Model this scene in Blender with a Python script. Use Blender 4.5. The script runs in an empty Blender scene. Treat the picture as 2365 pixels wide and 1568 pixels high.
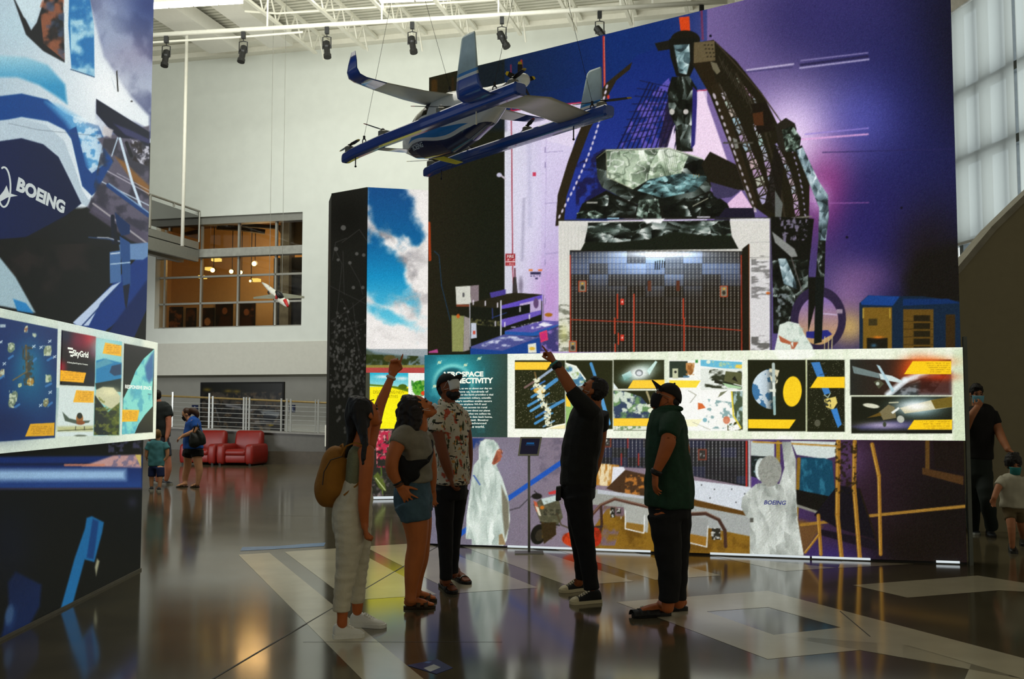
import bpy, bmesh, math, random
import numpy as np
from mathutils import Vector, Matrix, noise as mnoise
random.seed(4)
SC = bpy.context.scene
COL = SC.collection
# ------------------------------------------------------------------ camera
FPX, CX, CY, EYE, HORIZON = 2400.0, 1182.5, 784.0, 1.5, 945.0
TH = math.atan((HORIZON - CY) / FPX)
cam_d = bpy.data.cameras.new('camera'); cam = bpy.data.objects.new('camera', cam_d); COL.objects.link(cam)
cam_d.sensor_width = 36.0; cam_d.lens = 36.0 * FPX / 2365.0; cam_d.clip_end = 200
cam.location = (0, 0, EYE); cam.rotation_euler = (math.pi / 2 + TH, 0, 0)
SC.camera = cam
# ------------------------------------------------------------------ world, exposure
SC.view_settings.view_transform = 'Standard'; SC.view_settings.look = 'None'
SC.view_settings.exposure = 0.0; SC.view_settings.gamma = 1.0
W = bpy.data.worlds.new('dim_hall'); SC.world = W; W.use_nodes = True
W.node_tree.nodes['Background'].inputs[0].default_value = (1.0, 0.93, 0.74, 1)
W.node_tree.nodes['Background'].inputs[1].default_value = 0.32
SC.cycles.max_bounces = 6; SC.cycles.diffuse_bounces = 3; SC.cycles.glossy_bounces = 3
SC.cycles.transparent_max_bounces = 12
SC.cycles.sample_clamp_indirect = 4.0

def area(name, loc, target, sx, sy, power, color, spread=math.pi):
    l = bpy.data.lights.new(name, 'AREA'); l.shape = 'RECTANGLE'; l.size = sx; l.size_y = sy
    l.energy = power; l.color = color; l.spread = spread
    o = bpy.data.objects.new(name, l); COL.objects.link(o); o.location = loc
    d = Vector(target) - Vector(loc); o.rotation_euler = d.to_track_quat('-Z', 'Y').to_euler()
    return o
# added unseen area lights: wash the white back wall and its ceiling
area('hall_wall_fill', (-5.5, 19.5, 10.6), (-6.0, 31.5, 7.0), 14, 2.5, 710, (0.96, 1.0, 0.95), 2.7)
area('hall_ceiling_fill', (-4.0, 24.0, 7.6), (-4.0, 27.0, 12.5), 12, 3, 200, (1.0, 0.98, 0.86), 2.8)  # added light, unseen, that brightens the ceiling from below
area('hall_low_fill', (-13.5, 22.0, 2.4), (-6.0, 32.0, 1.2), 4, 2.0, 240, (0.95, 0.98, 1.0), 2.6)  # added low light, unseen, aimed at the recessed lower wall

area('hall_floor_fill', (-3.5, 15.5, 12.4), (-3.5, 15.5, 0), 12, 7, 620, (1.0, 0.97, 0.84), 2.6)  # added unseen area light under the ceiling, brightens the floor

# ------------------------------------------------------------------ pixel <-> place
CT, ST = math.cos(TH), math.sin(TH)
def ray(u, v):
    a = (u - CX) / FPX; b = (CY - v) / FPX
    return Vector((a, CT - b * ST, ST + b * CT))
def P(u, v, D):
    r = ray(u, v); return Vector((0, 0, EYE)) + r * (D / r.y)
def ZP(u, v, z):
    r = ray(u, v); return Vector((0, 0, EYE)) + r * ((z - EYE) / r.z)
def G(u, v): return ZP(u, v, 0.0)
def proj(p):
    x = p[0]; y = p[1]; z = p[2] - EYE
    d = y * CT + z * ST; h = -y * ST + z * CT
    return CX + FPX * x / d, CY - FPX * h / d
class Plane:
    """upright plane: a runs along it, z is the height"""
    def __init__(s, o, d):
        s.o = Vector((o[0], o[1], 0)); s.d = Vector((d[0], d[1], 0)).normalized()
        s.n = Vector((s.d.y, -s.d.x, 0))          # towards the viewer when d runs to the right
    def at(s, a, z, off=0.0): return s.o + s.d * a + Vector((0, 0, z)) + s.n * off
    def hit(s, u, v, off=0.0):
        r = ray(u, v); c = Vector((0, 0, EYE)); q = s.o + s.n * off
        t = (q - c).dot(s.n) / r.dot(s.n); p = c + r * t
        return (p - s.o).dot(s.d), p.z
    def matrix(s, a, z, off=0.0):
        p = s.at(a, z, off); m = Matrix.Identity(4)
        for i in range(3):
            m[i][0] = s.d[i]; m[i][1] = (0, 0, 1)[i]; m[i][2] = s.n[i]; m[i][3] = p[i]
        return m
# ------------------------------------------------------------------ materials
def lin(c):
    c = np.asarray(c, float) / 255.0
    return np.where(c <= 0.04045, c / 12.92, ((c + 0.055) / 1.055) ** 2.4)
MATS = {}
def mat(name, rgb, rough=0.6, metal=0.0, var=0.12, scale=9.0, bump=0.0, bscale=40.0, spec=0.4, trans=0.0, emit=None, es=0.0, coat=0.0, stretch=None):
    if name in MATS: return MATS[name]
    m = bpy.data.materials.new(name); m.use_nodes = True; nt = m.node_tree; b = nt.nodes['Principled BSDF']
    c = lin(rgb)
    tc = nt.nodes.new('ShaderNodeTexCoord'); src = tc.outputs['Object']
    if stretch:
        mp = nt.nodes.new('ShaderNodeMapping'); mp.inputs['Scale'].default_value = stretch
        nt.links.new(src, mp.inputs[0]); src = mp.outputs[0]
    if var > 0:
        n = nt.nodes.new('ShaderNodeTexNoise'); n.inputs['Scale'].default_value = scale; n.inputs['Detail'].default_value = 4
        r = nt.nodes.new('ShaderNodeValToRGB')
        r.color_ramp.elements[0].position = 0.3; r.color_ramp.elements[1].position = 0.7
        r.color_ramp.elements[0].color = (*(c * (1 - var)), 1); r.color_ramp.elements[1].color = (*np.minimum(c * (1 + var), 1), 1)
        nt.links.new(src, n.inputs['Vector']); nt.links.new(n.outputs[0], r.inputs[0]); nt.links.new(r.outputs[0], b.inputs['Base Color'])
    else:
        b.inputs['Base Color'].default_value = (*c, 1)
    if bump > 0:
        n2 = nt.nodes.new('ShaderNodeTexNoise'); n2.inputs['Scale'].default_value = bscale; n2.inputs['Detail'].default_value = 3
        bp = nt.nodes.new('ShaderNodeBump'); bp.inputs['Strength'].default_value = bump; bp.inputs['Distance'].default_value = 0.01
        nt.links.new(src, n2.inputs['Vector']); nt.links.new(n2.outputs[0], bp.inputs['Height']); nt.links.new(bp.outputs[0], b.inputs['Normal'])
    b.inputs['Roughness'].default_value = rough; b.inputs['Metallic'].default_value = metal
    b.inputs['Specular IOR Level'].default_value = spec
    b.inputs['Transmission Weight'].default_value = trans
    b.inputs['Coat Weight'].default_value = coat
    if emit is not None:
        b.inputs['Emission Color'].default_value = (*lin(emit), 1); b.inputs['Emission Strength'].default_value = es
    MATS[name] = m; return m
def glow_mat(name, rgb, strength):
    """something that gives off light: a lamp tube, a window full of sky, a backlit sheet"""
    if name in MATS: return MATS[name]
    m = bpy.data.materials.new(name); m.use_nodes = True; b = m.node_tree.nodes['Principled BSDF']
    b.inputs['Base Color'].default_value = (0.02, 0.02, 0.02, 1); b.inputs['Roughness'].default_value = 0.5
    b.inputs['Emission Color'].default_value = (*lin(rgb), 1); b.inputs['Emission Strength'].default_value = strength
    MATS[name] = m; return m
def print_mat(name, strength, rough=0.45, spec=0.15, lit=0.0):
    """printed sheet: the print is a colour attribute; strength > 0 for sheets lit from behind"""
    if name in MATS: return MATS[name]
    m = bpy.data.materials.new(name); m.use_nodes = True; nt = m.node_tree; b = nt.nodes['Principled BSDF']
    a = nt.nodes.new('ShaderNodeAttribute'); a.attribute_name = 'print'
    b.inputs['Roughness'].default_value = rough; b.inputs['Specular IOR Level'].default_value = spec
    if strength > 0:
        b.inputs['Base Color'].default_value = (0.01, 0.01, 0.01, 1)
        nt.links.new(a.outputs['Color'], b.inputs['Emission Color']); b.inputs['Emission Strength'].default_value = strength
    else:
        nt.links.new(a.outputs['Color'], b.inputs['Base Color'])
    MATS[name] = m; return m
def glass_mat(name, tint=(235, 240, 240), refl=0.10):
    if name in MATS: return MATS[name]
    m = bpy.data.materials.new(name); m.use_nodes = True; nt = m.node_tree
    nt.nodes.remove(nt.nodes['Principled BSDF']); out = nt.nodes['Material Output']
    t = nt.nodes.new('ShaderNodeBsdfTransparent'); t.inputs[0].default_value = (*lin(tint), 1)
    g = nt.nodes.new('ShaderNodeBsdfGlossy'); g.inputs['Roughness'].default_value = 0.03
    mx = nt.nodes.new('ShaderNodeMixShader'); mx.inputs[0].default_value = refl
    nt.links.new(t.outputs[0], mx.inputs[1]); nt.links.new(g.outputs[0], mx.inputs[2]); nt.links.new(mx.outputs[0], out.inputs[0])
    MATS[name] = m; return m
# ------------------------------------------------------------------ mesh collecting
class MB:
    def __init__(s): s.v = []; s.f = []; s.mi = []; s.k = 0
    def add(s, vs, fs):
        n = len(s.v); s.v += [tuple(p) for p in vs]
        s.f += [tuple(i + n for i in f) for f in fs]; s.mi += [s.k] * len(fs); return s
    def quad(s, a, b, c, d): return s.add([a, b, c, d], [(0, 1, 2, 3)])
    def ngon(s, pts): return s.add(pts, [tuple(range(len(pts)))])
    def hexa(s, q, e):      # quad q extruded by vector e
        e = Vector(e); q = [Vector(p) for p in q]; r = [p + e for p in q]; n = len(q)
        fs = [tuple(range(n))[::-1], tuple(range(n, 2 * n))] + [(i, (i + 1) % n, n + (i + 1) % n, n + i) for i in range(n)]
        return s.add(q + r, fs)
    def box(s, x0, y0, z0, x1, y1, z1):
        return s.hexa([(x0, y0, z0), (x1, y0, z0), (x1, y1, z0), (x0, y1, z0)], (0, 0, z1 - z0))
    def obox(s, c, ax, ay, az):   # oriented box: centre and half axes
        c = Vector(c); ax = Vector(ax); ay = Vector(ay); az = Vector(az)
        return s.hexa([c - ax - ay - az, c + ax - ay - az, c + ax + ay - az, c - ax + ay - az], az * 2)
    def bar(s, p, q, w, h=None, up=(0, 0, 1)):
        p = Vector(p); q = Vector(q); h = h or w; t = (q - p); up = Vector(up)
        a = t.cross(up)
        if a.length < 1e-6: a = t.cross(Vector((1, 0, 0)))
        a = a.normalized(); b = a.cross(t).normalized()
        return s.obox((p + q) / 2, t / 2, a * w / 2, b * h / 2)
    def tube(s, pts, rad, n=10, caps=True):
        """round tube along pts; rad one radius or one per point"""
        pts = [Vector(p) for p in pts]; m = len(pts)
        if not hasattr(rad, '__len__'): rad = [rad] * m
        rings = []; pa = None
        for i, p in enumerate(pts):
            t = (pts[min(i + 1, m - 1)] - pts[max(i - 1, 0)])
            t = t.normalized() if t.length > 1e-9 else Vector((0, 0, 1))
            if pa is None:
                pa = t.orthogonal().normalized()
            pa = (pa - t * pa.dot(t)); pa = pa.normalized() if pa.length > 1e-6 else t.orthogonal().normalized()
            b = t.cross(pa)
            rings.append([p + (pa * math.cos(2 * math.pi * k / n) + b * math.sin(2 * math.pi * k / n)) * rad[i] for k in range(n)])
        return s.loft(rings, caps)
    def loft(s, rings, caps=True, closed=True):
        n = len(rings[0]); vs = [p for r in rings for p in r]; fs = []
        for i in range(len(rings) - 1):
            for k in range(n if closed else n - 1):
                k2 = (k + 1) % n
                fs.append((i * n + k, i * n + k2, (i + 1) * n + k2, (i + 1) * n + k))
        if caps:
            fs.append(tuple(range(n))[::-1]); fs.append(tuple(range((len(rings) - 1) * n, len(rings) * n)))
        return s.add(vs, fs)
    def ball(s, c, ax, ay=None, az=None, n=12, m=8):
        c = Vector(c)
        if not hasattr(ax, '__len__'): ax = Vector((ax, 0, 0)); ay = Vector((0, ax.x, 0)); az = Vector((0, 0, ax.x))
        ax = Vector(ax); ay = Vector(ay); az = Vector(az)
        vs = [c + az]; fs = []
        for i in range(1, m):
            t = math.pi * i / m
            for k in range(n):
                p = 2 * math.pi * k / n
                vs.append(c + az * math.cos(t) + (ax * math.cos(p) + ay * math.sin(p)) * math.sin(t))
        vs.append(c - az); L = len(vs) - 1
        for k in range(n):
            k2 = (k + 1) % n
            fs.append((0, 1 + k, 1 + k2)); fs.append((L, 1 + (m - 2) * n + k2, 1 + (m - 2) * n + k))
            for i in range(m - 2):
                fs.append((1 + i * n + k, 1 + (i + 1) * n + k, 1 + (i + 1) * n + k2, 1 + i * n + k2))
        return s.add(vs, fs)
    def lathe(s, c, prof, n=16, axis=(0, 0, 1)):
        ax = Vector(axis).normalized(); e = ax.orthogonal().normalized(); g = ax.cross(e); c = Vector(c)
        return s.loft([[c + ax * h + (e * math.cos(2 * math.pi * k / n) + g * math.sin(2 * math.pi * k / n)) * r for k in range(n)] for r, h in prof])
    def build(s, name, mats, parent=None, smooth=False, bevel=0.0):
        if not isinstance(mats, (list, tuple)): mats = [mats]
        me = bpy.data.meshes.new(name); me.from_pydata(s.v, [], s.f)
        for m in mats: me.materials.append(m)
        if len(mats) > 1: me.polygons.foreach_set('material_index', s.mi)
        if smooth: me.polygons.foreach_set('use_smooth', [True] * len(s.f))
        bm = bmesh.new(); bm.from_mesh(me); bmesh.ops.recalc_face_normals(bm, faces=bm.faces); bm.to_mesh(me); bm.free()
        me.update()
        return link(name, me, parent, bevel)
def link(name, me, parent=None, bevel=0.0):
    o = bpy.data.objects.new(name, me); COL.objects.link(o)
    if parent is not None:
        o.parent = parent; o.matrix_parent_inverse = Matrix.Translation(-parent.location) if parent.type == 'EMPTY' else parent.matrix_world.inverted()
        if parent.type == 'EMPTY':
            o.matrix_parent_inverse = (Matrix.Translation(parent.location) @ parent.rotation_euler.to_matrix().to_4x4()).inverted()
    if bevel > 0:
        b = o.modifiers.new('edge', 'BEVEL'); b.width = bevel; b.segments = 2; b.limit_method = 'ANGLE'
    return o
def tag(o, label, cat, group=None, kind=None):
    o['label'] = label; o['category'] = cat
    if group: o['group'] = group
    if kind: o['kind'] = kind
    return o
def thing(name, loc, label, cat, group=None):
    o = bpy.data.objects.new(name, None); COL.objects.link(o); o.location = loc; o.empty_display_size = 0.1
    return tag(o, label, cat, group)
def struct(o): o['kind'] = 'structure'; return o
def label(o, t): o['label'] = t; return o
def text(name, s, pl, a, z, off, size, m, parent, bold=0.0, shear=0.0, align='LEFT', xs=1.0, depth=0.0004):
    c = bpy.data.curves.new(name, 'FONT'); c.body = s; c.size = size; c.align_x = align; c.offset = bold; c.shear = shear
    c.space_line = 1.05; c.extrude = depth; c.resolution_u = 3
    t = bpy.data.objects.new(name + '_src', c); COL.objects.link(t)
    dg = bpy.context.evaluated_depsgraph_get(); me = bpy.data.meshes.new_from_object(t.evaluated_get(dg))
    bpy.data.objects.remove(t); bpy.data.curves.remove(c)
    M = pl if isinstance(pl, Matrix) else pl.matrix(a, z, off)
    me.transform(M @ Matrix.Diagonal((xs, 1, 1, 1))); me.name = name
    me.materials.clear(); me.materials.append(m)
    return link(name, me, parent)
# ------------------------------------------------------------------ artwork raster (for printed sheets)
class Art:
    """a print, drawn with shapes; coordinates are those of the photographed sheet"""
    def __init__(s, x0, y0, x1, y1, step, base=(0, 0, 0)):
        s.x0, s.y0, s.st = x0, y0, step
        s.xs = np.arange(x0, x1 + step, step, dtype=np.float32); s.ys = np.arange(y0, y1 + step, step, dtype=np.float32)
        s.im = np.zeros((len(s.ys), len(s.xs), 3), np.float32); s.im[:] = np.asarray(base, np.float32)
        s.rng = np.random.RandomState(5)
    def win(s, xa, ya, xb, yb, pad=3):
        i0 = max(0, int((ya - pad - s.y0) / s.st)); i1 = min(len(s.ys), int((yb + pad - s.y0) / s.st) + 2)
        j0 = max(0, int((xa - pad - s.x0) / s.st)); j1 = min(len(s.xs), int((xb + pad - s.x0) / s.st) + 2)
        if i1 <= i0 or j1 <= j0: return None
        X, Y = np.meshgrid(s.xs[j0:j1], s.ys[i0:i1]); return (slice(i0, i1), slice(j0, j1)), X, Y
    def put(s, sl, m, c, X, Y):
        if callable(c): c = c(X, Y)
        c = np.asarray(c, np.float32)
        s.im[sl] = s.im[sl] * (1 - m[..., None]) + c * m[..., None]
    def mask(s, pts, X, Y, soft):
        ins = np.zeros(X.shape, bool); d = np.full(X.shape, 1e9, np.float32); n = len(pts)
        for i in range(n):
            ax, ay = pts[i]; bx, by = pts[(i + 1) % n]
            if ay != by:
                ins ^= ((ay > Y) != (by > Y)) & (X < (bx - ax) * (Y - ay) / (by - ay) + ax)
            L = (bx - ax) ** 2 + (by - ay) ** 2 + 1e-9
            t = np.clip(((X - ax) * (bx - ax) + (Y - ay) * (by - ay)) / L, 0, 1)
            d = np.minimum(d, np.hypot(X - ax - t * (bx - ax), Y - ay - t * (by - ay)))
        return np.clip(0.5 + np.where(ins, d, -d) / soft, 0, 1)
    def poly(s, pts, c, a=1.0, soft=1.2):
        xs = [p[0] for p in pts]; ys = [p[1] for p in pts]
        w = s.win(min(xs), min(ys), max(xs), max(ys), 2 + soft)
        if w is None: return
        sl, X, Y = w; s.put(sl, s.mask(pts, X, Y, soft) * a, c, X, Y)
    def rect(s, x0, y0, x1, y1, c, a=1.0, soft=1.2): s.poly([(x0, y0), (x1, y0), (x1, y1), (x0, y1)], c, a, soft)
    def line(s, pts, wd, c, a=1.0, soft=1.2):
        for (ax, ay), (bx, by) in zip(pts[:-1], pts[1:]):
            w = s.win(min(ax, bx), min(ay, by), max(ax, bx), max(ay, by), wd + 2)
            if w is None: continue
            sl, X, Y = w; L = (bx - ax) ** 2 + (by - ay) ** 2 + 1e-9
            t = np.clip(((X - ax) * (bx - ax) + (Y - ay) * (by - ay)) / L, 0, 1)
            d = np.hypot(X - ax - t * (bx - ax), Y - ay - t * (by - ay))
            s.put(sl, np.clip((wd / 2 - d) / soft + 0.5, 0, 1) * a, c, X, Y)
    def rad(s, cx, cy, rx, ry, rot, X, Y):
        cr, sr = math.cos(math.radians(rot)), math.sin(math.radians(rot))
        x = (X - cx) * cr + (Y - cy) * sr; y = -(X - cx) * sr + (Y - cy) * cr
        return np.hypot(x / rx, y / ry)
    def ell(s, cx, cy, rx, ry, c, a=1.0, rot=0, soft=1.2):
        R = max(rx, ry); w = s.win(cx - R, cy - R, cx + R, cy + R)
        if w is None: return
        sl, X, Y = w; r = s.rad(cx, cy, rx, ry, rot, X, Y)
        s.put(sl, np.clip((1 - r) * min(rx, ry) / soft + 0.5, 0, 1) * a, c, X, Y)
    def glow(s, cx, cy, rx, ry, c, a=1.0, rot=0):
        R = max(rx, ry) * 2.6; w = s.win(cx - R, cy - R, cx + R, cy + R)
        if w is None: return
        sl, X, Y = w; r = s.rad(cx, cy, rx, ry, rot, X, Y); s.put(sl, np.exp(-r * r) * a, c, X, Y)
    def fbm(s, scale, X, Y, seed=0, octs=4):
        out = np.zeros(X.shape, np.float32); amp = 1.0; tot = 0
        for o in range(octs):
            r = np.random.RandomState(seed + o * 17); T = r.rand(64, 64).astype(np.float32)
            x = X / scale * 2 ** o; y = Y / scale * 2 ** o
            xi = np.floor(x).astype(int); yi = np.floor(y).astype(int); fx = x - xi; fy = y - yi
            fx = fx * fx * (3 - 2 * fx); fy = fy * fy * (3 - 2 * fy)
            g = lambda i, j: T[(yi + j) % 64, (xi + i) % 64]
            out += amp * ((g(0, 0) * (1 - fx) + g(1, 0) * fx) * (1 - fy) + (g(0, 1) * (1 - fx) + g(1, 1) * fx) * fy)
            tot += amp; amp *= 0.5
        return out / tot
    def clouds(s, pts, c, scale, lo, hi, a=1.0, seed=0, soft=1.5, sx=1.0, sy=1.0, octs=4):
        """patches of colour c where a noise field passes lo..hi, within the outline pts"""
        xs = [p[0] for p in pts]; ys = [p[1] for p in pts]; w = s.win(min(xs), min(ys), max(xs), max(ys))
        if w is None: return
        sl, X, Y = w; n = s.fbm(scale, X / sx, Y / sy, seed, octs)
        q = np.clip((n - lo + .035) / (hi - lo + .07), 0, 1); s.put(sl, s.mask(pts, X, Y, soft) * q * q * (3 - 2 * q) * a, c, X, Y)
    def facets(s, pts, ramp, n, seed=0, soft=1.5, a=1.0, sx=1.0, sy=1.0, n2=3.2, gain=1.0):
        """crumpled foil: a sheet of randomly tilted facets, coarse and fine, looked up in a colour ramp"""
        xs = [p[0] for p in pts]; ys = [p[1] for p in pts]; w = s.win(min(xs), min(ys), max(xs), max(ys))
        if w is None: return
        sl, X, Y = w; r = np.random.RandomState(seed); val = np.zeros(X.shape, np.float32)
        for cnt, amp in ((n, .62), (int(n * n2), .38)):
            px = r.uniform(min(xs), max(xs), cnt); py = r.uniform(min(ys), max(ys), cnt); tilt = r.uniform(-1, 1, (cnt, 2)); lev = r.rand(cnt)
            best = np.full(X.shape, 1e9, np.float32); idx = np.zeros(X.shape, int); wx = X + (s.fbm(20, X, Y, seed + 3, 2) - .5) * 9; wy = Y + (s.fbm(20, X, Y, seed + 5, 2) - .5) * 9
            for i in range(cnt):
                d = np.hypot((wx - px[i]) / sx, (wy - py[i]) / sy); k = d < best; best[k] = d[k]; idx[k] = i
            sc = math.sqrt((max(xs) - min(xs)) * (max(ys) - min(ys)) / cnt) + 1
            val += amp * np.clip(.2 + .6 * lev[idx] + .8 * ((X - px[idx]) * tilt[idx, 0] + (Y - py[idx]) * tilt[idx, 1]) / sc, 0, 1)
        val = np.clip(val * gain, 0, 1); pos = [q[0] for q in ramp]; c = np.stack([np.interp(val, pos, [q[1][j] for q in ramp]) for j in range(3)], -1)
        s.put(sl, s.mask(pts, X, Y, soft) * a, c, X, Y)
    def creases(s, pts, c, scale, th=.9, a=.8, seed=0, sx=1.0, sy=1.0):
        xs = [p[0] for p in pts]; ys = [p[1] for p in pts]; w = s.win(min(xs), min(ys), max(xs), max(ys))
        if w is None: return
        sl, X, Y = w; n = s.fbm(scale, X / sx, Y / sy, seed, 3); r = 1 - np.abs(2 * ((n * 3) % 1) - 1); s.put(sl, s.mask(pts, X, Y, 1.5) * np.clip((r - th) / (1 - th), 0, 1) * a, c, X, Y)
    def sample(s, U, V):
        x = np.clip((U - s.x0) / s.st, 0, len(s.xs) - 1.001); y = np.clip((V - s.y0) / s.st, 0, len(s.ys) - 1.001)
        i = y.astype(int); j = x.astype(int); fy = (y - i)[..., None]; fx = (x - j)[..., None]
        return (s.im[i, j] * (1 - fx) + s.im[i, j + 1] * fx) * (1 - fy) + (s.im[i + 1, j] * (1 - fx) + s.im[i + 1, j + 1] * fx) * fy
def hgrad(y0, c0, y1, c1):
    c0 = np.asarray(c0, np.float32); c1 = np.asarray(c1, np.float32)
    return lambda X, Y: c0 + (c1 - c0) * np.clip((Y - y0) / (y1 - y0), 0, 1)[..., None]
def wgrad(x0, c0, x1, c1):
    c0 = np.asarray(c0, np.float32); c1 = np.asarray(c1, np.float32)
    return lambda X, Y: c0 + (c1 - c0) * np.clip((X - x0) / (x1 - x0), 0, 1)[..., None]
def sheet(name, pl, a0, a1, z0, z1, art, step, m, parent=None, off=0.0, ztop=None):
    """printed sheet on an upright plane; ztop(a) slants its upper edge"""
    na = max(2, int(abs(a1 - a0) / step) + 1); nz = max(2, int((z1 - z0) / step) + 1)
    A = np.linspace(a0, a1, na); T = np.linspace(0, 1, nz)
    top = np.array([ztop(a) if ztop else z1 for a in A])
    Z = z0 + (top - z0)[None, :] * T[:, None]; AA = np.broadcast_to(A[None, :], Z.shape)
    X = pl.o.x + pl.d.x * AA + pl.n.x * off; Y = pl.o.y + pl.d.y * AA + pl.n.y * off
    d = Y * CT + (Z - EYE) * ST; h = -Y * ST + (Z - EYE) * CT
    rgb = art.sample(CX + FPX * X / d, CY - FPX * h / d); rn = np.random.RandomState(11); gr = rn.normal(0, 1, rgb.shape[:2])[..., None]; rgb = lin(np.clip(rgb * (1 + .026 * gr) + 2.4 * gr + 1.2 * rn.normal(0, 1, rgb.shape), 0, 255))   # ink grain
    co = np.stack([X, Y, Z], -1).reshape(-1, 3).astype(np.float32)
    idx = np.arange(na * nz).reshape(nz, na)
    q = np.stack([idx[:-1, :-1], idx[:-1, 1:], idx[1:, 1:], idx[1:, :-1]], -1).reshape(-1, 4)
    me = bpy.data.meshes.new(name); nq = len(q)
    me.vertices.add(len(co)); me.vertices.foreach_set('co', co.ravel())
    me.loops.add(nq * 4); me.loops.foreach_set('vertex_index', q.ravel().astype(np.int32))
    me.polygons.add(nq); me.polygons.foreach_set('loop_start', (np.arange(nq) * 4).astype(np.int32))
    me.polygons.foreach_set('loop_total', np.full(nq, 4, np.int32))
    me.update(calc_edges=True); me.validate()
    at = me.color_attributes.new('print', 'FLOAT_COLOR', 'POINT')
    at.data.foreach_set('color', np.concatenate([rgb.reshape(-1, 3), np.ones((na * nz, 1))], 1).astype(np.float32).ravel())
    me.materials.append(m)
    return link(name, me, parent)
# ================================================================== SETTING
M_wall = mat('white_painted_wall', (212, 216, 208), 0.75, var=0.025, scale=3, bump=0.05, bscale=60)
M_wall2 = mat('lower_wall_paint', (205, 204, 192), 0.75, var=0.03, scale=3)
M_ceil = mat('ceiling_deck_paint', (214, 212, 196), 0.8, var=0.03, scale=2)
M_steel = mat('white_painted_steel', (226, 224, 210), 0.55, var=0.03)
M_grey = mat('grey_painted_steel', (128, 128, 120), 0.5, var=0.05)
M_alu = mat('window_aluminium', (150, 148, 138), 0.4, 0.4, var=0.04)
M_black = mat('black_enamel', (17, 17, 15), 0.45, var=0.1)
M_dark = mat('dark_frame', (26, 26, 24), 0.6, var=0.1)
# building axes: BU runs along the back wall to the right, BV away from the viewer
BU = Vector((1, -0.25, 0)).normalized(); BV = Vector((0.25, 1, 0)).normalized()
# ---- floor: polished concrete with pale inlaid stone
fl = MB()
fl.quad((-30, -6, 0), (16, -6, 0), (16, 45, 0), (-30, 45, 0))
fl.k = 1
def inlay(px, z=0.0012):
    fl.ngon([ZP(u, v, z) for u, v in px])
VPX, VPY = 217.0, 945.0
def band(sl0, sl1, top, bot):      # strip between two parallel lines of the floor, cut by two cross lines
    def meet(sl, ln):              # line y = ln0 + ln1*x
        x = (VPY - sl * VPX - ln[0]) / (ln[1] - sl); return x, ln[0] + ln[1] * x
    inlay([meet(sl0, top), meet(sl1, top), meet(sl1, bot), meet(sl0, bot)])
TOPL = (1281 + 0.065 * 549, -0.065); MIDL = (1372 + 0.067 * 1019, -0.067); LOWL = (1640, -0.02)
band(1.007, 0.818, TOPL, LOWL)
band(0.748, 0.540, TOPL, MIDL); band(0.508, 0.402, TOPL, MIDL); band(0.372, 0.3185, TOPL, MIDL); band(0.304, 0.265, TOPL, MIDL)
inlay([(1424, 1390), (1773, 1364), (1774, 1402), (1632, 1412)])
inlay([(1424, 1390), (1632, 1412), (1787, 1466), (1773, 1522)])
inlay([(1773, 1364), (2365, 1520), (2365, 1568), (1942, 1449), (1774, 1402)])
inlay([(1773, 1522), (1787, 1466), (1942, 1449), (2365, 1568), (2600, 1640), (2214, 1600), (2243, 1534), (2096, 1490)])
inlay([(1969, 1351), (2258, 1329), (2400, 1351), (2400, 1368), (2307, 1363), (2096, 1380)])
inlay([(1642, 1283), (1932, 1311), (1813, 1319)]); inlay([(1945, 1296), (2110, 1302), (1935, 1312)])
fl.k = 2
def joint(p, q, w=0.006):
    p = ZP(*p, 0.002); q = ZP(*q, 0.002); t = (q - p).normalized(); s = Vector((-t.y, t.x, 0)) * w
    fl.quad(p - s, q - s, q + s, p + s)
joint((470, 1580), (931, 1308)); joint((931, 1308), (1080, 1222)); joint((700, 1482), (1160, 1482), 0.003); joint((1940, 1411), (2010, 1470), 0.004)
joint((620, 1190), (1000, 1196), 0.004)
def floor_mat(name, rgb, var, rough):
    m = mat(name, rgb, rough, var=var, scale=2.2, spec=0.5)
    nt = m.node_tree; b = nt.nodes['Principled BSDF']
    n = nt.nodes.new('ShaderNodeTexNoise'); n.inputs['Scale'].default_value = 1.3; n.inputs['Detail'].default_value = 5
    r = nt.nodes.new('ShaderNodeMapRange'); r.inputs['To Min'].default_value = rough * 0.75; r.inputs['To Max'].default_value = rough * 1.3
    tc = nt.nodes.new('ShaderNodeTexCoord'); nt.links.new(tc.outputs['Object'], n.inputs['Vector'])
    nt.links.new(n.outputs[0], r.inputs[0]); nt.links.new(r.outputs[0], b.inputs['Roughness'])
    return m
floor = struct(fl.build('floor', [floor_mat('polished_concrete', (82, 75, 56), 0.22, 0.11), floor_mat('pale_inlay_stone', (186, 178, 150), 0.10, 0.16), mat('joint_line', (38, 34, 26), 0.6)]))
# ---- back wall with the gallery window
WD = 31.0
bw = Plane(P(600, 900, WD), BU)      # upper wall plane
def bwpt(u, v, off=0): a, z = bw.hit(u, v); return bw.at(a, z, off)
CEIL = 12.55
aL = -14.0; aR = 16.0
wa0, zt = bw.hit(362, 495); wa1, _ = bw.hit(699, 495); zb = bw.hit(600, 754)[1]; zt = bw.hit(600, 494)[1]
zo = bw.hit(600, 865)[1]; zl = bw.hit(600, 790)[1]
wb = MB(); T = -0.5
def wallbox(mb, a0, a1, z0, z1, off0=0.0, off1=T, pl=None):
    pl = pl or bw
    mb.hexa([pl.at(a0, z0, off0), pl.at(a1, z0, off0), pl.at(a1, z1, off0), pl.at(a0, z1, off0)], pl.n * (off1 - off0))
wallbox(wb, aL, wa0, zl, CEIL); wallbox(wb, wa1, aR, zl, CEIL); wallbox(wb, wa0, wa1, zl, zb); wallbox(wb, wa0, wa1, zt, CEIL)
struct(wb.build('wall_back', M_wall))
fa = MB(); wallbox(fa, aL, aR, zo, zl, 0.03, -2.6)
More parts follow.
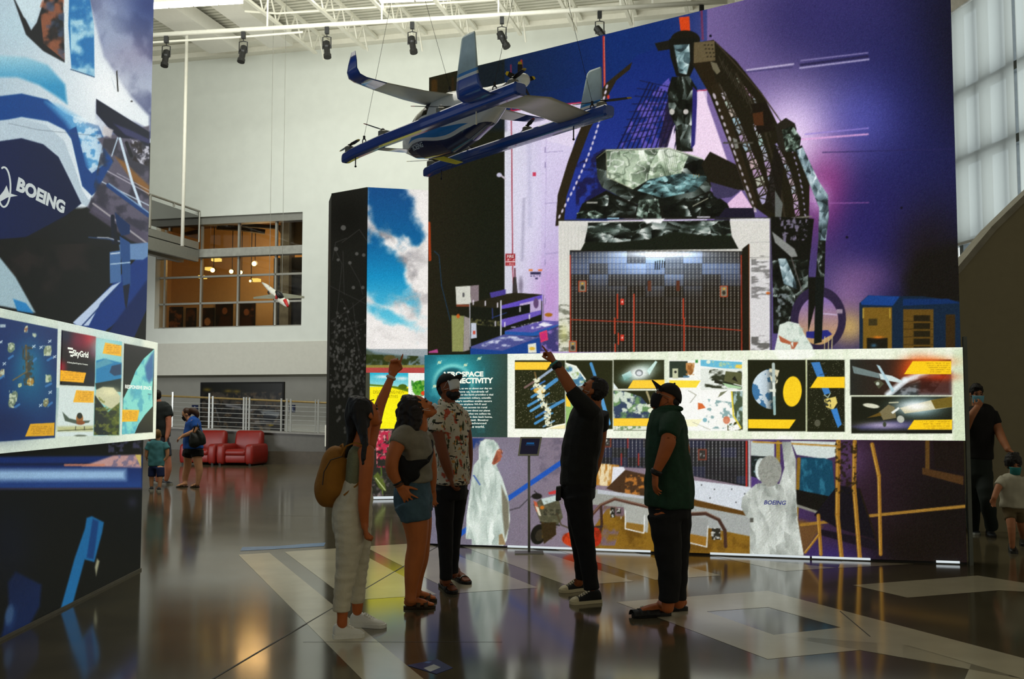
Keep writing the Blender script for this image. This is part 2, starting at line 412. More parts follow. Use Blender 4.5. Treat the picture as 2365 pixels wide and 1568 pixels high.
struct(fa.build('trim_1', mat('fascia_paint', (196, 195, 184), 0.75, var=0.03)))
lw = MB(); wallbox(lw, aL, aR, 0, zo + 0.1, -2.2, -2.5)
struct(lw.build('wall_lower', M_wall2))
# edge beam under the deck and the deck itself
zj = bw.hit(600, 127)[1]
eb = MB(); wallbox(eb, aL, aR, zj, zj + 0.16, 0.30, 0); wallbox(eb, aL, aR, zj + 0.15, zj + 0.32, 0.75, 0); wallbox(eb, aL, aR, zj + 0.31, CEIL + .02, 1.1, 0)
struct(eb.build('trim_2', M_steel))
ce = MB(); ce.box(-30, -6, CEIL, 16, 45, CEIL + 0.2)
o = struct(ce.build('ceiling', M_ceil))
nt = M_ceil.node_tree; wv = nt.nodes.new('ShaderNodeTexWave'); wv.wave_type = 'BANDS'; wv.bands_direction = 'Y'; wv.inputs['Scale'].default_value = 1.6
bp = nt.nodes.new('ShaderNodeBump'); bp.inputs['Distance'].default_value = 0.08; bp.inputs['Strength'].default_value = 0.9
tc = nt.nodes.new('ShaderNodeTexCoord'); mp = nt.nodes.new('ShaderNodeMapping'); mp.inputs['Rotation'].default_value = (0, 0, 0.245)
nt.links.new(tc.outputs['Object'], mp.inputs[0]); nt.links.new(mp.outputs[0], wv.inputs[0]); nt.links.new(wv.outputs['Fac'], bp.inputs['Height']); nt.links.new(bp.outputs[0], nt.nodes['Principled BSDF'].inputs['Normal'])
# side and rear walls of the hall
sw = MB(); sw.box(-20.2, -6, 0, -20, 45, CEIL); struct(sw.build('wall_left', mat('side_wall_paint', (160, 158, 146), 0.8)))
# ---- gallery window: frame, mullions, panes
win = thing('window_1', bw.at(wa0, zb), 'gallery window in the white back wall', 'window'); struct(win)
fr = MB(); z1 = bw.hit(600, 569)[1]; z2 = bw.hit(600, 588)[1]; zm1 = bw.hit(600, 632)[1]; zm2 = bw.hit(600, 695)[1]
FO = -0.22
def fbar(a0, a1, z0, z1, w=0.10):
    fr.hexa([bw.at(a0, z0, FO), bw.at(a1, z0, FO), bw.at(a1, z1, FO), bw.at(a0, z1, FO)], bw.n * (-w))
for u in (371, 455, 541, 628):
    a = bw.hit(u, 640)[0]; fbar(a - 0.03, a + 0.03, zb, zt - 0.18)
fbar(wa1 - 0.06, wa1, zb, zt - 0.18)
for z in (zm1, zm2): fbar(wa0, wa1, z - 0.03, z + 0.03)
fbar(wa0, wa1, zb, zb + 0.05)
o = fr.build('window_frame', M_alu, win)
tr = MB(); tr.hexa([bw.at(wa0, z2, -0.05), bw.at(wa1, z2, -0.05), bw.at(wa1, z1, -0.05), bw.at(wa0, z1, -0.05)], bw.n * -0.3); tr.build('floor_edge_beam', mat('beam_grey', (150, 150, 142), 0.6), win)
hd = MB(); hd.hexa([bw.at(wa0, zt - 0.22, -0.1), bw.at(wa1, zt - 0.22, -0.1), bw.at(wa1, zt, -0.1), bw.at(wa0, zt, -0.1)], bw.n * -0.3); hd.build('window_head', M_grey, win)
gl = MB(); gl.hexa([bw.at(wa0, zb, -0.26), bw.at(wa1, zb, -0.26), bw.at(wa1, zt - .2, -0.26), bw.at(wa0, zt - .2, -0.26)], bw.n * -0.012); gl.build('pane', glass_mat('gallery_glass', (236, 234, 228), 0.04), win)
# ---- gallery room behind the window
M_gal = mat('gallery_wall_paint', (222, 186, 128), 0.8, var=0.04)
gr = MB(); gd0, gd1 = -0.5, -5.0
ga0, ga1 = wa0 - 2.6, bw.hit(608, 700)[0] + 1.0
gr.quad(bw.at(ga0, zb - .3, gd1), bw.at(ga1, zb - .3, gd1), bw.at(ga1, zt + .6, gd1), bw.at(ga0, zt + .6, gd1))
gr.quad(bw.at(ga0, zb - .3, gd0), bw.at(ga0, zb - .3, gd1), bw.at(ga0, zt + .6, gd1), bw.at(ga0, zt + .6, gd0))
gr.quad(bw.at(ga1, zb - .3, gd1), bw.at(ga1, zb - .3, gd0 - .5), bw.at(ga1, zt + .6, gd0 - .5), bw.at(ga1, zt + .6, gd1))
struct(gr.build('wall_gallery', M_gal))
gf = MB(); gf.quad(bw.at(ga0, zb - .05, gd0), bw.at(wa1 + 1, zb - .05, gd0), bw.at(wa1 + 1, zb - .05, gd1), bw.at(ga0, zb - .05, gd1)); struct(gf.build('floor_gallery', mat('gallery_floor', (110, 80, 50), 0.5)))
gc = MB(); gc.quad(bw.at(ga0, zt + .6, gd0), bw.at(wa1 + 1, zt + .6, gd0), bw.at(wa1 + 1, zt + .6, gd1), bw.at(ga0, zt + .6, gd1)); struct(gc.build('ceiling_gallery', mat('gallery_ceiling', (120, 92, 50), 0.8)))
# grey column and dim sky print behind the right-hand panes
gcol = MB(); ca0, ca1 = bw.hit(610, 700)[0], bw.hit(631, 700)[0]
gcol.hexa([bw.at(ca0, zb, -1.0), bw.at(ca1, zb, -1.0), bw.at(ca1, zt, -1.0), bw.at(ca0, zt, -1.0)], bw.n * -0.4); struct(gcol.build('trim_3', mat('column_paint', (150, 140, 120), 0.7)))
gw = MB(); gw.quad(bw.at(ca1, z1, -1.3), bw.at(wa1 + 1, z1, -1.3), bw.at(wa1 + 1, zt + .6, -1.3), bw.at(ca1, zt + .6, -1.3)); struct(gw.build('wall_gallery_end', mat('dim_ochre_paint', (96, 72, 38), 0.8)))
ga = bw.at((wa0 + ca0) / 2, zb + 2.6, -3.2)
l = bpy.data.lights.new('gallery_lamp', 'POINT'); l.energy = 85; l.color = (1.0, 0.62, 0.26); l.shadow_soft_size = 0.5
lo = bpy.data.objects.new('gallery_lamp', l); COL.objects.link(lo); lo.location = ga
# ---- ceiling: ducts and open web joists running away from us
du = MB()
for (ua, va, ub, vb, w) in ((405, 30, 512, 118, 0.95), (525, 0, 600, 66, 0.75)):
    p = ZP(ua, va, 12.2); q = ZP(ub, vb, 12.2); t = BV
    p2 = p - BV * 2.0; L = (bw.o - p).dot(BV) - 1.2
    du = MB(); du.obox(p2 + BV * (L + 2.0) / 2 + Vector((0, 0, .0)), BV * (L + 2.0) / 2, BU * w / 2, Vector((0, 0, .2)))
    d = du.build('air_duct', mat('duct_paint', (222, 220, 210), 0.6, var=0.02))
    tag(d, 'wide white duct under the ceiling ' + ('beside the hanging rod' if w > .9 else 'just before the row of joists'), 'duct', 'white ceiling ducts')
def joist(u0, n):
    p = ZP(u0, 0, 12.35); t = thing('roof_joist', p, 'white open-web roof joist ' + n, 'roof joist', 'open-web roof joists')
    L = (bw.o - p).dot(BV) - 0.3; a = p - BV * 3.0; b = p + BV * L; h = 0.62
    m = MB(); m.bar(a, b, 0.10, 0.07); m.build('top_chord', M_steel, t)
    m = MB(); m.bar(a - Vector((0, 0, h)), b - BV * 0.9 - Vector((0, 0, h)), 0.09, 0.06); m.build('bottom_chord', M_steel, t)
    m = MB(); k = int((L + 3) / 0.75)
    for i in range(k):
        s = a + BV * (i * 0.75); m.bar(s - Vector((0, 0, h)), s + BV * 0.375, 0.035); m.bar(s + BV * 0.375, s + BV * 0.75 - Vector((0, 0, h)), 0.035)
    m.build('web', M_steel, t)
JN = ['nearest the ducts', 'second from the ducts', 'third from the ducts', 'fourth from the ducts', 'fifth from the ducts', 'sixth from the ducts', 'seventh from the ducts', 'farthest from the ducts']
for i, n in enumerate(JN): joist(640 + i * 136, n)
# ---- lighting pipe with theatre spotlights
pz = 10.9; pa, pb = ZP(300, 84.0, pz), ZP(1680, 3.4, pz)
pipe = MB(); pipe.tube([pa, pb], 0.055, 10); tag(pipe.build('lighting_pipe', M_steel, smooth=True), 'long white pipe under the ceiling carrying the black spotlights', 'pipe')
hz = MB()
for u in (640, 912, 1180, 1450, 1520):
    p = pa.lerp(pb, (u - 300) / 1380); hz = MB(); hz.bar(p, Vector((p.x, p.y, CEIL)), 0.04)
    tag(hz.build('pipe_hanger', M_steel), 'white drop rod holding up the lighting pipe', 'rod', 'drop rods of the lighting pipe')
cd = MB(); cd.tube([ZP(352, 98, 11.4), ZP(575, 84, 11.4), ZP(700, 74, 11.4)], 0.03, 8); tag(cd.build('conduit', M_steel), 'thin white conduit running just behind the lighting pipe', 'conduit')
cd = MB(); cd.tube([ZP(565, 26, 11.9), ZP(640, 31, 11.9), ZP(960, 11, 11.9), ZP(1300, -10, 11.9)], 0.03, 8); tag(cd.build('conduit', M_steel), 'thin white bent conduit above the lighting pipe', 'conduit')
def spot(u, v, tiltx, length, lab):
    p = pa.lerp(pb, (u - 300) / 1380) - Vector((0, 0, .172)); t = thing('spotlight', p, lab, 'spotlight', 'theatre spotlights on the pipe')
    m = MB(); m.bar(p + Vector((-.05, 0, .03)), p + Vector((.05, 0, .03)), .1, .16); m.build('clamp', M_black, t)
    y = p - Vector((0, 0, .12)); m = MB(); w = 0.10
    m.tube([p, y, y + Vector((-w, 0, -.02)), y + Vector((-w, 0, -.26))], .014, 6); m.tube([y, y + Vector((w, 0, -.02)), y + Vector((w, 0, -.26))], .014, 6); m.build('yoke', M_black, t)
    c = y - Vector((0, 0, .26)); d = Vector((tiltx, -.25, -1)).normalized()
    m = MB(); m.lathe(c - d * .16, [(.05, 0), (.085, .03), (.09, .16), (.075, .2), (.075, length), (.095, length + .02), (.095, length + .1)], 14, d); m.build('lamp_body', M_black, t, smooth=False)
    m = MB(); m.obox(c + d * .02, BU * .12, BV * .012, Vector((0, 0, .03))); m.build('side_knobs', M_black, t)
SPN = ['beside the hanging rod', 'second from the hanging rod', 'third from the hanging rod', 'fourth from the hanging rod, above the wing', 'fifth from the hanging rod', 'sixth from the hanging rod, the grey-looking one', 'half hidden by the slanted mural edge']
for (u, n), tx in zip(zip((392, 582, 783, 983, 1188, 1405, 1625), SPN), (-.05, -.12, .12, .18, .45, .7, .2)):
    spot(u, 0, tx, .36, 'black theatre spotlight on the ceiling pipe, ' + n)
# fluorescent strips
M_tube = glow_mat('fluorescent_tube', (255, 250, 235), 6.0)
def strip(u0, v0, u1, v1, z, lab, n):
    p, q = ZP(u0, v0, z), ZP(u1, v1, z); t = thing('strip_light', p, lab, 'strip light', 'strip lights on the ceiling')
    m = MB(); m.bar(p + Vector((0, 0, .09)), q + Vector((0, 0, .09)), .22, .08); m.build('housing', M_steel, t)
    for i in range(n):
        a = p.lerp(q, (i + .03) / n); b = p.lerp(q, (i + .97) / n); m = MB(); m.bar(a, b, .17, .1); m.build('tube_cover', M_tube, t)
strip(330, 15, 560, 1, 11.8, 'bright row of white strip lights at the upper left edge of the mural', 4)
strip(875, 0, 1040, -7, 11.9, 'bright strip light at the ceiling above the hanging aircraft', 2)
strip(620, -8, 860, -20, 11.9, 'strip light at the ceiling between the other two rows', 3)
# ---- hanging rod and footbridge on the left
hr = MB(); q0 = P(421, 568, 28.3); q1 = P(422, 30, 28.3); hr.tube([q0, Vector((q0.x, q0.y, CEIL))], .05, 8); tag(hr.build('hanger_rod', M_steel, smooth=True), 'long white steel rod holding up the footbridge end', 'rod')
br = thing('footbridge', P(440, 575, 30.5), 'grey footbridge with mesh railing meeting the gallery window', 'footbridge')
e0 = bwpt(461, 571, 0.05); zr = bw.hit(461, 489)[1]; zd = bw.hit(461, 560)[1]
def bd(k, z, s=0): return Vector((e0.x, e0.y, z)) - BV * k + BU * s
m = MB(); m.hexa([bd(0, zd - .22), bd(14, zd - .22), bd(14, zd), bd(0, zd)], BU * -2.4); m.build('deck', M_grey, br)
m = MB(); m.hexa([bd(0, zd - .60), bd(14, zd - .60), bd(14, zd - .25), bd(0, zd - .25)], BU * -.12 ); m.hexa([bd(0, zd - .60, -.5), bd(14, zd - .60, -.5), bd(14, zd - .25, -.5), bd(0, zd - .25, -.5)], BU * -.2); m.build('girder', M_grey, br)
m = MB(); m.tube([bd(0, zr), bd(14, zr)], .035, 8); m.tube([bd(0, zd), bd(0, zr)], .03, 8); m.build('handrail', M_alu, br)
for k in (2.6, 5.4, 8.2, 11): m = MB(); m.bar(bd(k, zd), bd(k, zr), .07); m.build('post', M_alu, br)
for k in (1.4, 4, 6.8): m = MB(); m.bar(bd(k, zr - .12), bd(k, zr), .05); m.build('bracket', M_alu, br)
m = MB(); m.hexa([bd(.05, zd + .08), bd(14, zd + .08), bd(14, zr - .14), bd(.05, zr - .14)], BU * -.01); m.build('mesh_panel', glass_mat('rail_mesh', (120, 118, 104), 0.25), br)
# ---- ramp with low wall in front of the lower wall
rp = Plane(P(600, 1072, 28.9), BU)
M_ramp = mat('ramp_wall', (92, 90, 84), 0.5, var=0.06)
ra0 = -13.0; ra1 = rp.hit(757, 1060)[0]
def rtop(a):
    u0a = rp.hit(400, 992)[0]; u1a = rp.hit(752, 1004)[0]
    z0 = rp.hit(400, 990)[1]; z1 = rp.hit(752, 1005)[1]; return z0 + (z1 - z0) * (a - u0a) / (u1a - u0a)
m = MB(); m.hexa([rp.at(ra0, 0, 0), rp.at(ra1 + 3, 0, 0), rp.at(ra1 + 3, rtop(ra1 + 3), 0), rp.at(ra0, rtop(ra0), 0)], rp.n * -0.2)
struct(m.build('wall_ramp', M_ramp))
m = MB(); m.hexa([rp.at(ra0, 0, .16), rp.at(ra1 + 3, 0, .16), rp.at(ra1 + 3, .33, .16), rp.at(ra0, .40, .16)], rp.n * -0.16); struct(m.build('trim_4', mat('ramp_base', (74, 66, 54), 0.5)))
m = MB(); m.hexa([rp.at(ra0, rtop(ra0), 0.06), rp.at(ra1 + 3, rtop(ra1 + 3), .06), rp.at(ra1 + 3, rtop(ra1 + 3) + .05, .06), rp.at(ra0, rtop(ra0) + .05, .06)], rp.n * -.5); struct(m.build('trim_5', mat('ramp_cap', (126, 124, 118), 0.5)))
rail = thing('ramp_railing', rp.at(rp.hit(560, 1000)[0], 1), 'galvanised ramp railing with round handrail behind the red armchairs', 'railing')
M_galv = mat('galvanised_steel', (170, 172, 168), 0.35, 0.5, var=0.06)
hz = lambda a: rtop(a) + 0.86
m = MB(); m.tube([rp.at(rp.hit(365, 990)[0], hz(rp.hit(365, 990)[0]) + .06, -.15), rp.at(ra1 + 2, hz(ra1 + 2), -.15)], .028, 8); label(m.build('handrail', mat('brass_handrail', (150, 128, 80), 0.35, 0.4), rail), 'brownish round handrail')
for u in (393, 478, 486, 558, 564, 571, 645, 658, 667, 724, 731):
    a = rp.hit(u, 950)[0]; tall = u in (478, 486, 571)
    m = MB(); m.bar(rp.at(a, rtop(a), -.12), rp.at(a, hz(a) + (.18 if u in (478, 393) else .1), -.12), .045 if u != 724 else .03); m.build('post', M_galv, rail)
m = MB()
for i in range(6): 
    f = .12 + i * .125
    m.tube([rp.at(ra0 + 2, rtop(ra0 + 2) + f, -.12), rp.at(ra1 + 2, rtop(ra1 + 2) + f, -.12)], .008, 6)
m.build('cable_infill', M_galv, rail)
m = MB(); a = ra1 - .05; m.hexa([rp.at(a, rtop(a) - .3, .1), rp.at(a + .08, rtop(a) - .3, .1), rp.at(a + .08, rtop(a) + .28, .1), rp.at(a, rtop(a) + .28, .1)], rp.n * -.08)
tag(m.build('guard_post', M_steel), 'white end post at the low end of the ramp wall', 'post')
# ================================================================== BACKLIT DISPLAYS
def fit(name, s, pl, u0, v0, u1, v1, off, m, parent, bold=0.0, shear=0.0):
    """lettering that fills the rectangle with corners (u0,v0) bottom left, (u1,v1) top right of a sheet"""
    o = text(name, s, Matrix.Identity(4), 0, 0, 0, 1.0, m, parent, bold, shear, depth=0.0)
    me = o.data; c = np.array([v.co for v in me.vertices]); lo, hi = c.min(0), c.max(0)
    a0, z0 = pl.hit(u0, v0, off); a1, _ = pl.hit(u1, v0, off); z1 = pl.hit(u0, v1, off)[1]
    sx = (a1 - a0) / (hi[0] - lo[0]); sy = (z1 - z0) / (hi[1] - lo[1])
    me.transform(pl.matrix(a0, z0, off) @ Matrix.Diagonal((sx, sy, 1, 1)) @ Matrix.Translation((-lo[0], -lo[1], 0)))
    return o
WHITE = (240, 246, 228)
M_glowtext = glow_mat('lit_white_lettering', (250, 255, 240), 0.95)
M_mural = print_mat('backlit_fabric_print', 1.0)
M_lb = print_mat('backlit_panel_print', 1.0, 0.3, 0.3)
# ------------------------------------------------------------------ satellite mural
mu = Plane(P(988, 900, 11.62), (1, -0.27)); ma0 = mu.hit(986, 1100)[0]; ma1 = mu.hit(2223, 945)[0]
ta0, tz0 = mu.hit(988, 180); ta1, tz1 = mu.hit(1700, 5)
mtop = lambda a: tz0 + (tz1 - tz0) * (a - ta0) / (ta1 - ta0)
FO = ((0, (14, 16, 10)), (.42, (30, 36, 28)), (.62, (84, 100, 88)), (.8, (150, 172, 158)), (1, (232, 242, 232)))
FD = ((0, (10, 11, 7)), (.55, (24, 27, 20)), (.74, (70, 80, 74)), (.9, (140, 152, 146)), (1, (206, 212, 206)))
def paint_mural():
    A = Art(976, -170, 2240, 1312, 1.5, (22, 20, 12))
    BLK = (20, 20, 10); R = A.rect
    full = [(976, -170), (2240, -170), (2240, 1312), (976, 1312)]
    # hall behind the satellite: dark doorway, blue header, lilac wall, blue-purple right side
    R(976, -170, 1100, 830, (30, 27, 14)); A.clouds([(990, 180), (1090, 160), (1090, 260), (990, 260)], (60, 42, 12), 18, .45, .7, .8, 3, sy=4)
    R(1165, 240, 1660, 1030, hgrad(240, (222, 212, 238), 820, (176, 160, 206)))
    R(1165, 240, 1250, 800, wgrad(1165, (212, 216, 220), 1250, (205, 196, 226)), .8)
    A.glow(1270, 690, 40, 90, (196, 140, 206), .6); A.glow(1215, 480, 50, 140, (226, 222, 244), .5)
    R(1090, -170, 1640, 250, wgrad(1090, (16, 30, 48), 1420, (16, 42, 104)))
    A.poly([(1165, 262), (1240, 247), (1373, 234), (1640, 205), (1640, 140), (1165, 230)], wgrad(1090, (14, 30, 56), 1450, (18, 44, 112)))
    A.poly([(1165, 262), (1240, 247), (1373, 234), (1640, 205), (1640, 420), (1165, 300)], wgrad(1165, (216, 210, 232), 1640, (240, 214, 238)), .9)
    A.line([(1165, 258), (1240, 247), (1373, 234), (1640, 207)], 3, (180, 30, 60))
    for x, y0, y1, c in ((1180, 150, 820, (150, 34, 50)), (1204, 140, 240, (150, 46, 30)), (1394, 85, 236, (190, 50, 40)), (1620, 20, 90, (110, 20, 40))):
        A.line([(x, y0), (x + 4 if y1 > 500 else x + 3, min(y1, 620)), (x + 12 if y1 > 500 else x + 3, y1)], 2.5 if y1 > 500 else 5, c, .9)
    A.line([(1396, 85), (1397, 236)], 1.5, (220, 120, 90))
    # right side
    R(1633, -170, 2240, 1030, wgrad(1640, (116, 96, 152), 2060, (28, 28, 72)))
    A.glow(1690, 80, 90, 130, (116, 98, 148), .7); A.glow(1900, 40, 150, 90, (40, 38, 82), .8); A.glow(1950, 30, 160, 120, (58, 50, 110), .8)
    A.glow(2190, 150, 120, 300, (16, 16, 24), .95); A.glow(2120, 420, 150, 140, (32, 34, 88), .8)
    A.glow(1990, 120, 130, 150, (44, 42, 92), .75); A.glow(2080, 300, 130, 240, (30, 32, 84), .75); A.glow(1835, 300, 118, 108, (204, 178, 230), .92); A.glow(1830, 330, 80, 80, (248, 228, 252), .85); A.glow(1990, 280, 90, 100, (88, 92, 190), .6)
    A.glow(1910, 450, 60, 100, (176, 60, 130), .8); A.glow(1890, 455, 26, 32, (236, 200, 246), .8)
    A.glow(2020, 540, 110, 150, (40, 34, 96), .9); A.glow(2140, 600, 80, 120, (30, 22, 26), .9); A.glow(2185, 760, 80, 240, (18, 15, 12), .95)
    A.glow(1960, 680, 60, 70, (140, 104, 150), .8); A.glow(1960, 755, 45, 40, (190, 158, 96), .95); A.glow(2000, 640, 60, 40, (120, 84, 130), .5)
    A.poly([(2090, 800), (2090, 640), (2120, 590), (2200, 560), (2240, 560), (2240, 830)], (20, 17, 12), .85, 30)
    for (xa, ya, xb, yb, w, c) in ((1720, 166, 1830, 155, 4, (70, 62, 110)), (1725, 162, 1832, 148, 4, (200, 190, 220)), (1850, 150, 2004, 130, 6, (38, 34, 70)), (1848, 157, 2006, 137, 4, (176, 168, 206)), (1850, 140, 2004, 122, 3, (140, 130, 180)),
                                   (1860, 310, 2005, 296, 3, (150, 130, 210)), (1850, 322, 2004, 310, 4, (226, 170, 220)), (1872, 470, 2006, 468, 2, (150, 90, 160)), (1900, 352, 2200, 344, 2, (40, 36, 84))):
        A.line([(xa, ya), (xb, yb)], w, c, .85, 2.5)
    for x, y in ((1641, 83), (2082, 480), (1956, 548)): A.ell(x, y, 3, 3, (16, 14, 30))
    # dark doorway
    A.poly([(988, 100), (1165, 100), (1165, 830), (976, 830)], wgrad(988, (34, 30, 16), 1120, (24, 26, 14)))
    A.poly([(1090, 90), (1166, 60), (1166, 300), (1090, 300)], (15, 26, 40), .7, 16)
    A.line([(1003, 190), (1003, 262)], 14, (66, 44, 14), .8, 4); A.line([(1046, 180), (1046, 262)], 6, (48, 32, 12), .7, 4); A.line([(991, 515), (993, 600)], 6, (170, 60, 20), .9)
    A.line([(1003, 580), (1014, 590), (1020, 660), (1040, 740)], 1.5, (30, 60, 90))
    A.ell(1153, 404, 6, 5, (190, 188, 210)); A.line([(1158, 406), (1166, 412)], 4, (190, 180, 190))
    # wall details: signs, hinges
    R(1167, 586, 1190, 614, (150, 30, 36)); R(1168, 603, 1190, 605.5, (236, 220, 220))
    A.clouds([(1169, 597), (1189, 597), (1189, 602), (1169, 602)], (226, 170, 176), 2.2, .4, .6, .9, 2); A.clouds([(1170, 607), (1188, 607), (1188, 613), (1170, 613)], (236, 190, 190), 2.2, .45, .6, .9, 4)
    R(1221, 622, 1230, 626, (226, 120, 40)); R(1243, 622, 1252, 626, (226, 110, 40)); R(1225, 628, 1249, 634, (48, 42, 74)); A.clouds([(1225, 636), (1249, 636), (1249, 639), (1225, 639)], (80, 74, 110), 2, .4, .6); R(1236, 641, 1242, 645, (70, 60, 100))
    R(1230, 398, 1238, 407, (200, 60, 90)); A.ell(1267, 727, 9, 4.5, (166, 104, 22))
    for y in (340, 375, 560, 600, 690): A.line([(1259, y), (1259, y + 12)], 1.6, (120, 108, 150))
    for y in (352, 470, 586): A.line([(1258, y), (1300, y - 3)], 1.2, (150, 138, 180))
    A.line([(1262, 300), (1258, 700)], 1.2, (186, 172, 212)); A.line([(1222, 330), (1224, 520)], 9, (186, 182, 210), .6, 8); A.line([(1210, 460), (1206, 600)], 6, (140, 136, 160), .5, 6); A.ell(1203, 660, 5, 20, (110, 100, 120), .7, 0, 5)
    # shelving, crates and the blue cases at the left
    A.line([(1189, 620), (1190, 680)], 3, (90, 30, 40)); A.poly([(1185, 640), (1192, 640), (1196, 680), (1183, 680)], (58, 52, 50))
    A.poly([(1052, 662), (1086, 660), (1088, 702), (1054, 704)], (206, 206, 194)); A.poly([(1086, 660), (1106, 658), (1106, 698), (1088, 702)], (130, 116, 120)); R(1068, 676, 1073, 686, (90, 90, 90)); R(1054, 703, 1086, 708, (120, 62, 40))
    A.poly([(1085, 700), (1160, 680), (1190, 676), (1255, 680), (1156, 712), (1085, 708)], (38, 34, 20)); A.poly([(1131, 676), (1168, 668), (1168, 680), (1134, 688)], (72, 60, 140))
    A.poly([(1085, 708), (1156, 712), (1255, 682), (1255, 800), (1085, 830)], (22, 24, 14)); A.poly([(1156, 706), (1254, 680), (1254, 694), (1158, 722)], (96, 76, 184)); A.poly([(1200, 702), (1250, 690), (1250, 722), (1224, 735), (1200, 735)], (186, 168, 206))
    A.ell(1238, 700, 6, 12, (96, 70, 110)); A.poly([(1145, 716), (1224, 702), (1224, 730), (1158, 752)], (18, 20, 14)); A.poly([(1156, 738), (1250, 716), (1250, 726), (1160, 756)], (104, 84, 180)); A.line([(1136, 734), (1170, 722)], 2, (40, 56, 110)); A.line([(1137, 712), (1138, 736)], 2, (50, 60, 120))
    A.clouds([(1085, 735), (1156, 742), (1156, 756), (1085, 748)], (86, 84, 50), 5, .4, .7); A.line([(1157, 695), (1157, 810)], 3, (206, 206, 214)); A.line([(1085, 700), (1086, 800)], 2, (170, 170, 176)); A.line([(1253, 670), (1253, 740)], 2, (190, 170, 220))
    for x, y in ((1093, 700), (1121, 702), (1149, 706), (1201, 716), (1144, 749), (1166, 751), (1223, 733)): A.line([(x, y - 6), (x, y + 3)], 3, (230, 224, 236), .85)
    A.poly([(1043, 728), (1072, 730), (1070, 812), (1044, 812)], (138, 142, 84)); A.poly([(1072, 730), (1085, 735), (1084, 808), (1070, 812)], (150, 142, 138)); A.ell(1058, 730, 4, 5, (190, 90, 30))
    A.poly([(1088, 746), (1100, 746), (1101, 780), (1088, 782)], (190, 196, 210)); R(1092, 764, 1098, 772, (190, 80, 60))
    A.poly([(1166, 764), (1255, 740), (1293, 742), (1292, 748), (1240, 768), (1166, 768)], (92, 82, 160)); A.clouds([(1175, 756), (1245, 742), (1280, 746), (1235, 760)], (206, 200, 226), 6, .45, .65, .9, 6); A.poly([(1243, 750), (1254, 745), (1278, 750), (1258, 755)], (232, 230, 240)); A.poly([(1166, 765), (1230, 768), (1293, 748), (1293, 752), (1240, 776), (1166, 774)], (34, 84, 160))
    A.poly([(1240, 775), (1293, 750), (1294, 812), (1240, 812)], (60, 56, 110)); A.clouds([(1250, 770), (1293, 755), (1293, 812), (1250, 812)], (150, 120, 190), 9, .5, .7, .8, 9)
    A.poly([(1088, 800), (1165, 772), (1246, 778), (1245, 785), (1160, 812), (1088, 806)], (76, 80, 140)); A.clouds([(1100, 800), (1165, 775), (1235, 780), (1160, 806)], (210, 214, 232), 7, .5, .7, .9, 12, sx=2)
    A.poly([(1086, 804), (1160, 810), (1247, 779), (1248, 830), (1086, 830)], (26, 64, 136)); A.poly([(1219, 795), (1238, 792), (1239, 815), (1220, 815)], (226, 226, 210)); A.ell(1229, 805, 7, 4, (220, 180, 60))
    A.poly([(1245, 768), (1263, 762), (1266, 785), (1249, 791)], (214, 58, 96)); A.poly([(1248, 771), (1261, 767), (1263, 782), (1250, 787)], (196, 44, 110))
    A.poly([(990, 812), (1010, 806), (1012, 815), (990, 815)], (170, 70, 130))
    # ---------------- satellite: reflector fan at the left
    BLU = (24, 46, 124)
    A.poly([(1283, 520), (1292, 440), (1330, 320), (1372, 232), (1420, 185), (1470, 128), (1560, 95), (1600, 160), (1575, 250), (1540, 330), (1500, 350), (1480, 500), (1400, 510)], hgrad(120, (18, 40, 108), 420, (36, 52, 140)))
    A.clouds([(1470, 250), (1545, 180), (1570, 260), (1540, 345), (1430, 345)], (110, 92, 190), 12, .42, .6, .8, 21); A.clouds([(1330, 380), (1400, 340), (1420, 470), (1330, 500)], (26, 24, 60), 16, .42, .6, .9, 25)
    for k in range(13):
        A.line([(1425 + k * 11, 345), (1500 + k * 7, 190 + k * 4)], 3.2, (18, 18, 48), .85)
    for k in range(9): A.line([(1430 + k * 6, 330 - k * 18), (1560, 300 - k * 12)], 2.2, (20, 20, 52), .75)
    A.poly([(1545, 215), (1560, 215), (1555, 340), (1520, 340)], (30, 22, 40), .8)
    A.poly([(1283, 522), (1288, 450), (1312, 372), (1345, 285), (1378, 225), (1400, 192), (1460, 143), (1455, 160), (1424, 185), (1398, 232), (1362, 300), (1330, 385), (1308, 455), (1302, 520)], (42, 34, 20))
    for k in range(24):
        t = k / 23; x = 1292 + 108 * t + 10 * math.sin(t * 3); y = 500 - 300 * t
        A.ell(x + (6 if 0 < t < .8 else 2) * math.sin(t * 3.1), y, 2.3, 5, (214, 204, 222), .95, 18)
    A.ell(1405, 224, 3, 5, (200, 60, 40))
    # central mast, crown, foil bundle
    A.poly([(1568, 40), (1592, 38), (1594, 72), (1572, 72)], (206, 66, 22)); A.ell(1583, 92, 34, 22, (24, 22, 14)); A.poly([(1512, 100), (1545, 93), (1560, 112), (1520, 118)], (26, 24, 18))
    A.poly([(1545, 90), (1612, 88), (1610, 140), (1592, 180), (1562, 176), (1548, 130)], (20, 20, 14)); A.facets([(1556, 104), (1592, 102), (1594, 140), (1586, 172), (1568, 168)], ((0, (30, 40, 42)), (.4, (70, 92, 96)), (.7, (120, 150, 154)), (1, (206, 226, 226))), 7, 33)
    A.poly([(1552, 178), (1592, 176), (1610, 205), (1608, 262), (1598, 290), (1600, 350), (1562, 350), (1560, 290), (1545, 258), (1542, 210)], (26, 28, 22))
    A.facets([(1552, 178), (1592, 176), (1610, 205), (1608, 262), (1598, 290), (1600, 350), (1562, 350), (1560, 290), (1545, 258), (1542, 210)], FD, 16, 31, sy=2.2)
    A.ell(1552, 258, 6, 7, (190, 188, 180)); A.ell(1584, 258, 6, 6, (190, 186, 180)); A.poly([(1600, 200), (1610, 210), (1608, 330), (1596, 345)], (44, 38, 110))
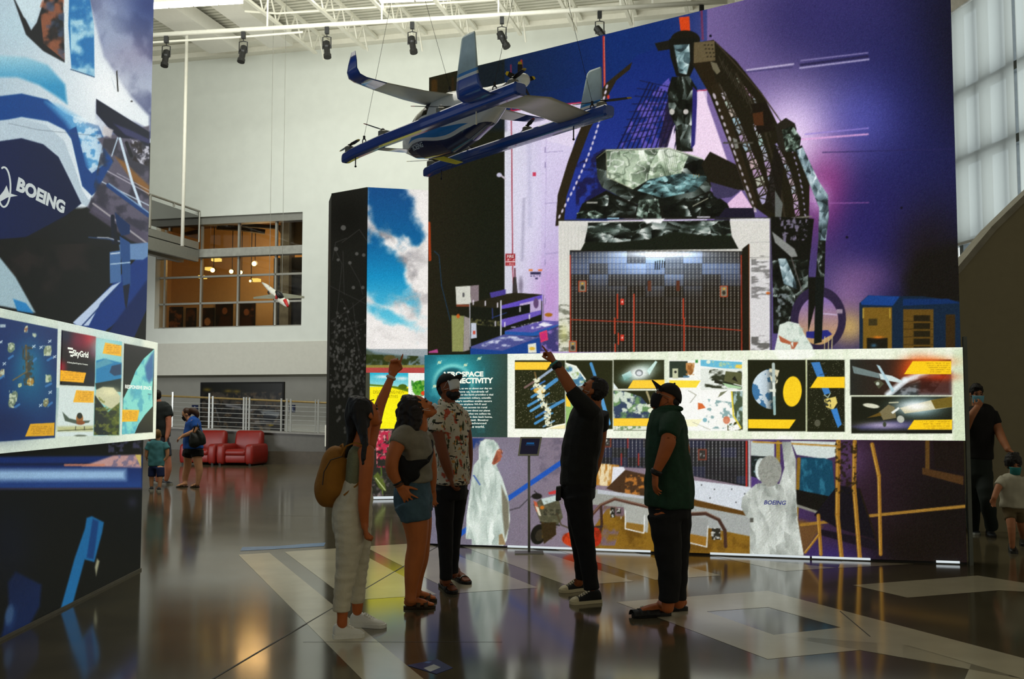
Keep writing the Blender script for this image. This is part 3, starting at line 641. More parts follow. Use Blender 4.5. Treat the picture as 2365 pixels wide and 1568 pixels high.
    A.poly([(1541, 343), (1556, 290), (1558, 343)], (232, 216, 240)); A.poly([(1604, 350), (1612, 210), (1624, 210), (1690, 400), (1700, 440), (1650, 370)], (238, 214, 236), 1, 3)
    # big black lattice boom on the right
    A.poly([(1600, 100), (1648, 92), (1700, 140), (1760, 215), (1795, 285), (1840, 330), (1870, 420), (1868, 520), (1800, 520), (1745, 480), (1690, 350), (1640, 220), (1600, 150)], (30, 26, 14))
    A.poly([(1603, 98), (1650, 94), (1652, 140), (1602, 146)], (96, 84, 58)); 
    for i in range(4):
        for j in range(3): A.ell(1628 + j * 8 + i * 2, 104 + i * 9, 2.2, 1.4, (30, 26, 16))
    A.poly([(1640, 142), (1655, 146), (1664, 165), (1656, 172), (1646, 160)], (104, 98, 76)); A.poly([(1602, 146), (1640, 142), (1648, 165), (1660, 220), (1640, 218)], (36, 28, 14))
    A.poly([(1640, 200), (1660, 190), (1750, 470), (1742, 492), (1720, 440)], (40, 32, 18))
    W_ = (206, 196, 208); rs = np.random.RandomState(8)
    for k in range(17):
        t = k / 16; x = 1650 + 94 * t; y = 222 + 262 * t
        A.ell(x, y, 1.8 + 1.6 * rs.rand(), 3.5 + 4 * rs.rand(), W_, .85, -22)
    def lattice(p, q, w0, w1, n, bow, seed):       # row of truss bays with light showing through
        r = np.random.RandomState(seed); (xa, ya), (xb, yb) = p, q; L = math.hypot(xb - xa, yb - ya); ux, uy = (xb - xa) / L, (yb - ya) / L; nx, ny = -uy, ux
        def at(t, o): e = bow * math.sin(math.pi * t); return (xa + ux * L * t + nx * (o + e), ya + uy * L * t + ny * (o + e))
        W = lambda t: w0 + (w1 - w0) * t
        for k in range(n):
            t0, t1 = (k + .10) / n, (k + .92) / n
            A.poly([at(t0, -W(t0) * (.7 + .3 * r.rand())), at(t0, W(t0) * (.6 + .4 * r.rand())), at(t1, W(t1) * (.6 + .4 * r.rand())), at(t1, -W(t1) * (.7 + .3 * r.rand()))], (W_[0] - 50 * r.rand(), W_[1] - 50 * r.rand(), W_[2] - 40 * r.rand()), .95)
            a, b = (-1, 1) if k % 2 else (1, -1); A.line([at(t0, a * W(t0)), at(t1, b * W(t1))], 2.6, (36, 30, 20)); A.line([at((t0 + t1) / 2, -W(t0)), at(t1, W(t1) * .3)], 1.5, (36, 30, 20))
    lattice((1668, 212), (1770, 470), 6, 13, 13, -6, 1); lattice((1742, 285), (1790, 478), 5, 9, 11, -7, 2); lattice((1790, 330), (1842, 500), 4, 7, 10, -10, 3)
    lattice((1700, 180), (1780, 290), 2, 3, 9, -4, 4)
    A.line([(1662, 195), (1712, 300), (1788, 490)], 4, (58, 52, 40)); A.line([(1700, 170), (1760, 280), (1800, 420), (1812, 500)], 5, (46, 40, 28)); A.line([(1655, 100), (1760, 218), (1838, 330)], 3, (56, 48, 34))
    for k in range(13): A.line([(1660 + k * 9, 130 + k * 12), (1672 + k * 9, 160 + k * 13)], 1.3, (84, 78, 66), .55); A.line([(1672 + k * 9, 136 + k * 12), (1662 + k * 9, 156 + k * 13)], 1.1, (80, 74, 64), .45)
    for k in range(18):
        t = k / 17; A.ell(1800 + 58 * t + 12 * math.sin(t * 3), 272 + 225 * t, 1.6, 3.2 * (.5 + rs.rand()), (180, 170, 206), .85, -25)
    A.poly([(1692, 318), (1702, 322), (1706, 342), (1698, 344)], (120, 120, 112)); A.line([(1672, 330), (1738, 330)], 4, (70, 66, 56)); A.poly([(1680, 366), (1690, 380), (1748, 492)], (150, 150, 146))
    A.poly([(1735, 240), (1770, 235), (1790, 300), (1750, 310)], (26, 20, 12)); A.poly([(1738, 262), (1762, 258), (1764, 290), (1742, 290)], (70, 40, 20))
    A.poly([(1790, 290), (1815, 272), (1836, 285), (1840, 300), (1812, 352), (1800, 345)], (36, 32, 24)); A.facets([(1806, 300), (1830, 290), (1850, 318), (1846, 350), (1815, 350)], FO, 12, 41)
    A.poly([(1765, 480), (1790, 330), (1810, 380), (1800, 500)], (24, 20, 14), .9); A.poly([(1790, 440), (1808, 470), (1802, 520), (1790, 500)], (96, 100, 96))
    for (xa, xb) in ((1795, 1870), (1788, 1862)): A.line([(xa, 508), (xb + 4, 500)], 3, (120, 116, 104), .8)
    A.poly([(1780, 500), (1880, 505), (1868, 620), (1866, 770), (1790, 770), (1784, 640)], (18, 18, 12)); A.clouds([(1800, 500), (1868, 505), (1862, 560), (1810, 560)], (150, 140, 170), 7, .56, .66, .7, 43)
    A.facets([(1784, 600), (1866, 600), (1866, 770), (1786, 770)], FD, 40, 55, gain=1.04); A.poly([(1783, 535), (1835, 575), (1842, 592), (1828, 594), (1790, 560)], (132, 134, 130)); A.facets([(1797, 597), (1815, 597), (1838, 650), (1840, 668), (1810, 655)], ((0, (40, 52, 56)), (.4, (110, 134, 140)), (1, (214, 232, 236))), 9, 57, sy=2); A.line([(1828, 596), (1858, 690)], 2, (90, 84, 80))
    A.clouds([(1795, 680), (1850, 660), (1850, 760), (1800, 770)], (120, 130, 132), 9, .6, .7, .9, 47); A.poly([(1838, 716), (1858, 712), (1856, 740), (1836, 750)], (90, 84, 66))
    # foil arm hanging at the right
    A.poly([(1836, 345), (1852, 335), (1890, 420), (1912, 450), (1914, 500), (1906, 560), (1904, 640), (1898, 720), (1896, 795), (1884, 800), (1884, 700), (1890, 560), (1892, 480), (1872, 430)], (22, 26, 22))
    A.facets([(1838, 348), (1854, 340), (1892, 420), (1912, 450), (1914, 500), (1907, 560), (1890, 560), (1892, 480), (1872, 430)], ((0, (20, 26, 26)), (.35, (60, 76, 80)), (.6, (130, 154, 162)), (1, (226, 240, 244))), 34, 51, sy=2, gain=1.1); A.facets([(1890, 555), (1907, 555), (1904, 640), (1898, 795), (1884, 800), (1884, 640)], FD, 26, 53, sy=2)
    # wheel, stool and yellow racks behind
    for rr, c in ((74, (44, 34, 60)),): A.ell(1890, 736, 64, rr, c); A.ell(1890, 740, 46, 56, hgrad(690, (130, 104, 170), 780, (190, 150, 100)))
    A.poly([(1868, 640), (1884, 640), (1884, 700), (1866, 770)], (18, 18, 12)); A.line([(1900, 724), (1932, 727)], 3, (190, 170, 200)); A.rect(1932, 714, 1946, 724, (150, 132, 150)); A.poly([(1862, 766), (1912, 762), (1922, 772), (1900, 784), (1862, 780)], (38, 40, 120)); A.poly([(1884, 640), (1904, 640), (1898, 790), (1880, 795)], (18, 22, 18))
    for x in (1905, 1914, 1922): A.line([(x, 778), (x - 1, 812)], 2, (190, 176, 130))
    A.poly([(1985, 700), (2005, 682), (2075, 684), (2130, 684), (2218, 696), (2222, 830), (1985, 830)], (18, 36, 56)); A.poly([(1988, 698), (2006, 682), (2078, 685), (2062, 706), (1990, 704)], (22, 62, 130)); A.poly([(2086, 690), (2190, 690), (2218, 700), (2085, 706)], (16, 44, 92))
    R(1993, 710, 2060, 815, (118, 88, 26)); R(2006, 736, 2026, 752, (60, 50, 24)); R(2002, 780, 2050, 815, (26, 24, 14)); A.glow(2028, 779, 12, 3, (220, 120, 30), .9); A.glow(2018, 798, 6, 4, (60, 110, 140), .8); R(1992, 712, 1995, 735, (180, 150, 60)); R(2054, 712, 2057, 735, (170, 140, 50))
    R(2086, 714, 2156, 815, (96, 70, 22))
    for i in range(5): R(2110, 728 + i * 18, 2148, 742 + i * 18, (34, 28, 12)); A.line([(2086, 742 + i * 18), (2156, 742 + i * 18)], 1.5, (60, 44, 14))
    R(2184, 726, 2206, 815, (54, 38, 14))
    # foil covered bell and body
    A.poly([(1376, 362), (1398, 345), (1545, 341), (1622, 366), (1650, 400), (1640, 440), (1600, 462), (1520, 480), (1460, 470), (1390, 432), (1380, 410)], (44, 50, 36))
    A.facets([(1376, 362), (1398, 345), (1545, 341), (1622, 366), (1650, 400), (1640, 440), (1600, 462), (1520, 480), (1460, 470), (1390, 432), (1380, 410)], FD, 22, 60, sx=1.8, gain=1.08)
    bell = [(1400, 349), (1545, 344), (1590, 360), (1572, 404), (1500, 414), (1462, 437), (1402, 410)]; A.facets(bell, ((0, (50, 60, 46)), (.25, (104, 120, 98)), (.5, (154, 174, 146)), (.72, (202, 216, 190)), (1, (240, 248, 232))), 15, 61, sy=1.5, gain=1.15, n2=2.4); A.glow(1450, 380, 40, 22, (214, 226, 204), .5); A.creases(bell, (60, 74, 56), 34, .80, .7, 5, 1.4); A.creases(bell, (246, 250, 240), 26, .82, .8, 9, 1.2); A.creases([(1500, 414), (1572, 400), (1638, 408), (1604, 442), (1530, 457), (1472, 440)], (206, 236, 236), 16, .8, .7, 3, 2)
    for k in range(7): A.line([(1526 + k * 5, 348), (1540 + k * 4, 410)], 1.6, (190, 204, 180), .5); A.line([(1529 + k * 5, 348), (1543 + k * 4, 408)], 1.4, (70, 82, 66), .5)
    A.facets([(1500, 414), (1572, 400), (1638, 408), (1604, 442), (1530, 457), (1472, 440)], ((0, (20, 26, 24)), (.4, (60, 84, 84)), (.7, (120, 166, 168)), (1, (196, 232, 232))), 26, 65, sx=2.2)
    A.line([(1400, 347), (1545, 342), (1622, 367)], 2.5, (214, 220, 196), .9); A.line([(1378, 365), (1400, 348), (1402, 408), (1460, 436)], 1.5, (150, 150, 120), .7)
    for i in range(3): A.line([(1602 + i * 6, 403), (1602 + i * 6, 409)], 1.5, (140, 120, 80))
    A.poly([(1330, 505), (1345, 470), (1400, 440), (1470, 472), (1560, 475), (1640, 440), (1680, 470), (1700, 505)], (20, 20, 14)); A.poly([(1640, 350), (1700, 380), (1720, 440), (1640, 430), (1620, 380)], (30, 26, 16)); A.poly([(1640, 420), (1710, 440), (1690, 455), (1650, 460)], (60, 54, 84)); A.poly([(1680, 470), (1712, 440), (1745, 490), (1690, 492)], (226, 190, 222)); A.poly([(1660, 480), (1740, 480), (1745, 508), (1650, 508)], (28, 24, 40))
    A.facets([(1476, 462), (1520, 460), (1528, 505), (1468, 505)], FO, 18, 71); A.facets([(1332, 492), (1350, 486), (1396, 484), (1398, 505), (1332, 505)], FO, 10, 73, sx=2); A.facets([(1345, 470), (1400, 450), (1470, 478), (1466, 500), (1400, 500)], FD, 14, 75, sx=2); A.facets([(1530, 478), (1640, 446), (1680, 475), (1660, 500), (1535, 500)], FD, 18, 77, sx=2)
    A.line([(1600, 476), (1635, 458)], 2, (150, 150, 130)); R(1355, 466, 1380, 470, (150, 150, 140)); R(1610, 500, 1640, 503, (190, 186, 196)); R(1402, 503, 1430, 506, (150, 190, 210))
    # white box and solar panel
    R(1290, 510, 1372, 812, (218, 218, 206)); R(1686, 503, 1778, 812, (216, 214, 214)); R(1290, 510, 1778, 600, (216, 214, 206)); A.line([(1780, 503), (1781, 812)], 2, (60, 60, 54)); A.line([(1290, 509), (1690, 504), (1780, 503)], 2, (40, 40, 34))
    A.clouds([(1290, 700), (1318, 700), (1318, 812), (1290, 812)], (110, 112, 96), 5, .5, .62, .9, 81, sx=3); A.glow(1302, 770, 12, 24, (190, 190, 110), .6); A.clouds([(1735, 590), (1778, 590), (1778, 690), (1735, 690)], (120, 118, 116), 5, .46, .6, .9, 83, sx=4); A.clouds([(1735, 775), (1778, 775), (1778, 812), (1735, 812)], (90, 88, 84), 5, .46, .6, .9, 85, sx=4)
    for x in range(1296, 1350, 8): A.line([(x, 520), (x, 700)], 1, (190, 192, 182), .8)
    A.line([(1732, 560), (1778, 559)], 1.2, (170, 170, 168)); A.line([(1732, 595), (1778, 594)], 1, (110, 110, 108)); A.ell(1774, 677, 5, 3, (190, 100, 40))
    A.poly([(1358, 514), (1685, 508), (1690, 545), (1706, 575), (1340, 580), (1356, 550)], (24, 28, 18)); A.facets([(1360, 515), (1684, 510), (1688, 540), (1640, 545), (1560, 535), (1500, 552), (1420, 560), (1350, 558)], FD, 26, 91, sx=3.0, gain=1.12); A.creases([(1358, 514), (1685, 508), (1690, 545), (1560, 540), (1420, 560), (1350, 555)], (130, 150, 138), 26, .84, .7, 13, 2.4); A.glow(1400, 530, 40, 10, (90, 110, 98), .5); A.glow(1620, 526, 40, 8, (80, 100, 90), .5)
    A.poly([(1484, 506), (1535, 505), (1526, 516), (1506, 513), (1494, 517)], (246, 246, 246), 1, 3)
    A.poly([(1316, 578), (1715, 580), (1722, 812), (1316, 812)], (26, 22, 14)); A.poly([(1714, 575), (1730, 562), (1732, 812), (1718, 812)], (30, 26, 16)); A.line([(1730, 565), (1731, 812)], 2, (110, 60, 30))
    w = A.win(1318, 582, 1712, 812, 0)
    sl, X, Y = w
    col = np.floor((X - 1318) / 8.7).astype(int); row = np.floor((Y - 582) / 13.0).astype(int); rr = np.random.RandomState(3).rand(200, 90)
    b = rr[np.clip(col // 5, 0, 199), np.clip(row // 2, 0, 89)]
    g = np.exp(-((Y - 600) / 46.0) ** 2) * np.exp(-((X - 1530) / 150.0) ** 2)
    base = np.stack([32 + 6 * b, 25 + 6 * b, 15 + 8 * b], -1) + (g * (0.35 + b))[..., None] * np.array([110, 134, 166]) + (np.exp(-((Y - 620) / 42) ** 2) * (.25 + .75 * (b > .5)))[..., None] * np.array([24, 38, 66])
    gl = np.exp(-((Y - 586) / 9.0) ** 2) * np.exp(-((X - 1525) / 80.0) ** 2); base += gl[..., None] * np.array([230, 240, 250])
    fx = ((X - 1318) / 8.7) % 1; line = np.clip(1.3 - np.abs(fx - .5) / .13, 0, 1) * (((Y - 582) % 6.5) < 4.7)
    base = base * (1 - line[..., None] * .75) + line[..., None] * .75 * np.stack([178 + 40 * g, 172 + 60 * g, 158 + 80 * g], -1) * (0.62 + 0.38 * np.clip(1 - (Y - 700) / 500, 0, 1))[..., None]
    seam = (((Y - 582) % 13.0) < 1.3) * .3; base *= (1 - seam)[..., None]
    A.im[sl] = np.clip(base, 0, 255)
    RED = (196, 62, 36)
    for x, y0, y1 in ((1426, 680, 735), (1464, 680, 812), (1578, 690, 735), (1580, 735, 812), (1420, 735, 770), (1428, 770, 795), (1421, 795, 812)): A.line([(x, y0), (x, y1)], 3.2, RED, .9)
    A.line([(1317, 590), (1318, 812)], 2.5, RED, .9); A.line([(1712, 590), (1713, 812)], 2.5, RED, .8); A.line([(1318, 738), (1490, 745), (1712, 763)], 2, RED, .85)
    for x, y in ((1437, 697), (1437, 780)): R(x - 4, y - 7, x + 4, y + 7, (206, 56, 40)); A.ell(x, y, 2, 2, (230, 200, 190))
    for x, y in ((1345, 661), (1672, 673), (1323, 800)): R(x - 9, y - 13, x + 9, y + 13, (176, 70, 36)); R(x - 7, y - 11, x + 7, y + 11, (128, 122, 104)); A.ell(x, y + 3, 4, 5, (50, 46, 36)); A.ell(x, y - 6, 3, 2, (210, 160, 50))
    for x, y in ((1500, 660), (1566, 660)): R(x - 4, y - 12, x + 4, y + 12, (90, 50, 34))
    [A.line([(x, 602 + (x % 3)), (x - 1, 618 + (x % 5))], 2.4, (20, 20, 18), .9) for x in (1514, 1519, 1524, 1530, 1535)]
    # engineer in white hood above the light box
    A.poly([(1788, 812), (1795, 780), (1800, 750), (1822, 742), (1845, 748), (1860, 775), (1876, 800), (1880, 815)], (216, 226, 214)); A.clouds([(1800, 748), (1850, 745), (1870, 800), (1815, 790)], (160, 180, 166), 10, .5, .7, .7, 97)
    A.poly([(1798, 774), (1812, 782), (1828, 790), (1844, 790), (1834, 806), (1824, 806), (1802, 788)], (176, 96, 62)); A.poly([(1802, 790), (1826, 796), (1828, 806), (1810, 806)], (214, 226, 212)); A.poly([(1826, 792), (1832, 790), (1832, 804)], (220, 230, 220))
    # ------------------------------------------------------ lower half of the mural
    R(976, 1008, 2240, 1312, wgrad(1000, (112, 108, 124), 1400, (134, 118, 130)))
    A.glow(1150, 1080, 90, 60, (138, 130, 152), .6); A.clouds([(980, 1012), (1120, 1012), (1085, 1050), (980, 1080)], (30, 52, 112), 20, .3, .5, .9, 101); A.clouds([(1240, 1012), (1300, 1012), (1300, 1100), (1250, 1120)], (100, 92, 108), 14, .5, .7, .7, 103)
    A.line([(1050, 1243), (1180, 1147), (1320, 1052)], 11, (34, 84, 178)); A.line([(1178, 1178), (1200, 1172), (1222, 1150), (1236, 1142)], 2.5, (70, 66, 72))
    A.poly([(1200, 1245), (1380, 1100), (1730, 1160), (1730, 1290), (1340, 1275)], (110, 94, 104), .0)
    A.poly([(1420, 1150), (1740, 1200), (1740, 1300), (1340, 1278), (1370, 1220)], (134, 98, 28)); A.clouds([(1400, 1160), (1740, 1200), (1740, 1300), (1340, 1278)], (96, 66, 18), 30, .45, .65, .8, 105); A.clouds([(1340, 1160), (1450, 1160), (1420, 1260), (1340, 1260)], (112, 92, 104), 30, .35, .5, .9, 107)
    # panel underside, gold blankets, white beams, cables
    A.poly([(1375, 1012), (1728, 1018), (1728, 1124), (1500, 1080), (1375, 1078)], (30, 30, 30)); w = A.win(1377, 1014, 1727, 1122, 0); sl, X, Y = w
    mk = A.mask([(1377, 1014), (1727, 1019), (1727, 1120), (1500, 1082), (1377, 1076)], X, Y, 2)
    b = rr[np.clip(((X - 1377) / 9).astype(int) // 4, 0, 199), np.clip(((Y - 1012) / 22).astype(int), 0, 89)]
    pc = np.stack([34 + 10 * b, 32 + 14 * b, 34 + 16 * (b > .6) + 10 * b], -1); fx = ((X - 1377) / 8.8) % 1; ln = np.clip(1 - np.abs(fx - .5) / .16, 0, 1) * (((Y - 1012) % 7) < 5.2); pc = pc * (1 - ln[..., None] * .8) + ln[..., None] * .8 * np.array([206, 204, 206]) * (0.45 + .55 * np.clip((1050 + (X - 1500) * .16 - Y) / 60 + .6, 0.3, 1))[..., None]
    A.put(sl, mk, pc, X, Y)
    for x, y in ((1402, 1020), (1622, 1050)): R(x - 10, y - 13, x + 10, y + 13, (120, 60, 46)); R(x - 7, y - 10, x + 7, y + 10, (52, 50, 46)); A.clouds([(x - 5, y - 6), (x + 5, y - 6), (x + 5, y + 6), (x - 5, y + 6)], (200, 200, 196), 4, .5, .6)
    for x, y in ((1435, 1060), (1475, 1060), (1450, 1020)): A.line([(x, y - 12), (x, y + 14)], 3, (150, 50, 44))
    A.line([(1724, 1020), (1724, 1125)], 4, (180, 44, 36)); A.line([(1730, 1018), (1731, 1130)], 3, (190, 190, 190)); A.poly([(1376, 1070), (1430, 1074), (1432, 1125), (1376, 1120)], (176, 120, 44)); A.clouds([(1376, 1070), (1420, 1072), (1420, 1124), (1376, 1120)], (232, 216, 176), 8, .48, .6, .95, 109, sy=3)
    A.poly([(1415, 1078), (1440, 1078), (1444, 1085), (1444, 1115), (1432, 1128), (1412, 1118)], (222, 224, 230)); A.poly([(1444, 1085), (1500, 1098), (1492, 1160), (1400, 1128)], (70, 48, 30)); A.clouds([(1446, 1095), (1495, 1100), (1490, 1150), (1440, 1140)], (190, 120, 50), 9, .5, .66, .9, 111)
    A.poly([(1366, 1128), (1490, 1146), (1496, 1176), (1366, 1165)], (150, 152, 144)); A.poly([(1380, 1130), (1490, 1146), (1490, 1152), (1380, 1140)], (186, 190, 196)); A.poly([(1440, 1165), (1500, 1172), (1496, 1230), (1446, 1222)], (166, 168, 160)); A.poly([(1447, 1206), (1488, 1212), (1487, 1230), (1445, 1220)], (140, 104, 40)); A.line([(1444, 1180), (1444, 1221), (1487, 1231), (1489, 1190)], 2.4, (226, 228, 224)); R(1410, 1172, 1420, 1195, (36, 34, 26)); R(1424, 1176, 1434, 1186, (40, 38, 30)); A.clouds([(1408, 1170), (1436, 1172), (1436, 1198), (1408, 1196)], (190, 190, 180), 5, .56, .66)
    A.line([(1366, 1190), (1388, 1166), (1420, 1152), (1460, 1162), (1520, 1176)], 7, (82, 52, 40)); A.line([(1366, 1188), (1388, 1164), (1420, 1150), (1460, 1160), (1520, 1174)], 2, (150, 120, 100), .8); A.line([(1388, 1170), (1390, 1210), (1382, 1248)], 6, (60, 40, 30)); A.line([(1366, 1218), (1390, 1216)], 5, (50, 40, 40))
    A.poly([(1590, 1108), (1735, 1125), (1738, 1185), (1618, 1164), (1602, 1150)], (208, 214, 220)); 
    for x, y in ((1620, 1120), (1650, 1130), (1690, 1130), (1640, 1150), (1700, 1160), (1720, 1140)): A.ell(x, y, 1.6, 1.6, (60, 60, 60))
    A.poly([(1590, 1160), (1740, 1186), (1740, 1240), (1590, 1210)], (160, 164, 160)); A.poly([(1590, 1150), (1738, 1185), (1738, 1194), (1590, 1166)], (92, 62, 22)); A.poly([(1585, 1190), (1635, 1198), (1634, 1264), (1588, 1254)], (150, 152, 148)); A.poly([(1590, 1232), (1632, 1240), (1631, 1262), (1589, 1252)], (146, 104, 34)); A.line([(1586, 1200), (1588, 1252), (1632, 1263), (1635, 1215)], 2.4, (214, 216, 212)); A.line([(1588, 1188), (1630, 1186), (1660, 1200), (1674, 1225), (1676, 1262)], 8, (66, 44, 34)); A.line([(1588, 1184), (1630, 1182), (1662, 1198)], 2, (140, 110, 90), .8); R(1644, 1220, 1664, 1246, (44, 42, 34)); A.clouds([(1642, 1218), (1666, 1220), (1666, 1248), (1642, 1246)], (196, 196, 188), 6, .55, .65)
    # wheeled generator cart, red cover
    A.poly([(1232, 1165), (1250, 1152), (1290, 1150), (1300, 1195), (1288, 1212), (1248, 1205)], (78, 76, 56)); A.poly([(1250, 1152), (1292, 1142), (1292, 1154), (1256, 1166)], (190, 206, 200)); A.poly([(1266, 1137), (1290, 1130), (1290, 1140), (1268, 1142)], (196, 60, 60)); A.poly([(1232, 1156), (1240, 1160), (1248, 1190), (1238, 1180)], (190, 90, 60)); A.ell(1240, 1146, 12, 7, (30, 28, 24)); A.line([(1234, 1134), (1244, 1142)], 2, (30, 28, 26)); R(1256, 1176, 1292, 1190, (56, 54, 40)); A.clouds([(1234, 1160), (1300, 1152), (1296, 1206), (1248, 1204)], (104, 100, 76), 7, .5, .64, .7, 151); A.poly([(1236, 1168), (1244, 1172), (1250, 1192), (1244, 1190)], (214, 206, 180)); A.ell(1252, 1172, 5, 4, (190, 110, 30)); A.line([(1248, 1206), (1292, 1213)], 3, (34, 32, 24)); A.line([(1258, 1210), (1266, 1216)], 3, (170, 140, 80)); A.ell(1244, 1234, 18, 24, (24, 22, 16), 1, 20); A.ell(1247, 1236, 10, 14, (50, 44, 32), 1, 20); A.clouds([(1250, 1206), (1288, 1206), (1284, 1240), (1252, 1258)], (90, 70, 30), 7, .5, .62, .8, 153); A.poly([(1250, 1208), (1284, 1206), (1284, 1235), (1256, 1256)], (52, 40, 20)); A.line([(1286, 1186), (1296, 1212), (1320, 1222)], 3, (70, 60, 40))
    A.ell(1340, 1245, 42, 20, (190, 60, 24)); A.ell(1375, 1240, 14, 22, (170, 44, 22)); A.clouds([(1300, 1225), (1388, 1225), (1388, 1262), (1300, 1262)], (120, 36, 14), 12, .5, .7, .8, 113)
    # technician in white coat, left
    coat = [(1110, 1020), (1122, 1014), (1140, 1016), (1152, 1030), (1156, 1048), (1152, 1066), (1146, 1074), (1160, 1105), (1174, 1150), (1178, 1200), (1170, 1248), (1162, 1260), (1090, 1258), (1090, 1245), (1076, 1244), (1078, 1190), (1086, 1130), (1094, 1075), (1106, 1060), (1106, 1035)]
    A.poly(coat, (200, 212, 202)); A.facets(coat, ((0, (150, 166, 156)), (.4, (186, 200, 190)), (.7, (210, 222, 212)), (1, (234, 242, 234))), 26, 121, sy=5); A.clouds(coat, (200, 212, 202), 18, .3, .7, .5, 123, sy=4)
    A.poly([(1147, 1041), (1153, 1036), (1158, 1039), (1161, 1044), (1157, 1047), (1160, 1055), (1156, 1058), (1157, 1062), (1150, 1068), (1140, 1074), (1136, 1070), (1143, 1052)], (166, 92, 66)); A.poly([(1140, 1060), (1148, 1046), (1150, 1062), (1140, 1073)], (120, 62, 46), .7, 3); A.line([(1150, 1040), (1161, 1042)], 2, (214, 170, 150), .8); A.line([(1157, 1040), (1160, 1048)], 2, (120, 60, 40)); A.poly([(1158, 1120), (1174, 1160), (1176, 1215), (1166, 1245), (1160, 1180)], (110, 104, 84), .9, 4); A.poly([(1152, 1235), (1160, 1232), (1168, 1258), (1152, 1258)], (150, 128, 90)); A.line([(1094, 1098), (1101, 1108), (1108, 1119)], 3, (60, 90, 160)); A.clouds([(1108, 1020), (1150, 1020), (1150, 1064), (1108, 1064)], (150, 172, 160), 9, .5, .66, .6, 125)
    # right: steps, second technician, dark bay
    R(1735, 1016, 2240, 1312, wgrad(1740, (80, 58, 118), 1990, (46, 28, 40))); A.glow(2190, 1180, 150, 220, (18, 13, 10), .98); A.glow(2100, 1270, 120, 60, (20, 14, 8), .9); A.glow(1920, 1290, 90, 40, (52, 40, 110), .7); A.glow(1960, 1060, 50, 50, (96, 66, 110), .6); A.poly([(1740, 1220), (1850, 1200), (1900, 1215), (1850, 1290), (1740, 1290)], (110, 76, 28), .8, 10)
    A.line([(1850, 1212), (1920, 1204), (2000, 1192), (2240, 1168)], 7, (150, 110, 42)); A.line([(2142, 1020), (2142, 1085)], 10, (86, 60, 24)); A.poly([(2130, 1080), (2225, 1100), (2225, 1120), (2130, 1095)], (70, 46, 22)); A.poly([(2155, 1020), (2232, 1020), (2232, 1090), (2160, 1080)], (24, 16, 12), .9)
    A.poly([(1734, 1018), (1788, 1020), (1788, 1055), (1734, 1052)], (186, 196, 190)); A.poly([(1734, 1052), (1770, 1054), (1772, 1110), (1734, 1100)], (30, 36, 34)); A.clouds([(1738, 1052), (1768, 1054), (1768, 1104), (1738, 1100)], (120, 150, 156), 9, .54, .68, .9, 131); A.line([(1797, 1022), (1797, 1100)], 9, (150, 120, 30)); A.line([(1845, 1060), (1838, 1250)], 8, (130, 98, 30))
    A.poly([(1826, 1018), (1930, 1020), (1932, 1054), (1905, 1060), (1840, 1050)], (204, 214, 208)); A.poly([(1850, 1056), (1905, 1058), (1922, 1064), (1928, 1130), (1910, 1160), (1846, 1135)], (20, 66, 88)); A.clouds([(1850, 1060), (1920, 1062), (1922, 1130), (1890, 1150), (1850, 1130)], (46, 112, 136), 13, .5, .66, .8, 133, sy=2)
    A.poly([(1838, 1130), (1935, 1150), (1935, 1198), (1838, 1168)], (20, 18, 14)); A.line([(1836, 1166), (1930, 1197)], 6, (130, 130, 118)); A.poly([(1935, 1120), (1985, 1128), (2010, 1200), (2020, 1245), (1935, 1220), (1880, 1190)], (20, 16, 22)); A.poly([(1895, 1222), (2010, 1245), (2034, 1262), (2020, 1270), (1895, 1236)], (24, 18, 26)); A.line([(1985, 1130), (2035, 1280)], 4, (30, 22, 14))
    for (xa, ya, xb, yb, w) in ((1936, 1020, 1934, 1190, 11), (1934, 1190, 1944, 1290, 10), (1974, 1020, 1972, 1130, 10), (1973, 1130, 1986, 1292, 10), (2014, 1026, 2030, 1100, 9), (2030, 1100, 2034, 1280, 8), (1890, 1190, 1896, 1280, 8), (1860, 1276, 1892, 1234, 5), (1740, 1020, 1934, 1030, 4)):
        A.line([(xa, ya), (xb, yb)], w, (150, 104, 34)); A.line([(xa - 2, ya), (xb - 2, yb)], 2, (214, 176, 84), .7)
    A.clouds([(1928, 1020), (1980, 1020), (1980, 1140), (1928, 1140)], (30, 24, 10), 6, .5, .6, .8, 135)
    c2 = [(1732, 1130), (1746, 1118), (1768, 1114), (1800, 1118), (1812, 1080), (1806, 1020), (1826, 1020), (1838, 1062), (1838, 1130), (1842, 1200), (1856, 1282), (1732, 1284), (1732, 1200), (1722, 1190), (1712, 1172), (1714, 1150)]
    A.poly(c2, (186, 192, 184)); A.facets(c2, ((0, (128, 134, 126)), (.4, (166, 172, 164)), (.7, (196, 202, 194)), (1, (222, 228, 220))), 34, 141, sx=1.2, sy=3)
    for k in range(7): A.line([(1752 + k * 3, 1270 - k * 14), (1806 + k * 2, 1200 - k * 10)], 3, (146, 150, 140), .5, 4)
    A.clouds(c2, (190, 196, 188), 16, .3, .7, .45, 143, sy=3); A.ell(1758, 1084, 14, 26, (214, 224, 220)); A.ell(1778, 1088, 27, 36, (150, 152, 142));  A.clouds([(1750, 1055), (1803, 1055), (1803, 1122), (1750, 1122)], (112, 114, 106), 3, .5, .7, .5, 145)
    R(1732, 1196, 1740, 1206, (60, 58, 50), .8)
    return A
A = paint_mural()
mural = thing('backlit_mural', mu.at((ma0 + ma1) / 2, 0), 'huge backlit mural of a black foil-wrapped satellite with a solar panel, sloping top edge', 'mural')
mz0 = 0.02; dark_face = M_dark
sheet('printed_fabric', mu, ma0, ma1, mz0, 5, A, 0.0062, M_mural, mural, 0.0, ztop=mtop)
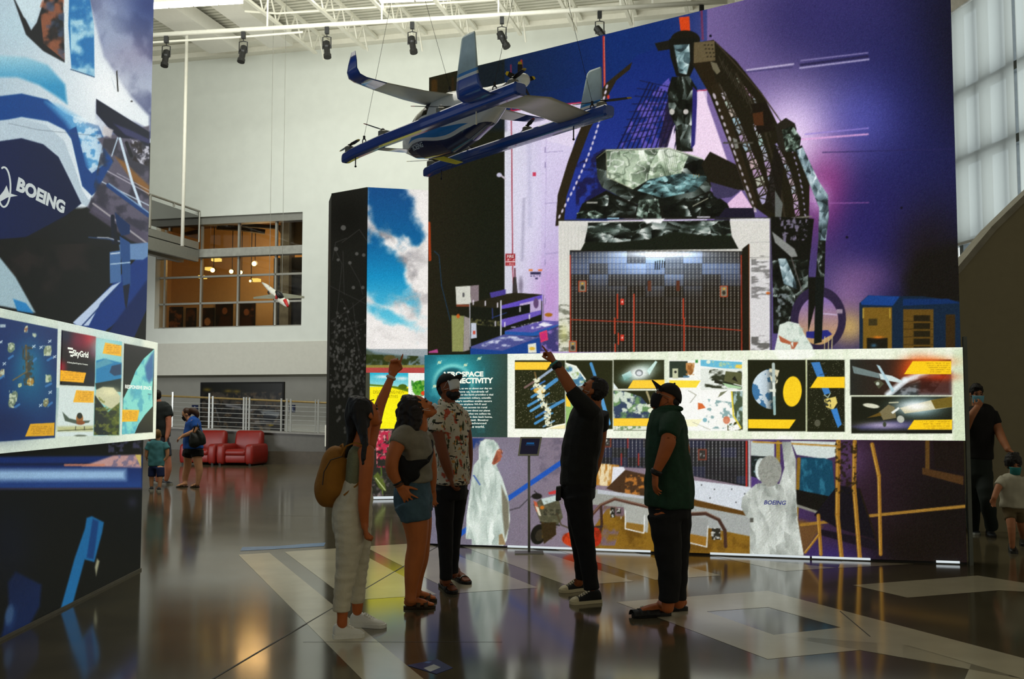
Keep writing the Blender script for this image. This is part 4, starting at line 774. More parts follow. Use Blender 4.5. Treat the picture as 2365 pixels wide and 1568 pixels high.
m = MB(); m.hexa([mu.at(ma0, 0, -.012), mu.at(ma1, 0, -.012), mu.at(ma1, mtop(ma1), -.012), mu.at(ma0, mtop(ma0), -.012)], mu.n * -0.22); m.build('light_case', M_dark, mural)
def base_tube(pl, ua, ub, v, par, off=0.03, nm='base_light'):
    a0 = pl.hit(ua, v, off)[0]; a1 = pl.hit(ub, v, off)[0]; m = MB(); m.hexa([pl.at(a0, .012, off), pl.at(a1, .012, off), pl.at(a1, .032, off), pl.at(a0, .032, off)], pl.n * -0.02)
    return m.build(nm, glow_mat('base_light_strip', (226, 236, 240), 0.85), par)
for ua, ub in ((1172, 1338), (1340, 1502), (1640, 1870), (1875, 2010), (2162, 2216)): base_tube(mu, ua, ub, 1270, mural)
M_fire = glow_mat('lit_red_sign_white', (240, 214, 214), 0.8)
fit('lettering', 'FIRE', mu, 1171, 596, 1187, 589, .002, M_fire, mural, bold=.02)
fit('lettering', 'BOEING', mu, 1764, 1165, 1816, 1155, .002, glow_mat('coat_lettering_blue', (66, 70, 130), 0.9), mural, bold=.03, shear=.25)
# ------------------------------------------------------------------ long light box in front of it
def paint_box():
    B = Art(972, 800, 2236, 1024, 1.0, (238, 243, 222)); R = B.rect
    B.clouds([(1172, 806), (2232, 806), (2232, 1024), (1172, 1024)], (214, 226, 196), 10, .4, .7, .5, 5, sy=30); R(1150, 806, 1420, 1024, (250, 252, 240), .6, 60); B.glow(1790, 905, 200, 90, (250, 252, 240), .3); R(2200, 806, 2236, 1024, (206, 220, 186), .8, 10)
    YEL = (255, 206, 56)
    # title panel
    R(975, 810, 1172, 1012, wgrad(980, (18, 84, 100), 1160, (48, 66, 56))); B.glow(1060, 850, 70, 50, (36, 142, 150), .8); B.glow(1030, 880, 60, 60, (32, 128, 146), .6)
    for r in (44, 42): B.glow(1046, 886, 0.1, 0.1, (0, 0, 0), 0)
    w = B.win(980, 815, 1110, 960, 0); sl, X, Y = w; d = np.hypot(X - 1046, Y - 888); ring = np.exp(-((d - 44) / 5.0) ** 2) * np.clip(.25 + (900 - Y) / 90, 0, 1); B.put(sl, np.clip(ring, 0, 1) * .95, (176, 244, 226), X, Y); B.put(sl, np.exp(-((d - 50) / 16.0) ** 2) * .45 * np.clip(.4 + (900 - Y) / 90, 0, 1), (60, 178, 184), X, Y); B.put(sl, np.clip((41 - d) / 6, 0, 1) * .75, (22, 70, 78), X, Y)
    B.clouds([(980, 815), (1120, 815), (1120, 1000), (980, 1000)], (60, 160, 170), 26, .55, .8, .5, 11)
    for x, y in ((1015, 837), (1075, 843), (1107, 828), (1004, 892)): B.ell(x, y, 4, 3, (226, 226, 170)); B.line([(x - 5, y + 4), (x + 5, y - 4)], 2, (150, 206, 196))
    # 1: string of satellites
    K = (36, 38, 14)
    R(1189, 832, 1305, 990, K); R(1189, 836, 1276, 854, YEL); B.poly([(1276, 836), (1262, 854), (1276, 854)], K)
    B.clouds([(1189, 856), (1305, 856), (1305, 985), (1189, 985)], (190, 184, 150), 2.0, .74, .8, .8, 15); B.poly([(1262, 990), (1282, 982), (1305, 978), (1305, 990)], (250, 236, 180)); B.line([(1262, 990), (1285, 983), (1305, 979)], 3, (255, 255, 236))
    SB = (74, 140, 190)
    for (xa, ya, xb, yb, wd, c) in ((1212, 895, 1242, 876, 5, (120, 96, 90)), (1240, 878, 1276, 852, 6, (150, 168, 190)), (1227, 899, 1258, 880, 4, (60, 110, 170)), (1254, 900, 1285, 877, 9, SB), (1228, 917, 1252, 902, 6, SB), (1220, 937, 1250, 920, 6, SB), (1250, 920, 1268, 908, 4, (70, 130, 180)), (1226, 949, 1256, 931, 6, (96, 160, 206)), (1255, 936, 1300, 926, 1, SB), (1262, 947, 1301, 925, 7, SB), (1238, 963, 1264, 947, 5, (60, 120, 180)), (1258, 960, 1276, 954, 4, SB), (1236, 978, 1266, 960, 6, SB), (1255, 985, 1280, 972, 4, (110, 150, 180))): B.line([(xa, ya), (xb, yb)], wd, c)
    B.ell(1246, 902, 14, 7, (220, 170, 70)); B.line([(1235, 860), (1240, 880)], 4, (110, 90, 50))
    for x, y in ((1239, 880), (1239, 890), (1247, 902), (1252, 897), (1250, 918), (1256, 934), (1265, 947), (1264, 960), (1267, 976), (1248, 910)): B.clouds([(x - 8, y - 8), (x + 8, y - 8), (x + 8, y + 8), (x - 8, y + 8)], (236, 236, 204), 4, .45, .55, 1, int(x)); B.ell(x, y, 4, 4, (230, 230, 200))
    # 2: earth and long panels
    R(1307, 832, 1415, 991, K); e = [(1307, 839), (1330, 846), (1352, 876), (1360, 905), (1350, 950), (1330, 985), (1307, 985)]; B.poly(e, (70, 120, 150)); B.clouds(e, (232, 240, 226), 14, .42, .58, .95, 21); B.clouds(e, (120, 150, 60), 16, .52, .64, .9, 23); B.line([(1307, 839), (1330, 846), (1352, 876)], 3, (250, 252, 236)); B.poly([(1307, 915), (1320, 930), (1335, 965), (1307, 985)], (150, 190, 110)); B.poly([(1307, 910), (1316, 920), (1318, 940), (1307, 938)], YEL)
    B.line([(1365, 840), (1374, 867)], 7, SB); B.line([(1388, 915), (1406, 978)], 9, (86, 154, 206))
    # 3: galaxy craft above, earth below
    R(1417, 831, 1534, 898, K); B.glow(1478, 860, 36, 16, (206, 240, 230), .95, -20); B.glow(1476, 862, 22, 14, (255, 255, 250), .95); B.poly([(1494, 856), (1514, 833), (1518, 836), (1500, 866)], (206, 236, 226)); B.poly([(1436, 866), (1456, 856), (1460, 868), (1442, 878)], (190, 226, 220)); B.ell(1476, 861, 9, 8, (130, 136, 136)); B.ell(1476, 862, 6, 5, (220, 224, 226)); B.glow(1446, 874, 12, 8, (110, 160, 150), .8); B.poly([(1462, 878), (1535, 877), (1535, 897), (1450, 897)], YEL); B.poly([(1417, 884), (1428, 898), (1417, 898)], (230, 240, 236)); B.line([(1417, 900), (1534, 900)], 2.4, (244, 246, 226))
    R(1417, 902, 1546, 994, K); e = [(1417, 902), (1440, 903), (1480, 916), (1505, 945), (1508, 966), (1417, 966)]; B.poly(e, (52, 66, 92)); B.clouds(e, (110, 150, 90), 16, .42, .55, .9, 31); B.clouds(e, (214, 226, 206), 12, .52, .62, .95, 33); B.line([(1494, 905), (1503, 930), (1512, 946)], 5, (160, 150, 110)); B.ell(1500, 937, 5, 4, (220, 220, 200)); B.ell(1506, 948, 10, 6, (232, 236, 210)); R(1417, 966, 1620, 984, YEL); R(1417, 984, 1546, 993, (226, 230, 212)); B.clouds([(1417, 984), (1546, 984), (1546, 993), (1417, 993)], (110, 140, 90), 7, .5, .6, .9, 35)
    # 4: laboratory collage
    R(1546, 832, 1715, 995, (246, 248, 240)); R(1546, 834, 1588, 872, (44, 56, 44)); R(1553, 851, 1566, 874, (196, 200, 164)); B.ell(1560, 859, 3, 3, (40, 40, 34)); B.ell(1594, 852, 8, 14, (150, 96, 44)); B.clouds([(1584, 838), (1604, 838), (1604, 866), (1584, 866)], (196, 140, 80), 5, .45, .6); R(1606, 831, 1612, 838, (60, 140, 60)); B.poly([(1546, 878), (1618, 879), (1608, 895), (1546, 895)], (255, 222, 60)); B.poly([(1530, 970), (1622, 968), (1610, 985), (1530, 985)], (255, 236, 60)); R(1578, 868, 1592, 872, (90, 130, 160))
    B.poly([(1618, 831), (1714, 836), (1713, 855), (1618, 845)], (104, 186, 214)); B.clouds([(1640, 834), (1700, 838), (1700, 850), (1640, 844)], (176, 206, 160), 8, .5, .65); B.ell(1636, 836, 5, 4, (230, 240, 220)); B.poly([(1700, 842), (1714, 842), (1713, 852), (1698, 849)], (236, 206, 80)); R(1618, 851, 1714, 900, (226, 232, 222), .9); B.clouds([(1640, 852), (1714, 856), (1714, 900), (1625, 895)], (40, 44, 26), 13, .5, .58, .95, 41, sx=2.4); B.poly([(1676, 857), (1713, 861), (1713, 890), (1672, 880)], (88, 90, 56)); B.poly([(1690, 876), (1697, 868), (1704, 882)], (30, 30, 20)); B.poly([(1650, 876), (1712, 892), (1712, 898), (1650, 884)], (36, 38, 24)); B.poly([(1668, 884), (1712, 893), (1712, 898), (1680, 895)], (170, 206, 160))
    R(1546, 902, 1715, 993, (250, 250, 244), .8); B.line([(1590, 902), (1608, 912), (1594, 930)], 2, (176, 176, 160)); B.poly([(1612, 930), (1622, 932), (1630, 942), (1612, 946)], (214, 106, 50)); B.ell(1678, 970, 8, 9, (206, 84, 40)); B.glow(1676, 972, 16, 14, (230, 226, 210), .4); B.clouds([(1625, 920), (1700, 930), (1700, 990), (1625, 990)], (110, 150, 150), 9, .6, .68, .8, 43); B.poly([(1664, 906), (1680, 902), (1668, 912), (1658, 918)], (120, 124, 96)); B.poly([(1688, 904), (1715, 903), (1715, 993), (1700, 975)], (70, 84, 60)); B.clouds([(1690, 904), (1715, 903), (1715, 993), (1702, 975)], (180, 206, 206), 8, .46, .6, .9, 45, sy=2); B.line([(1690, 905), (1694, 960), (1712, 990)], 3.5, (226, 206, 60)); B.ell(1628, 970, 5, 5, (130, 180, 190)); B.line([(1600, 975), (1640, 992)], 1.4, (190, 190, 170)); B.clouds([(1680, 980), (1715, 970), (1715, 994), (1680, 994)], (60, 60, 20), 6, .46, .6)
    # 5: earth with satellite and gold disc; blue winged satellite
    K = (26, 28, 10)
    R(1727, 831, 1861, 996, K); w = B.win(1735, 848, 1800, 946, 0); sl, X, Y = w; d = np.hypot((X - 1788) / 52, (Y - 898) / 48); mk = np.clip((1 - d) * 40, 0, 1) * np.clip((1796 - X) / 26, 0, 1); n = B.fbm(16, X, Y, 51); c = np.where((n > .52)[..., None], np.array([206, 222, 230]), np.array([62, 116, 160])); c = c * np.clip(.65 + (1800 - X) / 130, .5, 1)[..., None]; B.put(sl, mk, c, X, Y)
    B.clouds([(1775, 850), (1800, 855), (1795, 890), (1780, 880)], (236, 226, 190), 9, .45, .6, .9, 53); B.line([(1786, 841), (1787, 885)], 7, (176, 190, 184)); B.line([(1787, 886), (1788, 925)], 6, (226, 232, 220)); B.line([(1788, 918), (1789, 956)], 6, (150, 180, 176)); B.poly([(1776, 899), (1792, 898), (1792, 906), (1778, 904)], (222, 226, 210)); B.ell(1830, 904, 21.5, 35, (250, 206, 30), 1, 4); B.poly([(1728, 968), (1838, 969), (1823, 990), (1728, 989)], (252, 206, 30)); B.line([(1862, 831), (1863, 996)], 2, (200, 206, 150))
    R(1864, 831, 1951, 997, K); B.clouds([(1864, 831), (1951, 831), (1951, 990), (1864, 990)], (160, 160, 130), 2, .76, .8, .8, 55); B.poly([(1873, 837), (1893, 836), (1918, 908), (1904, 912)], (60, 122, 186)); B.poly([(1899, 876), (1952, 870), (1950, 896), (1870, 896)], K, 0); B.poly([(1888, 870), (1951, 870), (1951, 896), (1871, 896)], (252, 204, 30)); B.line([(1904, 912), (1912, 918), (1918, 908)], 2, (170, 190, 170)); B.poly([(1902, 922), (1930, 916), (1934, 930), (1924, 946), (1908, 940)], (226, 206, 110)); B.clouds([(1900, 916), (1918, 916), (1920, 944), (1902, 938)], (40, 44, 34), 5, .46, .58); B.poly([(1919, 946), (1933, 942), (1944, 980), (1935, 988)], (56, 126, 196)); B.line([(1893, 866), (1908, 862)], 1.5, (30, 60, 100)); B.ell(1888, 977, 7, 8, (84, 84, 66))
    # 6: two satellites over the earth
    R(1963, 830, 2197, 913, wgrad(1963, (34, 36, 30), 2197, (70, 20, 6))); B.poly([(2045, 913), (2080, 885), (2130, 860), (2197, 840), (2197, 913)], (120, 126, 130)); B.clouds([(2060, 913), (2100, 880), (2190, 860), (2150, 913)], (30, 30, 30), 12, .46, .6, .9, 61, sx=2); B.glow(2110, 850, 36, 24, (226, 80, 20), .9, -25); B.glow(2150, 835, 50, 12, (240, 110, 30), .8); B.line([(2050, 911), (2090, 878), (2140, 860)], 12, (236, 246, 250), .9, 8); B.poly([(2125, 872), (2197, 860), (2197, 913), (2120, 913)], (60, 14, 6), .75, 14); B.glow(2170, 870, 40, 10, (206, 60, 16), .7)
    B.poly([(1968, 845), (2030, 862), (2032, 874), (1972, 862)], (110, 126, 124)); B.poly([(2030, 862), (2060, 868), (2085, 880), (2078, 884), (2034, 876)], (206, 222, 220)); B.poly([(2024, 842), (2032, 845), (2066, 902), (2060, 906)], (176, 206, 214)); B.poly([(2018, 882), (2030, 876), (2042, 886), (2030, 898)], (76, 76, 56)); B.ell(2027, 886, 4, 4, (190, 200, 180)); B.poly([(2108, 834), (2197, 834), (2197, 864), (2088, 864)], (252, 204, 20)); B.line([(1965, 914), (2199, 914)], 2.4, (232, 240, 210))
    R(1966, 916, 2199, 1001, (22, 24, 12)); B.glow(2120, 940, 50, 22, (150, 196, 206), .9); B.poly([(1970, 985), (2060, 972), (2199, 975), (2199, 990), (1990, 992)], (60, 60, 110), .8, 10); B.glow(2040, 982, 50, 8, (190, 176, 206), .8); B.poly([(2078, 942), (2150, 924), (2199, 916), (2199, 940), (2090, 955)], (196, 190, 150)); B.glow(2115, 938, 34, 12, (255, 255, 250), .95); B.poly([(2150, 924), (2199, 916), (2199, 940), (2160, 944)], (110, 92, 30)); B.ell(2012, 937, 19, 5, (214, 214, 190), 1, 8); B.poly([(2030, 952), (2052, 934), (2066, 940), (2070, 965), (2040, 970)], (120, 110, 76)); B.poly([(2002, 965), (2032, 952), (2036, 960)], (100, 76, 24)); B.line([(2054, 930), (2074, 929)], 3, (190, 190, 160)); B.poly([(2058, 952), (2075, 940), (2078, 944), (2062, 956)], (230, 234, 226)); B.ell(2080, 968, 9, 8, (180, 184, 170), 1, 40); B.ell(2043, 980, 4, 6, (60, 66, 50)); R(2094, 996, 2199, 1001, (10, 10, 6)); B.poly([(2111, 970), (2199, 969), (2199, 992), (2096, 992)], (252, 204, 20))
    for (x0, y0, x1, n) in ((2140, 838, 2194, 5), (2130, 973, 2194, 4)):
        for i in range(n): B.clouds([(x0 + 2 * i, y0 + i * 5), (x1, y0 + i * 5), (x1, y0 + i * 5 + 1.6), (x0 + 2 * i, y0 + i * 5 + 1.6)], (140, 104, 10), 2.5, .4, .5, .7, i)
    B.poly([(1790, 1024), (1800, 1006), (1830, 1006), (1840, 1024)], (246, 246, 240), .6, 4); B.poly([(1780, 806), (1878, 806), (1884, 822), (1850, 830), (1800, 830)], (250, 252, 248), .5, 4)
    return B
B = paint_box()
lbp = Plane(mu.at(0, 0, .13), mu.d)
lx0 = lbp.hit(980, 900)[0]; lx1 = lbp.hit(2226, 900)[0]; lz0 = lbp.hit(1600, 1013)[1]; lz1 = lbp.hit(1600, 811)[1]; lxt = lbp.hit(1171.5, 900)[0]
lbox = thing('light_box', lbp.at((lx0 + lx1) / 2, lz0), 'long white light box of satellite pictures with a teal title panel, across the big mural', 'light box')
m = MB(); m.hexa([lbp.at(lx0, lz0, -.003), lbp.at(lx1, lz0, -.003), lbp.at(lx1, lz1, -.003), lbp.at(lx0, lz1, -.003)], lbp.n * -.12); m.build('case', mat('light_box_case', (150, 156, 140), .5), lbox)
ST_ = 0.0050
sheet('front_sheet', lbp, lxt, lx1, lz0, lz1, B, ST_ * 1.6, M_lb, lbox)
tp = sheet('title_panel', lbp, lx0, lxt - .003, lz0, lz1, B, ST_, M_lb, lbox); label(tp, 'teal title panel with a glowing ring and white text')
def pic(name, u0, v0, u1, v1, lab, art=None, pl=None, par=None, st=ST_, off=.003, m_=None):
    pl = pl or lbp; a0, z1_ = pl.hit(u0, v0, off); a1, z0_ = pl.hit(u1, v1, off)
    za = pl.hit(u0, v1, off)[1]; zb_ = pl.hit(u1, v0, off)[1]
    o = sheet(name, pl, a0, a1, (z0_ + za) / 2, (z1_ + zb_) / 2, art or B, st, m_ or M_lb, par or lbox, off); return label(o, lab) if lab else o
pic('picture_panel', 1189, 832, 1305, 990, 'picture of a string of blue winged satellites'); pic('picture_panel', 1307, 832, 1415, 991, 'picture of the earth and a long blue panel')
pic('picture_panel', 1417, 831, 1534, 899, 'picture of a glowing white spacecraft'); pic('picture_panel', 1417, 902, 1545, 993, 'picture of the earth with clouds')
pic('picture_panel', 1547, 832, 1715, 994, 'white laboratory picture collage'); pic('picture_panel', 1727, 831, 1861, 996, 'picture of the earth with a yellow disc'); pic('picture_panel', 1864, 831, 1951, 997, 'picture of a blue winged satellite with yellow caption')
pic('picture_panel', 1963, 830, 2197, 913, 'picture of a crossed-wing satellite over an orange horizon'); pic('picture_panel', 1966, 916, 2199, 1000, 'picture of a satellite with a bright wing')
fit('lettering', 'AEROSPACE', lbp, 1020, 870.5, 1116.5, 858.5, .004, M_glowtext, lbox, bold=.045); fit('lettering', 'CONNECTIVITY', lbp, 1014, 886, 1139, 873, .004, M_glowtext, lbox, bold=.045)
for i, s in enumerate(('we think about us, as we go about our day on', 'Earth. Miles above us, hundreds of', 'satellites are orbiting the Earth providing a vital', 'way for us to be connected; military, scientific', 'and more, today\'s satellites enable secure', 'and dramatic, from airplane Wi-Fi and', 'helping bring internet access to rural', 'areas. Much of what we know about our planet', 'and beyond is based on what we collect via', 'satellites. Petabytes of this data back home,', 'secured and protected. Boeing', 'is building the most advanced', 'satellites outside of the world.')):
    y = 900.5 + i * 7.25; xe = (1136, 1128, 1139, 1134, 1136, 1123, 1125, 1132, 1133, 1137, 1128, 1123, 1119)[i]
    fit('lettering', s, lbp, 1016, y, xe, y - 5.4, .004, M_glowtext, lbox, bold=.018)
# grey post at the right end of the mural
pp = Plane(mu.at(ma1 + .035, 0), mu.d); m = MB(); z = mu.hit(2224, 778)[1]; m.hexa([pp.at(-.017, .0, .05), pp.at(.017, .0, .05), pp.at(.017, z, .05), pp.at(-.017, z, .05)], pp.n * -.07)
tag(m.build('end_post', mat('post_grey', (96, 100, 90), .5)), 'slim grey metal post standing at the right end of the big mural', 'post')
# ------------------------------------------------------------------ left mural (aircraft on an airfield) and its light box
lm = Plane((-3.47, 9.8), (-.05, 1)); le = lm.hit(334, 900)[0]; ls = lm.hit(-330, 900)[0]
def paint_left():
    A = Art(-340, -20, 372, 1720, 1.5, (8, 10, 8)); R = A.rect
    sky = [(-340, -20), (372, -20), (372, 330), (230, 230), (-340, -20)]
    R(-340, -20, 372, 330, hgrad(0, (120, 130, 165), 330, (196, 206, 216)))
    A.clouds([(200, -20), (372, -20), (372, 320), (200, 320)], (64, 72, 112), 60, .42, .6, .9, 3, sx=.7); A.glow(345, 10, 60, 60, (30, 50, 110), .95); A.glow(300, 130, 60, 40, (140, 124, 150), .5); A.glow(250, 60, 50, 60, (150, 168, 196), .6)
    body = [(-340, -20), (200, -20), (222, 60), (240, 130), (300, 220), (345, 268), (345, 300), (222, 235), (222, 330), (260, 380), (240, 440), (205, 480), (-340, 480)]
    A.poly(body, wgrad(-100, (150, 176, 190), 250, (226, 234, 236)), 1, 8); A.glow(250, 210, 60, 50, (240, 244, 244), .8, 35); A.glow(40, 60, 60, 60, (176, 206, 216), .6); A.poly([(200, -20), (240, 130), (300, 215), (345, 262), (345, 150), (260, 40), (230, -20)], (150, 158, 180), .35, 30)
    A.poly([(-60, -20), (40, -20), (52, 30), (72, 70), (85, 52), (108, -20), (145, -20), (150, 145), (100, 118), (60, 80), (25, -20)], (22, 24, 30), 1, 3)
    A.clouds([(90, 0), (148, -20), (150, 140), (100, 100)], (160, 92, 62), 26, .42, .62, .8, 5); A.clouds([(100, 0), (148, 0), (150, 140), (110, 100)], (60, 80, 110), 20, .52, .66, .7, 7); A.poly([(25, -20), (105, -20), (78, 55), (55, 40)], (196, 216, 222), 1, 3)
    A.poly([(160, -20), (205, -20), (217, 60), (218, 178), (165, 158), (158, 60)], (30, 110, 170), 1, 2); A.clouds([(160, -20), (205, -20), (217, 60), (218, 178), (165, 158)], (176, 216, 226), 34, .4, .62, .9, 9); A.line([(151, -20), (153, 145)], 7, (214, 226, 228)); A.line([(163, 160), (218, 178)], 2, (10, 50, 90))
    A.poly([(268, 165), (271, 162), (274, 212), (271, 212)], (40, 40, 40)); A.ell(304, 234, 2.5, 2, (40, 40, 40)); A.line([(258, 180), (266, 206)], 2, (206, 216, 220))
    A.poly([(-340, 130), (0, 128), (60, 132), (110, 150), (150, 195), (155, 240), (130, 222), (90, 196), (40, 178), (0, 178), (-340, 190)], hgrad(130, (150, 196, 210), 200, (46, 140, 184)), 1, 8)
    A.poly([(-340, 232), (0, 222), (50, 216), (110, 230), (150, 262), (190, 280), (228, 290), (262, 375), (240, 402), (212, 402), (196, 392), (178, 340), (150, 300), (110, 280), (50, 270), (0, 280), (-340, 300)], (10, 62, 128), 1, 3)
    A.poly([(105, 235), (140, 245), (225, 300), (232, 385), (205, 395), (185, 330), (150, 280)], (96, 172, 216), .8, 14); A.clouds([(165, 265), (235, 280), (240, 400), (205, 402)], (226, 238, 240), 12, .45, .6, .7, 11); A.glow(235, 285, 40, 14, (220, 230, 234), .7)
    A.poly([(160, 300), (176, 292), (198, 385), (212, 400), (245, 378), (260, 380), (235, 430), (212, 452), (190, 430)], (12, 58, 120), 1, 2)
    A.poly([(-340, 300), (0, 278), (50, 274), (105, 288), (148, 325), (172, 385), (190, 440), (205, 462), (232, 432), (226, 452), (202, 478), (188, 470), (160, 410), (135, 360), (100, 332), (50, 318), (0, 326), (-340, 360)], (176, 194, 204), 1, 2)
    A.poly([(-340, 360), (0, 326), (50, 319), (100, 333), (135, 362), (160, 412), (188, 470), (150, 500), (60, 548), (-340, 580)], wgrad(0, (10, 24, 66), 180, (4, 18, 52)), 1, 2); A.line([(20, 285), (90, 300), (225, 314)], 1.5, (70, 80, 90), .5)
    # right strip: dark wing, airfield, struts, blue boom
    A.poly([(225, 320), (262, 372), (200, 480), (345, 560), (345, 290)], (86, 82, 98), 1, 4); A.clouds([(240, 320), (345, 320), (345, 560), (205, 480)], (40, 40, 52), 26, .42, .6, .8, 13); A.poly([(266, 362), (285, 372), (345, 430), (345, 452), (300, 410)], (134, 90, 40), .9, 6); A.line([(248, 395), (345, 448)], 2, (200, 196, 206), .8); A.line([(270, 400), (345, 440)], 1.5, (190, 190, 200), .8); A.line([(236, 420), (345, 475)], 2.5, (190, 206, 220), .9)
    A.poly([(222, 228), (345, 305), (345, 345), (320, 322), (275, 318), (255, 300), (222, 262)], (10, 16, 40), 1, 2); A.poly([(262, 285), (300, 300), (345, 322), (345, 332), (290, 312)], (66, 66, 110), .7, 4); A.poly([(240, 290), (262, 300), (256, 318), (236, 310)], (206, 200, 196), .8, 4); A.clouds([(300, 320), (345, 335), (345, 385), (305, 370)], (196, 196, 206), 10, .5, .6, .9, 15); A.clouds([(300, 320), (345, 335), (345, 385), (305, 370)], (30, 24, 30), 12, .5, .6, .9, 16)
    A.line([(272, 318), (258, 360)], 3, (170, 190, 206)); A.line([(277, 320), (305, 420), (326, 480)], 6, (196, 214, 226)); A.line([(292, 330), (303, 360)], 8, (16, 18, 30)); A.line([(250, 428), (345, 498)], 10, (20, 56, 110)); A.line([(252, 424), (345, 492)], 3, (120, 150, 180))
    A.poly([(200, 478), (345, 575), (345, 600), (190, 560), (60, 548), (150, 500)], (12, 14, 14), 1, 3); A.poly([(220, 468), (345, 545), (345, 572), (300, 555), (205, 490)], (78, 72, 90), .8, 5); A.line([(215, 470), (345, 566)], 4, (150, 146, 150)); A.poly([(265, 490), (300, 520), (300, 540), (280, 545), (270, 520)], (14, 40, 80)); A.line([(260, 500), (262, 560)], 9, (10, 16, 34))
    A.poly([(-340, 580), (60, 548), (180, 560), (345, 600), (345, 780), (-340, 700)], (10, 12, 9), 1, 4); A.clouds([(-340, 580), (250, 560), (250, 720), (-340, 700)], (34, 26, 24), 60, .5, .66, .7, 17)
    A.line([(205, 548), (250, 552), (290, 562), (340, 568)], 3, (40, 60, 90)); A.line([(225, 548), (250, 549), (280, 558)], 2, (170, 176, 186))
    A.poly([(168, 750), (330, 582), (345, 575), (345, 650), (300, 720), (230, 775), (180, 765)], (16, 48, 112), 1, 2); A.poly([(168, 745), (258, 660), (280, 650), (232, 700), (205, 752), (180, 752)], (176, 194, 216), 1, 2); A.line([(190, 752), (272, 664)], 3, (24, 50, 100)); A.poly([(275, 565), (345, 560), (345, 590), (330, 600), (280, 600)], (96, 130, 170), 1, 3)
    A.poly([(253, 582), (278, 578), (280, 650), (254, 655)], (64, 100, 146)); A.poly([(276, 545), (300, 560), (302, 660), (284, 665)], (36, 70, 120)); A.line([(256, 586), (276, 584)], 3, (190, 206, 220)); A.line([(256, 610), (300, 606)], 2.5, (170, 196, 214)); A.poly([(284, 660), (300, 655), (292, 720), (288, 700)], (18, 24, 40)); A.line([(265, 520), (268, 560)], 8, (12, 16, 28)); A.poly([(284, 720), (345, 640), (345, 780), (240, 780)], (8, 28, 76), 1, 6); A.poly([(310, 780), (345, 700), (345, 790)], (12, 12, 8))
    A.poly([(-340, 560), (-60, 560), (0, 595), (36, 640), (82, 722), (-340, 640)], (150, 176, 184), 1, 4); A.poly([(30, 690), (60, 700), (78, 724), (40, 718)], (36, 120, 176), 1, 3)
    # under the light box: blurred wing edge, dark floor, blue strut
    R(-340, 1000, 372, 1720, (7, 8, 6)); A.poly([(-340, 1058), (330, 1052), (330, 1070), (-340, 1072)], (16, 40, 100), .9, 6); A.poly([(-340, 1072), (330, 1072), (330, 1128), (-340, 1130)], hgrad(1072, (16, 34, 84), 1128, (30, 60, 120)), 1, 10); A.poly([(-340, 1085), (290, 1085), (290, 1108), (-340, 1112)], (150, 186, 216), .9, 14); A.poly([(190, 1077), (262, 1052), (325, 1050), (325, 1080), (270, 1078)], (196, 150, 140), .9, 5); A.line([(150, 1074), (240, 1074)], 5, (190, 120, 90), .8); A.clouds([(250, 1050), (325, 1050), (325, 1078), (250, 1078)], (90, 90, 120), 12, .5, .6, .7, 21); A.poly([(312, 1050), (326, 1050), (326, 1080)], (190, 170, 90)); A.clouds([(250, 1018), (326, 1018), (326, 1050), (250, 1050)], (50, 50, 70), 10, .5, .66, .9, 23); A.line([(-340, 1130), (326, 1128)], 3, (60, 40, 50), .7)
    A.poly([(200, 1196), (212, 1192), (240, 1206), (236, 1230), (218, 1298), (196, 1292), (168, 1395), (140, 1405), (172, 1290), (196, 1220)], (22, 92, 140), 1, 4); A.poly([(214, 1198), (228, 1204), (216, 1292), (200, 1288)], (14, 50, 100), .9, 4); A.poly([(224, 1290), (230, 1296), (222, 1330), (219, 1310)], (150, 150, 120), .9, 4)
    A.poly([(18, 1345), (36, 1320), (96, 1350), (92, 1400), (60, 1460), (0, 1480), (20, 1400)], (10, 26, 60), 1, 8); A.ell(22, 1420, 9, 22, (70, 96, 120), .9, 10, 6); A.ell(24, 1424, 14, 30, (24, 50, 90), .5, 10, 8); A.glow(306, 1160, 12, 14, (40, 40, 60), .6); A.glow(20, 1260, 60, 100, (8, 14, 30), .6)
    return A
A = paint_left()
lmu = thing('backlit_mural', lm.at(le, 0), 'tall backlit mural of a white and blue aircraft nose at the left edge', 'mural')
sheet('printed_fabric', lm, ls, le, .02, 6.2, A, .0062, M_mural, lmu)
m = MB(); m.hexa([lm.at(ls, 0, -.012), lm.at(le, 0, -.012), lm.at(le, 6.2, -.012), lm.at(ls, 6.2, -.012)], lm.n * -.2); m.build('light_case', mat('pale_case_edge', (120, 122, 116), .6), lmu)
m = MB(); m.hexa([lm.at(ls, .0, .012), lm.at(le, .0, .012), lm.at(le, .02, .012), lm.at(ls, .02, .012)], lm.n * -.02); m.build('base_rail', mat('base_rail_grey', (110, 106, 90), .5), lmu)
M_bo = glow_mat('lit_logo_white', (206, 216, 214), .8)
fit('lettering', 'BOEING', lm, 37, 440, 152, 405, .003, M_bo, lmu, bold=.05, shear=.18)
m = MB(); ring = [lm.at(*lm.hit(8 + 15 * math.cos(t), 432 + 46 * math.sin(t)), .003) for t in np.linspace(-1.9, 3.6, 26)]; m.tube(ring, .006, 6)
sw = lambda u, v: lm.at(*lm.hit(u, v), .003)
m.ngon([sw(-22, 478), sw(8, 440), sw(14, 428), sw(20, 446), sw(40, 452), sw(16, 456)]); m.build('logo', M_bo, lmu)
